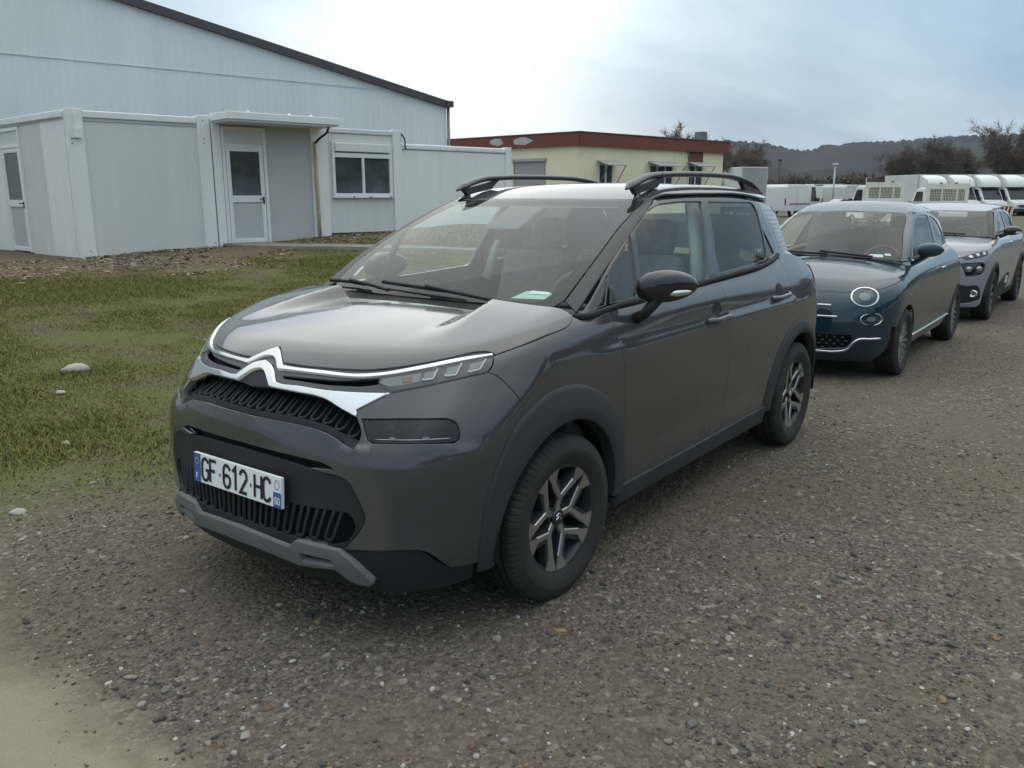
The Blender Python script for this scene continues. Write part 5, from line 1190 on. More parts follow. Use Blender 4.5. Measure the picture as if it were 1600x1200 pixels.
# ------------------------------------------------------------------ the two cars parked behind
def hatchback(root, lo, tp, S, body, wheel):
    pl, gb = M['plastic'], M['gloss_black']
    sp = np.array(S['sph']); wsph = np.array(S['wsph'])
    for kk in ('bon_front', 'bon_side', 'seam'): S[kk] = [tuple(v) for v in on_surface(lo, 'N', S[kk], 0., sp)]
    S['bon_front'][-1] = S['bon_side'][0] = S['seam'][0]
    mir = lambda segs: segs + revsegs(flipy(segs))
    panel('bonnet', lo, 'N', [S['bon_front'], S['bon_side'], S['bon_rear']], body, root, sym=True, sph=sp, h=.05, hb=.02)
    af = circ(0, S['ar'], S['af'][0], S['af'][1], 8, S['wz'])
    panel('front_fender', lo, 'S', [list(S['bon_side']), [S['bon_side'][-1], S['door_front'][0]], S['door_front'], [S['door_front'][-1], af[0]], af, [af[-1], S['seam'][-1]], list(reversed(S['seam']))], body, root, both=True, h=.06, hb=.02)
    panel('front_bumper', lo, 'N', [S['bon_front'], S['seam'], [S['seam'][-1], S['bum_low'][0]], S['bum_low']], body, root, sym=True, sph=sp, holes=[mir(hh) if hh[0][0][1] == 0 else hh for hh in S['holes']] + [flipy(hh) for hh in S['holes'] if hh[0][0][1] != 0], h=.05, hb=.016, depth=.03)
    panel('front_backing', lo, 'N', [S['bon_front'], S['seam'], [S['seam'][-1], S['bum_low'][0]], S['bum_low']], M['deep'], root, sym=True, sph=sp, off=-.06, h=.09, hb=.05, depth=0)
    dj, ar_ = S['door_rear'], circ(S['wb'], S['ar'], S['ab'][0], S['ab'][1], 8, S['wz'])
    panel('front_door', lo, 'S', [S['belt1'], dj, [dj[-1], S['door_front'][-1]], list(reversed(S['door_front'])), [S['door_front'][0], S['belt1'][0]]], body, root, both=True, h=.06, hb=.02)
    panel('rear_side_panel', lo, 'S', [S['belt2'], S['tail'], [S['tail'][-1], ar_[-1]], list(reversed(ar_)), [ar_[0], (ar_[0][0], 0, dj[-1][2])], [(ar_[0][0], 0, dj[-1][2]), dj[-1]], list(reversed(dj))], body, root, both=True, h=.06, hb=.02)
    panel('roof', tp, 'P', S['roof'], S.get('roof_mat', body), root, sym=True, h=.07, hb=.03)
    panel('windscreen', tp, 'N', S['ws'], M['glass'], root, sym=True, sph=wsph, h=.07, hb=.03, depth=0)
    panel('windscreen_border', tp, 'N', S['ws'], M['frit'], root, sym=True, sph=wsph, h=.07, hb=.03, depth=0, off=-.004, holes=[mir(S['frit'])])
    panel('windscreen_pillar', tp, 'N', S['pillar'], S.get('pillar_mat', body), root, both=True, sph=wsph, h=.05, hb=.02)
    panel('window_frame', tp, 'S', S['frame'], S.get('frame_mat', gb), root, both=True, holes=S['wins'], h=.06, hb=.02)
    for i, w_ in enumerate(S['wins']): panel('side_glass', tp, 'S', w_, M['glass' if i == 0 else 'glass_dark'], root, both=True, off=-.006, gap=-.004, depth=0, h=.1, hb=.04)
    # closed back of the car
    B = S['back']
    panel('tailgate', lo, 'R', [[(0, 0, B[0]), (0, B[2], B[0])], [(0, B[2], B[0]), (0, B[2] * 1.05, B[1])], [(0, B[2] * 1.05, B[1]), (0, 0, B[1])]], body, root, sym=True, h=.1, hb=.05)
    panel('rear_screen', tp, 'R', [[(0, 0, B[1] + .02), (0, B[2] * .85, B[1] + .02)], [(0, B[2] * .85, B[1] + .02), (0, B[2] * .7, B[3])], [(0, B[2] * .7, B[3]), (0, 0, B[3])]], M['glass_dark'], root, sym=True, h=.1, hb=.05, depth=0)
    wheel_well(root, 0, S['wz'], S['ar'] + .01, .45, S['hw'] - .03); wheel_well(root, S['wb'], S['wz'], S['ar'] + .01, .45, S['hw'] - .03)
    MB().box(S['wb'] - .3, .50, -.55, .55, .16, .26).build('underbody', M['deep'], root)
    MB().box(-.35, -.33, -S['hw'] + .14, S['hw'] - .14, .26, .90).build('bulkhead', M['deep'], root)
    for x in (0, S['wb']):
        for s in (1, -1): build_wheel(root, x, s * (S['hw'] - S['tw'] * .52 + S['wo']), S['wz'], S['wz'] + .001, S['tw'], S['rim'], wheel)
    cabin_interior(root, S['dash'][0], S['dash'][1], S['hw'] - .16, S['dash'][0] - .62, (S['dash'][0] - .34, .34, S['dash'][1] - .02), S['wb'] + .55, .28, .17)

ml = lambda segs, f: segs
M['clear'] = glass('clear_lamp_lens', (.97, .98, .98), 1.42, .0)
M['bowl'] = mat('lamp_bowl_silver', (.66, .67, .63), .42, .0)
# small rounded hatchback in petrol blue
FW_ = ([.12, .25, .35, .5, .65, .78, .88, .95, 1.02, 1.2], [.74, .775, .795, .808, .812, .802, .775, .735, .68, .54])
FX_ = ([.12, .22, .32, .45, .58, .70, .80, .88, .95, 1.1], [.60, .66, .70, .715, .705, .675, .62, .53, .42, .1])
FH_ = ([-.9, -.5, -.25, -.05, .15, .35, .5, .6, .7], [1.06, 1.03, 1.00, .975, .945, .895, .84, .78, .68])
def blow(x, y, z):
    y = np.abs(y)
    W = interp(z, *FW_) - .10 * np.clip(x / .75, 0, 2)**2 - .06 * np.clip((-2.3 - x) / .6, 0, 2)**2
    F = interp(z, *FX_) - .24 * y**2 - .42 * y**4
    H = interp(x, *FH_) - .16 * y**2
    B = -2.83 + .16 * y**2 + .4 * y**4 + .55 * np.clip(z - .7, 0, 1)**1.6
    f = smax((y - W) * .96, (x - F) * .9, .14); f = smax(f, (z - H) * .95, .10)
    return smax(f, (B - x) * .95, .2)
def btop(x, y, z):
    y = np.abs(y)
    side = (y - (.735 - .28 * (z - .95) - .30 * np.clip(z - .95, 0, 1)**2 - .05 * np.clip(-1.4 - x, 0, 2)**2)) * .92
    Xw = -.175 - 1.12 * (z - .98) - 1.55 * np.clip(z - .98, 0, 1)**2 - .26 * y**2
    R = 1.492 - .10 * y**2 - .05 * np.clip((x + 1.25) / .6, 0, 3)**2 - .085 * np.clip((-1.35 - x) / .9, 0, 3)**2
    f = smax(side, (x - Xw) * .55, .05); f = smax(f, z - R, .10)
    return smax(f, (-2.42 - .75 * (1.3 - z) + .15 * y**2 - x) * .75, .2)
blue = empty('parked_car', (-5.30, .11, 0), 0, 'petrol blue small hatchback with round headlamps parked between the two grey cars', 'car')
bs = [(.50, .565, .765), (.415, .66, .779), (.295, .723, .806), (.103, .765, .848), (-.12, .775, .885), (-.30, .725, .93)]
ws_t = [(-.912, 0, 1.396), (-.914, .25, 1.393), (-.934, .505, 1.377)]
pi_ = [(-.934, .505, 1.377), (-.606, .575, 1.213), (-.27, .647, .967)]
po_ = [(-1.0, .555, 1.372), (-.80, .610, 1.29), (-.56, .66, 1.15), (-.34, .705, .965)]
rs_ = [(-1.0, .555, 1.372), (-1.3, .560, 1.388), (-1.7, .552, 1.365), (-2.1, .53, 1.295)]
bgrille = [[(.69, 0, .405), (.695, .263, .403), (.62, .514, .403)], [(.62, .514, .403), (.612, .524, .359), (.616, .48, .297), (.640, .40, .280)], [(.640, .40, .280), (.665, .257, .271), (.668, 0, .268)]]
bw1 = [[(-.415, .72, 1.0), (-.60, .66, 1.135), (-.84, .611, 1.278), (-1.05, .58, 1.335), (-1.30, .57, 1.352)], [(-1.30, .57, 1.352), (-1.56, .57, 1.347)], [(-1.56, .57, 1.347), (-1.40, .70, 1.03)], [(-1.40, .70, 1.03), (-.9, .71, 1.01), (-.415, .72, 1.0)]]
bw2 = [[(-1.64, .57, 1.340), (-1.80, .57, 1.325), (-1.95, .59, 1.275)], [(-1.95, .59, 1.275), (-2.02, .64, 1.18), (-1.97, .68, 1.085)], [(-1.97, .68, 1.085), (-1.49, .69, 1.045)], [(-1.49, .69, 1.045), (-1.64, .57, 1.340)]]
SB = dict(sph=(-.45, 0, .35), wsph=(-1.3, 0, .6), wz=.292, ar=.328, af=(205, 30), ab=(-20, 160), wb=-2.30, hw=.81, tw=.185, wo=-.005, rim=.185, dash=(-.52, .93), back=(.72, .98, .52, 1.26),
    bon_front=[(.612, 0, .753), (.602, .217, .753), (.582, .35, .752), (.551, .466, .753), (.50, .565, .765)], bon_side=bs, bon_rear=[(-.30, .725, .93), (-.315, .62, .955), (-.26, .40, .98), (-.235, 0, .99)],
    door_front=[(-.325, .72, .925), (-.22, .79, .80), (-.25, .81, .66), (-.32, .80, .48), (-.345, .78, .23)], seam=[(.50, .565, .765), (.47, .66, .70), (.42, .71, .60), (.34, .75, .46)],
    bum_low=[(.33, .745, .30), (.42, .68, .20), (.56, .45, .17), (.62, .2, .165), (.63, 0, .165)], holes=[bgrille],
    belt1=[(-.36, .71, .965), (-.9, .70, .982), (-1.46, .69, 1.012)], door_rear=[(-1.46, .69, 1.012), (-1.50, .79, .85), (-1.52, .81, .6), (-1.48, .79, .235)],
    belt2=[(-1.46, .69, 1.012), (-1.75, .68, 1.03), (-2.1, .64, 1.05), (-2.35, .6, 1.0)], tail=[(-2.35, .6, 1.0), (-2.52, .66, .85), (-2.62, .68, .6), (-2.62, .68, .40)],
    roof=[ws_t, [ws_t[-1], rs_[0]], rs_, [rs_[-1], (-2.22, .3, 1.31), (-2.25, 0, 1.315)]], ws=[ws_t, pi_, [pi_[-1], (-.225, .37, .975), (-.20, 0, .985)]],
    frit=[[(-.895, 0, 1.385), (-.90, .25, 1.380), (-.905, .47, 1.362), (-.60, .54, 1.205), (-.30, .60, 1.0), (-.262, .56, .995), (-.235, .37, .998), (-.215, 0, 1.0)]],
    pillar=[po_, [po_[-1], pi_[-1]], list(reversed(pi_)), [pi_[0], po_[0]]], frame=[[(-.34, .71, .962), (-.9, .70, .982), (-1.46, .69, 1.012), (-1.75, .68, 1.03), (-2.1, .64, 1.05)], [(-2.1, .64, 1.05), (-2.12, .6, 1.17), (-2.1, .53, 1.285)], list(reversed(rs_)), po_], frame_mat=M['blue_paint'], wins=[bw1, bw2])
hatchback(blue, blow, btop, SB, M['blue_paint'], 'multi')
SBP = np.array(SB['sph'])
def lamp_disc(root, lo, sph, c4, ring_w, name, ring_mat, lens_off):
    c = np.mean(c4, 0); th = np.linspace(0, 2 * pi, 21)[:-1]
    L_, T_, R_, B_ = [np.array(v) for v in c4]
    def ell(k): return [tuple(c + k * ((R_ - L_) / 2 * cos(t) + (T_ - B_) / 2 * sin(t))) for t in th]
    for s in (1, -1):
        g = (lambda segs: segs) if s > 0 else flipy
        o = panel(name, lo, 'N', g(loop(*ell(1.0))), ring_mat, root, sph=sph, holes=[g(loop(*ell(1 - ring_w)))], off=.012, h=.03, hb=.010, depth=.03)
        panel('lamp_bowl', lo, 'N', g(loop(*ell(1 - ring_w * .8))), M['bowl'], o, sph=sph, off=-.004, h=.03, hb=.012, depth=0)
        panel('lamp_core', lo, 'N', g(loop(*ell(.42))), M['satin'], o, sph=sph, off=.004, h=.03, hb=.012, depth=.01)
        panel('lamp_lens', lo, 'N', g(loop(*ell(1 - ring_w * .9))), M['clear'], o, sph=sph, off=lens_off, h=.025, hb=.012, depth=.006)
lamp_disc(blue, blow, SBP, [(.578, .475, .717), (.492, .555, .798), (.462, .672, .72), (.562, .588, .640)], .13, 'headlamp', M['chrome'], .016)
lamp_disc(blue, blow, SBP, [(.591, .566, .535), (.534, .638, .590), (.461, .712, .540), (.536, .649, .486)], .12, 'front_lamp', M['chrome'], .014)
for (z_, y_) in ((.645, .344), (.555, .402)):
    for s in (1, -1):
        ribbon_tube(blow, 'F', [(0, s * .09, z_), (0, s * .2, z_), (0, s * y_, z_)], .010, .006, 8, sq=(.8, 1)).build('chrome_bar', M['chrome'], blue, smooth=True)
P = on_surface(blow, 'F', [(0, .001, .60)], .008)[0]; MB().lathe([(.0, .006), (.05, .004), (.06, -.01)], 'x', 28, c=tuple(P)).build('nose_badge', M['chrome'], blue, smooth=True)
cst = [(.668, 0, .257), (.66, .256, .257), (.630, .42, .262), (.609, .485, .280), (.604, .535, .345), (.59, .56, .368), (.53, .64, .374), (.462, .707, .376)]
for s in (1, -1): ribbon_tube(blow, 'N', [(p[0], s * p[1], p[2]) for p in cst], .011, .008, 8, sph=SBP).build('chrome_strip', M['chrome'], blue, smooth=True)
st = MB()
for i in range(-8, 9):
    for j in range(4):
        y_, z_ = i * .06 + (.03 if j % 2 else 0), .292 + j * .031
        if abs(y_) > .50 - .35 * max(0, .33 - z_) * 3: continue
        q_ = on_surface(blow, 'F', [(0, y_, z_)], -.02)[0]
        st.box(q_[0], q_[0] + .008, y_ - .009, y_ + .009, z_ - .004, z_ + .004)
st.build('grille_studs', M['satin'], blue)
mirror_housing(blue, .76, .955, lambda t: 1.065 + .0 * t, .066, .062, M['blue_paint'], lambda t: -.40 - .10 * t**1.4, [(-.42, .70, .955), (-.43, .76, .985), (-.43, .82, 1.03)], lamp=False)
for s in (1, -1):
    ribbon_tube(blow, 'S', [(-1.33, 0, .845), (-1.48, 0, .846)], .012, .018, 6).build('door_handle', M['chrome'], blue, smooth=True, mirror=s < 0)
    ribbon_tube(blow, 'S', [(-.345, 0, .31), (-1.1, 0, .315), (-1.93, 0, .33)], .012, .004, 6).build('sill_strip', M['chrome'], blue, smooth=True, mirror=s < 0)
    ribbon_tube(btop, 'S', [(-.36, 0, .972), (-.9, 0, .986), (-1.46, 0, 1.012), (-2.0, 0, 1.045)], .010, .003, 6).build('belt_strip', M['chrome'], blue, smooth=True, mirror=s < 0)
for y0_, y1_ in ((-.45, .02), (-.05, .42)):
    P = on_surface(btop, 'N', [(-.24, y0_, 1.02), (-.22, (y0_ + y1_) / 2, 1.005), (-.23, y1_, .99)], .02, np.array(SB['wsph'])); MB().tube(spline(P), .011, 6).build('wiper_blade', M['plastic'], blue, smooth=True)
for q_ in ([(-.243, .36, 1.010), (-.270, .50, 1.005), (-.295, .49, 1.030), (-.272, .387, 1.031)], [(-.290, .51, 1.022), (-.300, .56, 1.020), (-.318, .55, 1.038), (-.305, .50, 1.040)]):
    mesh_obj('windscreen_paper', on_surface(btop, 'N', q_, -.010, np.array(SB['wsph'])), [(0, 1, 2, 3)], M['white'], blue, smooth=False)
# light grey hatchback behind it
CW_ = ([.15, .25, .35, .5, .65, .78, .88, .96, 1.02, 1.3], [.79, .825, .84, .855, .865, .865, .855, .83, .79, .62])
CX_ = ([.15, .25, .35, .45, .6, .72, .82, .9, .96, 1.1], [.75, .79, .80, .80, .79, .77, .73, .66, .57, .25])
CH_ = ([-.8, -.5, -.2, 0, .2, .4, .55, .65, .75], [1.12, 1.085, 1.05, 1.03, 1.01, .985, .95, .91, .85])
def glow_(x, y, z):
    y = np.abs(y)
    W = interp(z, *CW_) - .09 * np.clip((x - .05) / .75, 0, 2)**2 - .06 * np.clip((-2.6 - x) / .7, 0, 2)**2
    F = interp(z, *CX_) - .22 * y**2 - .30 * y**4
    H = interp(x, *CH_) - .08 * y**2
    B = -3.19 + .12 * y**2 + .3 * y**4 + .3 * np.clip(z - .8, 0, 1)**1.5
    f = smax((y - W) * .97, (x - F) * .9, .15); f = smax(f, (z - H) * .97, .08)
    return smax(f, (B - x) * .95, .18)
def gtop_(x, y, z):
    y = np.abs(y)
    side = (y - (.785 - .26 * (z - 1.0) - .34 * np.clip(z - 1.0, 0, 1)**2 - .05 * np.clip(-1.8 - x, 0, 2)**2)) * .93
    Xw = -.15 - 1.45 * (z - 1.03) - 2.0 * np.clip(z - 1.03, 0, 1)**2 - .22 * y**2
    R = 1.455 - .07 * y**2 - .035 * np.clip((x + 1.5) / .65, 0, 3)**2 - .06 * np.clip((-1.6 - x) / .95, 0, 3)**2
    f = smax(side, (x - Xw) * .5, .04); f = smax(f, z - R, .08)
    return smax(f, (-2.75 - .45 * (1.4 - z) + .12 * y**2 - x) * .85, .15)
silver = empty('parked_car', (-9.62, .13, -.01), 0, 'light grey hatchback with black arch cladding parked behind the blue car', 'car')
gws_t = [(-.845, 0, 1.362), (-.85, .25, 1.36), (-.89, .55, 1.345)]
gpi = [(-.89, .55, 1.345), (-.55, .655, 1.20), (-.26, .715, 1.03)]
gpo = [(-.95, .61, 1.345), (-.70, .68, 1.25), (-.45, .735, 1.12), (-.30, .77, 1.015)]
grs = [(-.95, .61, 1.345), (-1.3, .625, 1.362), (-1.8, .615, 1.355), (-2.3, .58, 1.30), (-2.5, .55, 1.26)]
gw1 = [[(-.55, .77, 1.055), (-.80, .71, 1.235), (-1.0, .67, 1.305)], [(-1.0, .67, 1.305), (-1.2, .66, 1.33), (-1.42, .65, 1.335)], [(-1.42, .65, 1.335), (-1.36, .76, 1.075)], [(-1.36, .76, 1.075), (-.55, .77, 1.055)]]
gw2 = [[(-1.50, .65, 1.335), (-1.8, .65, 1.325), (-2.0, .66, 1.29)], [(-2.0, .66, 1.29), (-2.15, .72, 1.12)], [(-2.15, .72, 1.12), (-1.44, .76, 1.078)], [(-1.44, .76, 1.078), (-1.50, .65, 1.335)]]
lampL = [[(.665, .565, .745), (.56, .70, .752), (.488, .779, .757)], [(.488, .779, .757), (.452, .806, .735), (.450, .812, .66), (.475, .80, .615)], [(.475, .80, .615), (.55, .745, .597), (.649, .642, .595)], [(.649, .642, .595), (.665, .565, .745)]]
lampU = [[(.635, .56, .815), (.553, .651, .858), (.349, .802, .893)], [(.349, .802, .893), (.387, .813, .841)], [(.387, .813, .841), (.473, .771, .818), (.617, .624, .786)], [(.617, .624, .786), (.635, .56, .815)]]
gins = [[(.79, 0, .50), (.70, .50, .50), (.64, .665, .47)], [(.64, .665, .47), (.552, .752, .478), (.50, .78, .44), (.455, .80, .30)], [(.455, .8, .30), (.60, .66, .27), (.76, .3, .26), (.78, 0, .26)]]
SG = dict(sph=(-.35, 0, .40), wsph=(-1.4, 0, .65), wz=.318, ar=.372, af=(195, 30), ab=(-12, 160), wb=-2.54, hw=.862, tw=.195, wo=.005, rim=.205, dash=(-.52, 1.00), back=(.72, 1.02, .56, 1.24),
    bon_front=[(.700, 0, .865), (.66, .30, .862), (.60, .52, .868), (.553, .62, .875), (.45, .72, .89), (.349, .802, .893)], bon_side=[(.349, .802, .893), (.20, .825, .915), (-.002, .831, .938), (-.25, .825, .97), (-.36, .80, 1.0)], bon_rear=[(-.36, .80, 1.0), (-.33, .74, 1.025), (-.20, .5, 1.03), (-.14, 0, 1.035)],
    door_front=[(-.42, .80, 1.0), (-.44, .85, .85), (-.46, .865, .65), (-.46, .85, .42), (-.48, .83, .26)], seam=[(.349, .802, .893), (.36, .82, .80), (.31, .835, .70), (.26, .84, .62)],
    bum_low=[(.40, .80, .40), (.43, .79, .24), (.60, .62, .22), (.74, .3, .215), (.76, 0, .215)], holes=[gins, lampL],
    belt1=[(-.42, .79, 1.02), (-.9, .785, 1.04), (-1.42, .78, 1.052)], door_rear=[(-1.42, .78, 1.052), (-1.44, .85, .85), (-1.45, .865, .6), (-1.42, .83, .27)],
    belt2=[(-1.42, .78, 1.052), (-1.8, .77, 1.065), (-2.2, .74, 1.10), (-2.6, .7, 1.08)], tail=[(-2.6, .7, 1.08), (-2.85, .75, .95), (-2.92, .78, .7), (-2.92, .78, .45)],
    roof=[gws_t, [gws_t[-1], grs[0]], grs, [grs[-1], (-2.62, .3, 1.28), (-2.65, 0, 1.285)]], ws=[gws_t, gpi, [gpi[-1], (-.19, .45, 1.04), (-.165, 0, 1.04)]],
    frit=[[(-.82, 0, 1.352), (-.83, .25, 1.35), (-.845, .52, 1.33), (-.54, .62, 1.19), (-.30, .665, 1.075), (-.26, .62, 1.07), (-.22, .45, 1.07), (-.20, 0, 1.07)]],
    pillar=[gpo, [gpo[-1], gpi[-1]], list(reversed(gpi)), [gpi[0], gpo[0]]], pillar_mat=bpy.data.materials['pillar_black'], frame=[[(-.30, .77, 1.012), (-.42, .79, 1.02), (-.9, .785, 1.04), (-1.42, .78, 1.052), (-1.8, .77, 1.065), (-2.2, .74, 1.10)], [(-2.2, .74, 1.10), (-2.35, .68, 1.2), (-2.5, .55, 1.255)], list(reversed(grs)), gpo], wins=[gw1, gw2])
hatchback(silver, glow_, gtop_, SG, M['silver_paint'], 'plain')
SGP = np.array(SG['sph'])
for s in (1, -1):
    g = (lambda q: q) if s > 0 else flipy
    o = panel('headlamp', glow_, 'N', g(lampL), M['lens'], silver, sph=SGP, off=-.004, h=.03, hb=.014, depth=.01)
    panel('lamp_housing', glow_, 'N', g(lampL), M['gloss_black'], o, sph=SGP, off=-.05, gap=-.02, h=.04, depth=0)
    for (cy_, cx_) in ((.64, .60), (.735, .51)): MB().lathe([(.0, .012), (.03, .008), (.045, -.01), (.05, -.03)], 'x', 20, c=(cx_ - .01, s * cy_, .675)).build('projector', M['reflector'], o, smooth=True)
    o = panel('daytime_lamp', glow_, 'N', g(lampU), M['gloss_black'], silver, sph=SGP, off=.004, h=.03, hb=.012, depth=.012)
    for t0 in (.18, .45, .72):
        a, b_ = np.array(lampU[0][0]), np.array(lampU[0][2]); c_, d_ = np.array(lampU[2][2]), np.array(lampU[2][0])
        q = [a + (b_ - a) * t0, a + (b_ - a) * (t0 + .18), c_ + (d_ - c_) * (t0 + .16), c_ + (d_ - c_) * t0]; mid = sum(q) / 4; q = [tuple(mid + (v - mid) * .72) for v in q]
        panel('lamp_segment', glow_, 'N', g(poly(*q)), M['reflector'], o, sph=SGP, off=.007, h=.03, hb=.012, depth=.003)
    P = on_surface(glow_, 'N', [(.585, s * .725, .380)], .004, SGP)[0]
    f_ = MB().lathe([(.0, .012), (.032, .010), (.036, .016), (.044, .014), (.048, -.03)], 'x', 22, c=tuple(P)).build('fog_lamp', M['reflector'], silver, smooth=True)
panel('bumper_shield', glow_, 'N', gins, M['plastic'], silver, sph=SGP, sym=True, off=-.006, h=.05, hb=.016, depth=.02)
stc = [(.71, .001, .825), (.68, .30, .822), (.635, .555, .818)]
for s in (1, -1): ribbon_tube(glow_, 'N', [(p[0], s * p[1], p[2]) for p in stc], .012, .004, 8, sph=SGP).build('chrome_strip', M['chrome'], silver, smooth=True)
arch_trim('front_arch_trim', glow_, silver, 0, .318, .365, lambda a: .425, radians(2), radians(184), M['plastic'], .014, 40)
arch_trim('rear_arch_trim', glow_, silver, -2.54, .318, .365, lambda a: .425, radians(-3), radians(184), M['plastic'], .014, 40)
panel('sill_trim', glow_, 'S', [[(-.45, 0, .30), (-2.12, 0, .30)], [(-2.12, 0, .30), (-2.12, 0, .22)], [(-2.12, 0, .22), (-.43, 0, .22)], [(-.43, 0, .22), (-.45, 0, .30)]], M['plastic'], silver, both=True, off=.012, h=.06, depth=.04)
panel('door_bump_strip', glow_, 'S', loop((-.62, 0, .44), (-1.0, 0, .50), (-1.35, 0, .49), (-1.40, 0, .42), (-1.35, 0, .37), (-.62, 0, .36)), M['plastic'], silver, both=True, off=.010, h=.05, depth=.012)
bq = [(-1.05, 0, .47), (-1.22, 0, .47), (-1.25, 0, .44), (-1.22, 0, .41), (-1.05, 0, .41)]
panel('strip_insert', glow_, 'S', loop(*bq), M['white'], silver, both=True, holes=[loop(*[((p[0] + 1.14) * .66 - 1.14, 0, (p[2] - .44) * .6 + .44) for p in bq])], off=.016, h=.03, hb=.01, depth=.006)
mirror_housing(silver, .84, 1.035, lambda t: 1.105, .062, .070, M['gloss_black'], lambda t: -.54 - .12 * t**1.4, [(-.55, .79, 1.03), (-.56, .84, 1.05), (-.56, .90, 1.08)])
for s in (1, -1):
    for x_ in (-1.15, -2.05): ribbon_tube(glow_, 'S', [(x_, 0, .93), (x_ - .2, 0, .935)], .012, .018, 6).build('door_handle', M['chrome'], silver, smooth=True, mirror=s < 0)
for o in (1,):
    P = on_surface(gtop_, 'N', [(-.215, -.35, 1.075), (-.20, .05, 1.065), (-.22, .45, 1.05)], .02, np.array(SG['wsph'])); MB().tube(spline(P), .010, 6).build('wiper_blade', M['plastic'], silver, smooth=True)

# ------------------------------------------------------------------ white vans and trucks at the far side of the yard
FH2 = Vector((cos(YAW), sin(YAW), 0)); RH2 = Vector((sin(YAW), -cos(YAW), 0))
def spot(xpx, dist): return CAM_POS.xy.to_3d() + FH2 * dist + RH2 * ((xpx - 800) / 1342 * dist)
VW = mat('white_van_paint', (.70, .72, .70), .42, 0, .3, vary=.06, vscale=1.5)
VD = mat('dull_white_truck_body', (.56, .58, .55), .6, vary=.08, vscale=1.2)
VC = mat('cream_truck_body', (.62, .61, .52), .6, vary=.06, vscale=1.2)
VG = mat('van_glass', (.02, .025, .027), .08); VB = mat('van_black_plastic', (.03, .03, .03), .6); VR = mat('red_reflector', (.35, .03, .03), .4); VY = mat('yellow_ramp', (.45, .36, .05), .6)
VS = mat('red_car_paint', (.22, .012, .015), .3, 0, .8)
def far_wheels(root, xs, hw, r):
    for x in xs:
        for s in (1, -1):
            w_ = MB().lathe([(.0, -.10), (r * .9, -.11), (r, -.08), (r, .08), (r * .9, .11), (r * .62, .10), (.0, .06)], 'y', 24, c=(x, s * (hw - .12), r)).build('wheel', VB, root, deg=40)
            MB().lathe([(r * .60, .085), (r * .5, .11), (.0, .10)] if s > 0 else [(.0, -.12), (r * .5, -.125), (r * .6, -.10)], 'y', 20, c=(x, s * (hw - .12) + .012 * s, r)).build('hub', VD, w_, smooth=True)
def cab_front(root, L, hw, h, hood=.95, mtl=None):
    'cab of a van: sloping nose, windscreen, side windows; nose towards +x, cab from x=L-1.9 to L'
    mtl = mtl or VW
    b0 = L - 1.95
    prof = [(b0, .45), (L - .02, .45), (L, .75), (L - .08, hood), (L - .55, hood + .18), (L - 1.15, h - .06), (L - 1.35, h), (b0, h)]
    c = MB().prism(prof, 1, -hw, hw).build('cab', mtl, root, bev=.06)
    a, d = np.array((L - .57, hood + .19)), np.array((L - 1.12, h - .10)); nrm = np.array((.55, .57)); nrm /= np.linalg.norm(nrm)
    q = [(a[0] + nrm[0] * .02, -hw + .1, a[1] + nrm[1] * .02), (a[0] + nrm[0] * .02, hw - .1, a[1] + nrm[1] * .02), (d[0] + nrm[0] * .02, hw - .16, d[1] + nrm[1] * .02), (d[0] + nrm[0] * .02, -hw + .16, d[1] + nrm[1] * .02)]
    mesh_obj('windscreen', q, [(0, 1, 2, 3)], VG, root, smooth=False)
    for s in (1, -1):
        y = s * (hw + .006); w_ = [(L - .85, hood + .18), (L - 1.22, h - .18), (L - 1.78, h - .18), (L - 1.78, hood + .12)]
        mesh_obj('side_window', [(x, y, z) for x, z in w_], [(0, 1, 2, 3) if s < 0 else (3, 2, 1, 0)], VG, root, smooth=False)
        MB().box(L - .90, L - .78, s * (hw + .02) - .0, s * (hw + .22), hood + .15, hood + .42).build('mirror', VB, root, bev=.03)
        MB().box(L - .03, L + .015, s * (hw - .38) - .14, s * (hw - .38) + .14, .72, .88).build('headlamp', M['reflector'], root, bev=.02)
    MB().box(L - .05, L + .06, -hw + .02, hw - .02, .34, .58).build('bumper', VB, root, bev=.03)
    MB().box(L - .02, L + .02, -hw * .5, hw * .5, .66, .86).build('grille', VB, root)
def panel_van(xpx, dist, rz, label, group, h=2.3, L=5.2, mt=VW, rack=False):
    r_ = empty('van', spot(xpx, dist), rz, label, 'van', group); hw = .98
    cab_front(r_, L, hw, h, 1.02, mt)
    MB().prism([(0, .45), (L - 1.96, .45), (L - 1.96, h), (.15, h), (0, h - .2)], 1, -hw, hw).build('load_body', mt, r_, bev=.05)
    for s in (1, -1):
        MB().box(.4, L - 2.0, s * (hw + .012) - .012, s * (hw + .012) + .012, .95, 1.02).build('side_moulding', VB if mt is VW else VD, r_)
        MB().box(-.02, .01, s * (hw - .1) - .06, s * (hw - .1) + .06, .9, 1.4).build('tail_lamp', VR, r_)
        MB().box(1.5, 1.508, s * (hw + .004) - .006, s * (hw + .004) + .006, .6, h - .25).build('door_seam', VB, r_)
    MB().box(.0, .02, -.5, .5, 1.5, 2.0).build('rear_window', VG, r_) if rack else None
    far_wheels(r_, (.95, L - .95), hw, .34)
    if rack:
        m_ = MB()
        for x in (.4, 1.5, 2.6, 3.2): m_.tube([(x, -.8, h), (x, -.8, h + .16), (x, .8, h + .16), (x, .8, h)], .02, 6)
        for y in (-.8, .8): m_.tube([(.2, y, h + .16), (3.4, y, h + .16)], .02, 6)
        m_.build('roof_rack', VD, r_)
    return r_
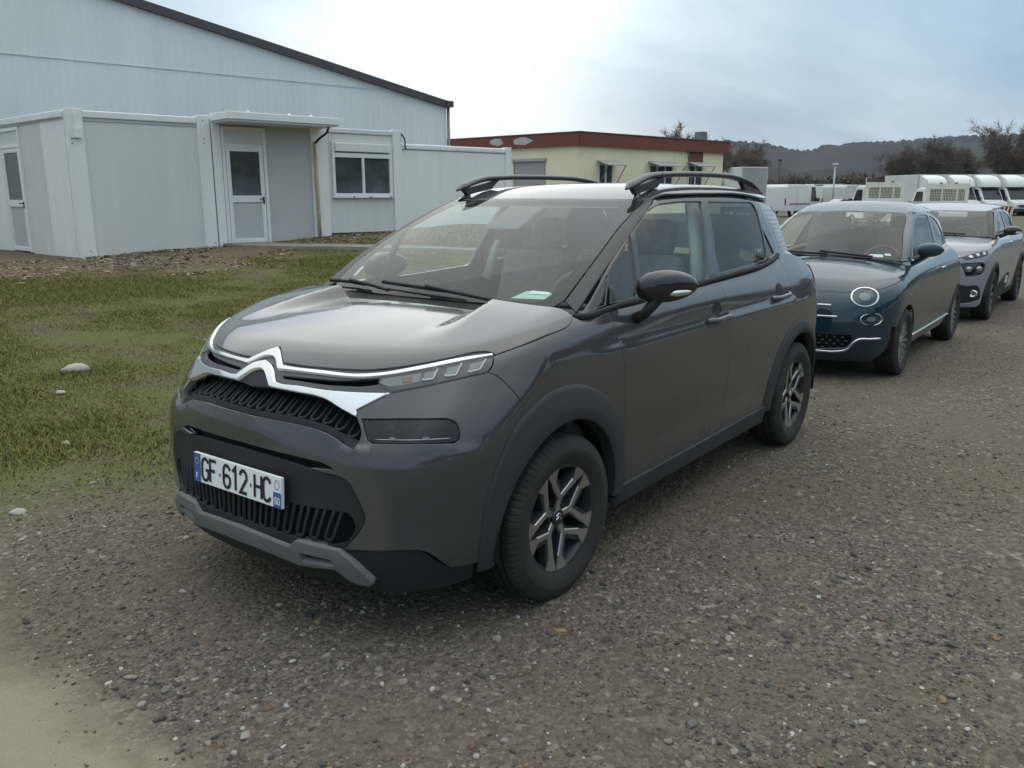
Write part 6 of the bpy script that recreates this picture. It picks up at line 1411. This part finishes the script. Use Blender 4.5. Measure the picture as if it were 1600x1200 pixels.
def tipper(xpx, dist, rz, label, group, z=0.):
    'dropside truck seen from behind: cab with a meshed rear window, low bed, hazard boards'
    p_ = spot(xpx, dist); r_ = empty('dropside_truck', (p_.x, p_.y, z), rz, label, 'truck', group); L, hw = 5.4, 1.0
    cab_front(r_, L, hw * .96, 2.05, 1.02, VW)
    rear = empty('headboard', (3.30, 0, 0)); rear.parent = r_
    for (y0, y1, z0, z1) in ((-1.0, 1.0, .95, 1.46), (-1.0, 1.0, 1.97, 2.22), (-1.0, -.82, 1.46, 1.97), (.82, 1.0, 1.46, 1.97)): MB().box(-.03, .03, y0, y1, z0, z1).build('board', VC, rear)
    for y in (-.45, .25): MB().box(-.035, .035, y - .03, y + .03, 1.46, 1.97).build('mesh_post', VC, rear)
    m_ = MB()
    for k in range(1, 22): m_.box(-.008, .008, -.82 + k * .0745 - .008, -.82 + k * .0745 + .008, 1.46, 1.97)
    for k in range(1, 7): m_.box(-.007, .007, -.82, .82, 1.46 + k * .073 - .008, 1.46 + k * .073 + .008)
    m_.build('mesh_screen', VC, rear)
    MB().box(.05, .07, -.82, .82, 1.44, 1.99).build('rear_window', VG, rear)
    for s in (1, -1): MB().tube([(0, s * 1.0, 2.2), (0, s * 1.0, 2.42)], .025, 6).build('corner_post', VC, rear); MB().box(-.06, .0, s * .35 - .05, s * .35 + .05, 2.22, 2.27).build('marker_lamp', VB, rear)
    MB().box(0, 3.28, -1.02, 1.02, .78, .90).build('bed', VD, r_)
    for s in (1, -1): MB().box(.02, 3.26, s * 1.02 - .03, s * 1.02 + .03, .90, 1.30).build('dropside', VC, r_, bev=.01)
    MB().box(-.04, .02, -1.02, 1.02, .90, 1.30).build('tailboard', VC, r_, bev=.01)
    for s in (1, -1):
        for k in range(3): MB().add([(-.045, s * (.45 + k * .17), .96), (-.045, s * (.45 + k * .17 + .09), .96), (-.045, s * (.45 + k * .17 + .15), 1.24), (-.045, s * (.45 + k * .17 + .06), 1.24)], [(0, 1, 2, 3), (3, 2, 1, 0)]).build('hazard_stripe', VR, r_)
        MB().box(-.02, .05, s * .8 - .15, s * .8 + .15, .62, .74).build('tail_lamp', VR, r_)
    MB().box(0, L - .5, -.4, .4, .45, .72).build('chassis', VB, r_)
    far_wheels(r_, (.95, L - .9), hw, .34)
def luton(xpx, dist, rz, label, group, rear=False, h=3.25):
    p_ = spot(xpx, dist); r_ = empty('box_truck', p_, rz, label, 'truck', group); L, hw = 6.2, 1.0
    cab_front(r_, L, hw * .95, 2.25, 1.05, VW)
    MB().box(0, L - 2.0, -hw - .08, hw + .08, .85, h).build('box_body', VD, r_, bev=.03)
    V = []; n = 9
    for i in range(n):
        a = pi / 2 * i / (n - 1)
        for y, k in ((-hw * .92, .92), (-hw * .5, 1), (hw * .5, 1), (hw * .92, .92)): V.append((L - 1.98 + 1.15 * cos(a) * k, y, 2.26 + (h - 2.30) * sin(a) * k))
    F = [(i * 4 + j, i * 4 + j + 1, i * 4 + j + 5, i * 4 + j + 4) for i in range(n - 1) for j in range(3)] + [tuple([i * 4 for i in range(n)] + [4 * n]), tuple([i * 4 + 3 for i in range(n - 1, -1, -1)] + [4 * n + 1])]
    V += [(L - 1.98, -hw * .92, 2.26), (L - 1.98, hw * .92, 2.26)]
    o = mesh_obj('wind_deflector', V, F, VW, r_); smooth_by_angle(o, 50)
    MB().box(0, .05, -hw, hw, .9, h - .05).build('rear_door', VW, r_) if rear else None
    MB().box(0, L - .5, -.4, .4, .45, .82).build('chassis', VB, r_)
    far_wheels(r_, (1.1, L - .9), hw, .34)
side = YAW + pi / 2 * -1                 # heading towards the right of the yard
away = YAW
luton(1178, 60, YAW + radians(20), 'white box truck standing past the end of the cream building', None, True, 3.55)
panel_van(1212, 66, side + radians(42), 'white van with long plain side, partly hidden by the blue car roof', None, 2.45, 5.4)
panel_van(1262, 84, side + radians(15), 'white van with roof rack behind the plain-sided van', None, 2.55, 5.0, VW, True)
panel_van(1303, 66, side + radians(44), 'dull off-white van side-on by the pale lamp post', None, 2.42, 5.2, VD)
tipper(1443, 39, away + radians(6), 'white dropside truck with meshed rear window, between the van and its twin', 'dropside trucks seen from behind')
tipper(1549, 36, away + radians(3), 'white dropside truck with red hazard stripes on its tailboard', 'dropside trucks seen from behind', -.12)
for x_, lab in ((1398, 'first white box truck of the far row, nearest the off-white van'), (1438, 'white box truck of the far row straight behind the meshed dropside truck'), (1476, 'white box truck of the far row, right beside the meshed dropside truck'), (1514, 'white box truck of the far row showing between the two dropside trucks'), (1556, 'white box truck of the far row behind the hazard-striped truck'), (1594, 'white box truck of the far row under the tallest bushy tree'), (1634, 'last white box truck of the far row, past the tallest bushy tree')): luton(x_, 74, YAW + pi + radians(12), lab, 'row of box trucks facing the yard')
panel_van(1636, 33, YAW + pi + radians(25), 'white van with dark bumper standing beside the hazard-striped truck', None, 2.0, 4.6)
rc = empty('parked_car', spot(1290, 52), side, 'low red car by the plain-sided white van', 'car')
MB().prism([(0, .4), (3.9, .4), (3.95, .7), (3.0, .92), (2.3, 1.38), (.8, 1.40), (.1, .95)], 1, -.8, .8).build('body', VS, rc, bev=.06); MB().prism([(2.85, .95), (2.28, 1.32), (.85, 1.33), (.35, .97)], 1, -.81, .81).build('side_glass', VG, rc); far_wheels(rc, (.7, 3.2), .8, .30)
# lamp posts
LP_ = mat('galvanised_pole', (.42, .43, .43), .5, .4)
for (x_, d_, h_, lab) in ((1302, 62, 3.75, 'pale lamp post with small lamp head between the vans'), (1216, 78, 4.7, 'thin dark lamp post behind the box truck')):
    l_ = empty('lamp_post', spot(x_, d_), 0, lab, 'lamp post'); MB().tube([(0, 0, 0), (0, 0, h_)], [.09, .055], 10).build('pole', LP_ if x_ > 1250 else VB, l_, smooth=True)
    MB().box(-.35, .25, -.12, .12, h_ - .02, h_ + .12).build('lamp_head', VD if x_ > 1250 else VB, l_, bev=.03)

# ------------------------------------------------------------------ trees without leaves, wood, grass, stones
BARK = mat('winter_bark', (.105, .088, .074), .95, vary=.3, vscale=3); TWIG = mat('brown_twigs', (.135, .105, .085), .95, vary=.35, vscale=.6)
WOODM = mat('distant_winter_wood', (.125, .097, .076), 1., vary=.45, vscale=.10)
EVER = mat('dark_evergreen', (.022, .032, .014), .9, vary=.4, vscale=1.)
def grow_tree(seed, H, levels=4, spread=.62, twig_w=.012, twigs=6):
    R_ = np.random.default_rng(seed); bv, bf, tv, tf = [], [], [], []
    def tube(p, q, r0, r1, n=5):
        d = q - p; d = d / (np.linalg.norm(d) + 1e-9); a = np.cross(d, [0.3, .2, 1.]); a /= np.linalg.norm(a) + 1e-9; b_ = np.cross(d, a); k0 = len(bv)
        for c_, r in ((p, r0), (q, r1)):
            for i in range(n): bv.append(c_ + r * (a * cos(2 * pi * i / n) + b_ * sin(2 * pi * i / n)))
        for i in range(n): bf.append((k0 + i, k0 + (i + 1) % n, k0 + n + (i + 1) % n)); bf.append((k0 + i, k0 + n + (i + 1) % n, k0 + n + i))
    def blade(p, q, w):
        d = q - p; s = np.cross(d, R_.normal(size=3)); s /= np.linalg.norm(s) + 1e-9; k0 = len(tv); tv.extend([p + s * w, p - s * w, q]); tf.append((k0, k0 + 1, k0 + 2))
    def grow(p, d, L, r, lev):
        n = 3 if lev else 4; pts = [p]
        for i in range(n):
            d = d + R_.normal(0, .13, 3) + np.array([0, 0, .05]); d = d / np.linalg.norm(d); q = pts[-1] + d * L / n; f0 = 1 - .55 * i / n; f1 = 1 - .55 * (i + 1) / n
            tube(pts[-1], q, r * f0, r * f1, 6 if lev < 2 else 3); pts.append(q)
            if lev < levels and (lev > 0 or i >= 1):
                for _ in range(2 if lev < 2 else R_.integers(1, 3)):
                    a = R_.normal(size=3); a -= d * (a @ d); a /= np.linalg.norm(a); nd = d * cos(spread) + a * sin(spread) + np.array([0, 0, .12]); nd /= np.linalg.norm(nd)
                    grow(q, nd, L * R_.uniform(.52, .78), r * f1 * .62, lev + 1)
            elif lev >= levels:
                for _ in range(twigs):
                    a = R_.normal(size=3); nd = d + a * .8; nd /= np.linalg.norm(nd); blade(q, q + nd * L * R_.uniform(.5, 1.3), twig_w)
    grow(np.zeros(3), np.array([0, 0, 1.]), H * .42, H * .022, 0)
    bv, tv = np.array(bv), np.array(tv); top_ = max(bv[:, 2].max(), tv[:, 2].max()); k = H / top_
    return bv * k, np.array(bf), tv * k, np.array(tf)
def tree(xpx, dist, H, seed, label, z=0., levels=4, tw=.02, twigs=6):
    p_ = spot(xpx, dist); t_ = empty('bare_tree', (p_.x, p_.y, z), seed * 1.3, label, 'tree', 'bare winter trees beyond the yard')
    a, b_, c_, d_ = grow_tree(seed, H, levels, .62, tw, twigs)
    mesh_obj('trunk', a, b_, BARK, t_); mesh_obj('crown', c_, d_, TWIG, t_, smooth=False)
tree(1072, 48, 6.0, 11, 'rounded bare tree showing above the cream building roof', tw=.016, twigs=8)
tree(1142, 95, 8.4, 13, 'bare tree just past the end of the cream building', tw=.02)
tree(1168, 100, 8.6, 14, 'slender bare tree behind the white box truck', tw=.02)
tree(1402, 120, 9.6, 15, 'tall bare tree rising over the wood, left of its taller twin', tw=.022)
tree(1418, 128, 9.4, 25, 'bare tree crowded against the tall tree over the wood', tw=.022)
tree(1466, 118, 10.2, 16, 'narrow tall bare tree standing alone over the wood', tw=.022)
tree(1498, 125, 9.0, 26, 'short bare tree between the narrow tree and the wide ones', tw=.022)
tree(1560, 92, 8.6, 17, 'wide bushy bare tree behind the box trucks', tw=.022, twigs=7)
tree(1592, 88, 9.6, 18, 'tallest bushy bare tree behind the far end of the box trucks', tw=.022, twigs=7)
tree(1625, 90, 9.6, 19, 'bushy bare tree next to the tallest one', tw=.022, twigs=7)
def wood(name, places, label, seed, H=(6, 9), tw=.09, levels=3, twigs=4):
    'a mass of bare trees and scrub that reads as one'
    R_ = np.random.default_rng(seed); T_ = []
    for s in range(7):
        a, b_, c_, d_ = grow_tree(100 + s + seed, 8., levels, .6, tw, twigs); T_.append((np.vstack([a, c_]), np.vstack([b_, d_ + len(a)])))
    Vs, Fs = [], []; o = 0
    for (x, y) in places:
        v, f = T_[R_.integers(7)]; k = R_.uniform(*H) / 8.; a = R_.uniform(0, 2 * pi); w = k * R_.uniform(1.0, 1.5)
        c_, s_ = cos(a), sin(a); Vs.append(np.stack([x + w * (v[:, 0] * c_ - v[:, 1] * s_), y + w * (v[:, 0] * s_ + v[:, 1] * c_), k * v[:, 2] - .3 * k], 1)); Fs.append(f + o); o += len(v)
    return tag(mesh_obj(name, np.vstack(Vs), np.vstack(Fs), WOODM, smooth=False), label, 'wood', kind='stuff')
R_ = np.random.default_rng(5)
pl_ = []
for row, dist in enumerate((126, 140, 155, 175)):
    for xpx in np.arange(1060, 1740, 22 - row): 
        q_ = spot(xpx + R_.uniform(-6, 6), dist + R_.uniform(-5, 5)); pl_.append((q_.x, q_.y))
wood('winter_wood', pl_, 'brown leafless wood at the foot of the hills', 3, (4.0, 6.0), .085, 3, 2)
# the wood on the open side of the yard, mirrored in the paintwork
pl_ = []
for a in np.arange(48, 170, 3.6):
    for k in range(2):
        aa = radians(a + R_.uniform(-1.4, 1.4)); d = 62 + 12 * k + R_.uniform(-4, 4); pl_.append((d * cos(aa) - 4, d * sin(aa)))
wood('yard_side_wood', pl_, 'tall bare wood along the open side of the yard', 9, (9.0, 13.5), .032, 3, 5)
# evergreen scrub in front of the far wood
lv, lf = [], []
for k in range(16):
    q_ = spot(R_.uniform(1190, 1400), R_.uniform(112, 122)); w, h = R_.uniform(1.5, 3.2), R_.uniform(2.0, 4.2)
    for j in range(420):
        u = R_.normal(size=3); u /= np.linalg.norm(u); c_ = np.array([q_.x, q_.y, 0]) + u * np.array([w, w, h]) * R_.uniform(.5, 1) ** .5; c_[2] = abs(c_[2])
        b0 = len(lv); 
        for m_ in range(3): lv.append(c_ + R_.normal(0, .22, 3))
        lf.append((b0, b0 + 1, b0 + 2))
tag(mesh_obj('evergreen_scrub', lv, np.array(lf), EVER, smooth=False), 'dark evergreen scrub at the edge of the bare wood', 'scrub', kind='stuff')

# grass: short blades in tufts over the rough ground
mt, ns, ls, b = nodes_of('rough_grass'); at = ns.new('ShaderNodeAttribute'); at.attribute_name = 'tint'; ls.new(at.outputs['Color'], b.inputs['Base Color']); b.inputs['Roughness'].default_value = .7; b.inputs['Specular IOR Level'].default_value = .3
GRASS = mt
def vnoise(x, y, s, seed):
    r = np.random.default_rng(seed); g = r.random((64, 64)); x = x * s; y = y * s
    i, j = np.floor(x).astype(int), np.floor(y).astype(int); u, v = x - i, y - j; u = u * u * (3 - 2 * u); v = v * v * (3 - 2 * v)
    G = lambda a, b_: g[a % 64, b_ % 64]
    return (G(i, j) * (1 - u) + G(i + 1, j) * u) * (1 - v) + (G(i, j + 1) * (1 - u) + G(i + 1, j + 1) * u) * v
def fbm(x, y, s, seed): return sum(vnoise(x, y, s * 2**k, seed + k) * .5**k for k in range(4)) / 1.875
def set_tint(o, col):
    at_ = o.data.color_attributes.new('tint', 'FLOAT_COLOR', 'POINT'); at_.data.foreach_set('color', np.hstack([col, np.ones((len(col), 1))]).astype(np.float32).ravel())
def in_view(x, y, m0=-900, m1=700):
    dx, dy = x - CAM_POS.x, y - CAM_POS.y; f_ = dx * FH2.x + dy * FH2.y; r_ = dx * RH2.x + dy * RH2.y
    px_ = 800 + 1342 * r_ / np.maximum(f_, .1); return (f_ > .3) & (px_ > m0) & (px_ < m1)
N = 1300000; gx_ = R_.uniform(-16, 4.5, N); gy_ = -1.2 - 12.2 * R_.random(N) ** 1.15
ok = in_view(gx_, gy_, -520, 900); gx_, gy_ = gx_[ok], gy_[ok]
dn = .62 * fbm(gx_, gy_, .55, 31) + .38 * fbm(gx_, gy_, 2.2, 41)
edge_ = -gy_ - .62 * np.maximum(gx_, -.3) + 1.3 * (fbm(gx_, gy_, .9, 51) - .5)
dens = sstep(dn, .32, .51) * sstep(edge_, 1.0, 3.2) * (1 - .93 * sstep(-gy_ + 7. * (fbm(gx_, gy_, .5, 61) - .5), 7.8, 11.2))
ok = R_.random(len(gx_)) < dens * .9 + .03 * sstep(edge_, 1.2, 2.0); gx_, gy_, dn = gx_[ok], gy_[ok], dn[ok]
n = len(gx_); gz_ = terrain(gx_, gy_); hh = R_.uniform(.008, .028, n) * (.6 + 1.1 * sstep(dn, .45, .65)); a = R_.uniform(0, 2 * pi, n); w = R_.uniform(.0022, .005, n) * 1.4; ln = R_.normal(0, .7, (n, 2)) * hh[:, None]
V = np.zeros((n, 3, 3)); V[:, 0] = np.stack([gx_ + w * np.cos(a), gy_ + w * np.sin(a), gz_ - .003], 1); V[:, 1] = np.stack([gx_ - w * np.cos(a), gy_ - w * np.sin(a), gz_ - .003], 1); V[:, 2] = np.stack([gx_ + ln[:, 0], gy_ + ln[:, 1], gz_ + hh], 1)
o = mesh_obj('grass', V.reshape(-1, 3), np.arange(3 * n).reshape(n, 3), GRASS, smooth=False)
g0 = np.array([.088, .122, .012]); g1 = np.array([.180, .190, .036]); g2 = np.array([.25, .195, .085]); t_ = R_.random(n)[:, None]; dry = (R_.random(n) < .32 + .40 * (1 - sstep(dn, .42, .58)))[:, None]
set_tint(o, np.repeat(np.where(dry, g2 * (.6 + .6 * t_), g0 + (g1 - g0) * t_), 3, 0)); tag(o, 'short patchy grass between the gravel yard and the cabins', 'grass', kind='stuff')
# pale wood chips and leaf litter in front of the cabins
n = 9000; s_ = R_.uniform(-6, 9, n); t_ = -R_.random(n) ** 1.6 * 4.2 - .05; c_, q_ = cos(CB_RZ), sin(CB_RZ)
gx_, gy_ = CB[0] + c_ * s_ - q_ * t_, CB[1] + q_ * s_ + c_ * t_; k = vnoise(gx_, gy_, 1.3, 77) > .32; gx_, gy_ = gx_[k], gy_[k]; n = len(gx_); gz_ = terrain(gx_, gy_) + .008
a = R_.uniform(0, 2 * pi, n); L_ = R_.uniform(.012, .05, n); w = R_.uniform(.008, .02, n); ca, sa = np.cos(a), np.sin(a); V = np.zeros((n, 4, 3))
for i, (u, v) in enumerate(((-1, -1), (1, -1), (1, 1), (-1, 1))): V[:, i] = np.stack([gx_ + u * L_ * ca - v * w * sa, gy_ + u * L_ * sa + v * w * ca, gz_ + R_.normal(0, .008, n)], 1)
o = mesh_obj('ground_litter', V.reshape(-1, 3), np.arange(4 * n).reshape(n, 4), GRASS, smooth=False); t_ = R_.random(n)[:, None]
set_tint(o, np.repeat(np.array([.11, .07, .045]) * (1 - t_ ** 2) + np.array([.40, .34, .26]) * t_ ** 2, 4, 0)); tag(o, 'pale chips and dead leaves on the bare earth by the cabins', 'litter', kind='stuff')
# gravel: small stones lying on the yard
ph = (1 + 5 ** .5) / 2; ico = np.array([(-1, ph, 0), (1, ph, 0), (-1, -ph, 0), (1, -ph, 0), (0, -1, ph), (0, 1, ph), (0, -1, -ph), (0, 1, -ph), (ph, 0, -1), (ph, 0, 1), (-ph, 0, -1), (-ph, 0, 1)]) / hypot(1, ph)
icf = np.array([(0, 11, 5), (0, 5, 1), (0, 1, 7), (0, 7, 10), (0, 10, 11), (1, 5, 9), (5, 11, 4), (11, 10, 2), (10, 7, 6), (7, 1, 8), (3, 9, 4), (3, 4, 2), (3, 2, 6), (3, 6, 8), (3, 8, 9), (4, 9, 5), (2, 4, 11), (6, 2, 10), (8, 6, 7), (9, 8, 1)])
STONE = bpy.data.materials.new('stone_chips'); STONE.use_nodes = True; ns, ls = STONE.node_tree.nodes, STONE.node_tree.links; b = ns['Principled BSDF']; at = ns.new('ShaderNodeAttribute'); at.attribute_name = 'tint'
nz = noise_node(ns, ls, 90, 4, .6); rr = ramp_node(ns, ls, nz.outputs['Fac'], [(.25, .72), (.75, 1.15)]); mx = ns.new('ShaderNodeMix'); mx.data_type = 'RGBA'; mx.blend_type = 'MULTIPLY'; mx.inputs[0].default_value = 1; ls.new(at.outputs['Color'], mx.inputs[6]); ls.new(rr.outputs[0], mx.inputs[7]); ls.new(mx.outputs[2], b.inputs['Base Color']); b.inputs['Roughness'].default_value = .88; b.inputs['Specular IOR Level'].default_value = .3
N = 330000; d_ = 1.0 + 13.0 * R_.random(N) ** 1.35; px_ = R_.uniform(-60, 1660, N)
gx_ = CAM_POS.x + FH2.x * d_ + RH2.x * (px_ - 800) / 1342 * d_; gy_ = CAM_POS.y + FH2.y * d_ + RH2.y * (px_ - 800) / 1342 * d_
cl = .6 * fbm(gx_, gy_, .8, 91) + .4 * fbm(gx_, gy_, 3.1, 95)
edge_ = -gy_ - .62 * np.maximum(gx_, -.3) + 1.3 * (fbm(gx_, gy_, .9, 51) - .5)
pale_ = sstep(gx_ + .5 * (fbm(gx_, gy_, 2., 99) - .5), 1.35, 1.6) * (1 - sstep(gy_, .7, 1.1))
keep = R_.random(N) < (.05 + .75 * sstep(cl, .40, .62)) * (1 - sstep(edge_, .9, 2.0) * .97) * (1 - .93 * pale_) * .36
gx_, gy_ = gx_[keep], gy_[keep]; n = len(gx_)
r_ = np.clip(R_.lognormal(-5.48, .46, n), .002, .019)
Rm = R_.normal(size=(n, 3, 3)); Rm = np.linalg.qr(Rm)[0]; sc = r_[:, None] * R_.uniform(.6, 1.35, (n, 3)); sc[:, 2] *= .72
sh_ = ico[None] * (1 + R_.normal(0, .13, (n, 12, 1)))
v = np.einsum('nij,nkj->nki', Rm, sh_) * sc[:, None, :]
V = v + np.stack([gx_, gy_, terrain(gx_, gy_) + r_ * .18], 1)[:, None, :]
F = (icf[None] + 12 * np.arange(n)[:, None, None]).reshape(-1, 3)
o = mesh_obj('gravel', V.reshape(-1, 3), F, STONE, smooth=False)
base = np.array([(.070, .066, .060), (.112, .104, .090), (.158, .144, .120), (.20, .185, .155), (.185, .135, .08), (.125, .085, .06), (.40, .385, .34)])
ci = R_.choice(7, n, p=[.20, .26, .23, .14, .07, .05, .05]); set_tint(o, np.repeat(base[ci] * R_.uniform(.75, 1.25, (n, 1)), 12, 0)); tag(o, 'loose grey gravel covering the yard', 'gravel', kind='stuff')
# larger stones, one by one
big = [(-.77, -4.63, 1), (-.38, -4.04, .6), (.18, -2.79, .5), (.89, -1.8, .5), (1.33, .05, 1), (1.29, .61, .9), (1.39, .22, .7), (1.37, .28, .5), (1.0, -.44, .7), (.88, -.37, .6), (1.2, -.19, .8), (.81, .67, .8), (.8, .95, .6), (.85, .98, .5), (.53, .58, .5), (.69, 1.07, .6), (.86, 1.23, .7), (-1.7, 1.29, .8), (.24, 1.01, .8), (-.83, 1.69, .9), (-.16, 2.22, .9), (-.07, 1.52, .7), (-.6, 2.01, .7), (.58, 1.61, .7), (-.08, 1.92, .6), (.09, 1.83, .6), (.64, 1.70, .6), (-1.04, 1.61, .5), (.64, -.58, .7), (.69, -.49, .5), (.61, -.37, .5), (.96, 1.21, .6), (.15, 2.03, .6), (.05, 1.58, .5)]
for i, (x, y, k) in enumerate(big):
    v = ico.copy(); F_ = icf
    # one subdivision for a rounder pebble
    mid = {}; V_ = [tuple(q) for q in v]; nf = []
    def mp(a, c_):
        key = (min(a, c_), max(a, c_))
        if key not in mid: q = (np.array(V_[a]) + V_[c_]) / 2; V_.append(tuple(q / np.linalg.norm(q))); mid[key] = len(V_) - 1
        return mid[key]
    for a, b_, c_ in F_:
        p0, p1, p2 = mp(a, b_), mp(b_, c_), mp(c_, a); nf += [(a, p0, p2), (b_, p1, p0), (c_, p2, p1), (p0, p1, p2)]
    grass_ = y < -1.5; s_ = (.055 if grass_ else .018) * k * (1.5 if i == 0 else 1); sx_, sy_, sz_ = s_ * R_.uniform(1.0, 1.5), s_ * R_.uniform(.75, 1.0), s_ * R_.uniform(.45, .65)
    v = np.array(V_); v = v * (1 + .20 * np.sin(v @ R_.normal(0, 2.0, 3) + R_.uniform(0, 6)) + .12 * np.sin(v @ R_.normal(0, 3.5, 3)) + R_.normal(0, .045, len(v)))[:, None] * [sx_, sy_, sz_]
    o = mesh_obj('stone', v, np.array(nf), STONE, loc=(x, y, float(terrain(x, y)) + sz_ * .45)); o.rotation_euler = (R_.normal(0, .12), R_.normal(0, .12), R_.uniform(0, 6.28))
    yel = abs(x - .24) < .02 and abs(y - 1.01) < .02
    c0 = np.array([.36, .22, .06]) if yel else np.array([.27, .255, .215]) * (1.45 if grass_ else R_.uniform(.65, 1.2))
    set_tint(o, np.tile(c0, (len(v), 1)))
    if yel: tag(o, 'yellow ochre stone on the gravel by the front wheel', 'stone')
    elif i == 0: tag(o, 'large pale flat stone lying in the grass', 'stone')
    elif grass_: tag(o, 'small pale stone in the grass edge', 'stone', 'small pale stones in the grass')
    else: tag(o, 'pale rounded pebble among the grey gravel', 'stone', 'pale pebbles on the gravel')
# two birds high over the yard
for (x_, y_, d_, w_) in ((1148, 61, 60, .55), (836, 109, 90, .35)):
    q_ = CAM_POS + (fw + rt * ((x_ - 800) / 1309.8) - up * ((y_ - 600) / 1309.8)) * d_
    o = mesh_obj('bird', [(-w_, .0, .08), (-w_ * .45, -.06, .16), (0, -.08, .04), (w_ * .45, -.06, .16), (w_, 0, .08), (w_ * .45, .10, .13), (0, .10, .0), (-w_ * .45, .10, .13), (0, -.30, .03), (0, .28, .02), (0, 0, -.06)],
        [(0, 1, 7), (1, 2, 6, 7), (2, 3, 5, 6), (3, 4, 5), (8, 2, 10), (8, 10, 2), (9, 10, 6), (9, 6, 10), (2, 10, 6), (6, 10, 2)], VB, smooth=False, loc=q_); o.rotation_euler = (0, .3, YAW + 1.2)
    tag(o, 'dark bird gliding against the cloud' if w_ > .5 else 'tiny far bird under the bright cloud', 'bird')

# ------------------------------------------------------------------ the air: a thin even haze over the whole valley
mt = bpy.data.materials.new('thin_haze'); mt.use_nodes = True; ns, ls = mt.node_tree.nodes, mt.node_tree.links
for n in list(ns): ns.remove(n)
out = ns.new('ShaderNodeOutputMaterial'); pv_ = ns.new('ShaderNodeVolumePrincipled'); pv_.inputs['Color'].default_value = (.72, .82, .95, 1); pv_.inputs['Density'].default_value = .00017; pv_.inputs['Anisotropy'].default_value = .0
ls.new(pv_.outputs[0], out.inputs['Volume'])
hz = MB().box(-2700, 2700, -2700, 2700, -6, 135).build('haze', mt); tag(hz, 'thin pale blue haze over the valley', 'haze', kind='stuff')
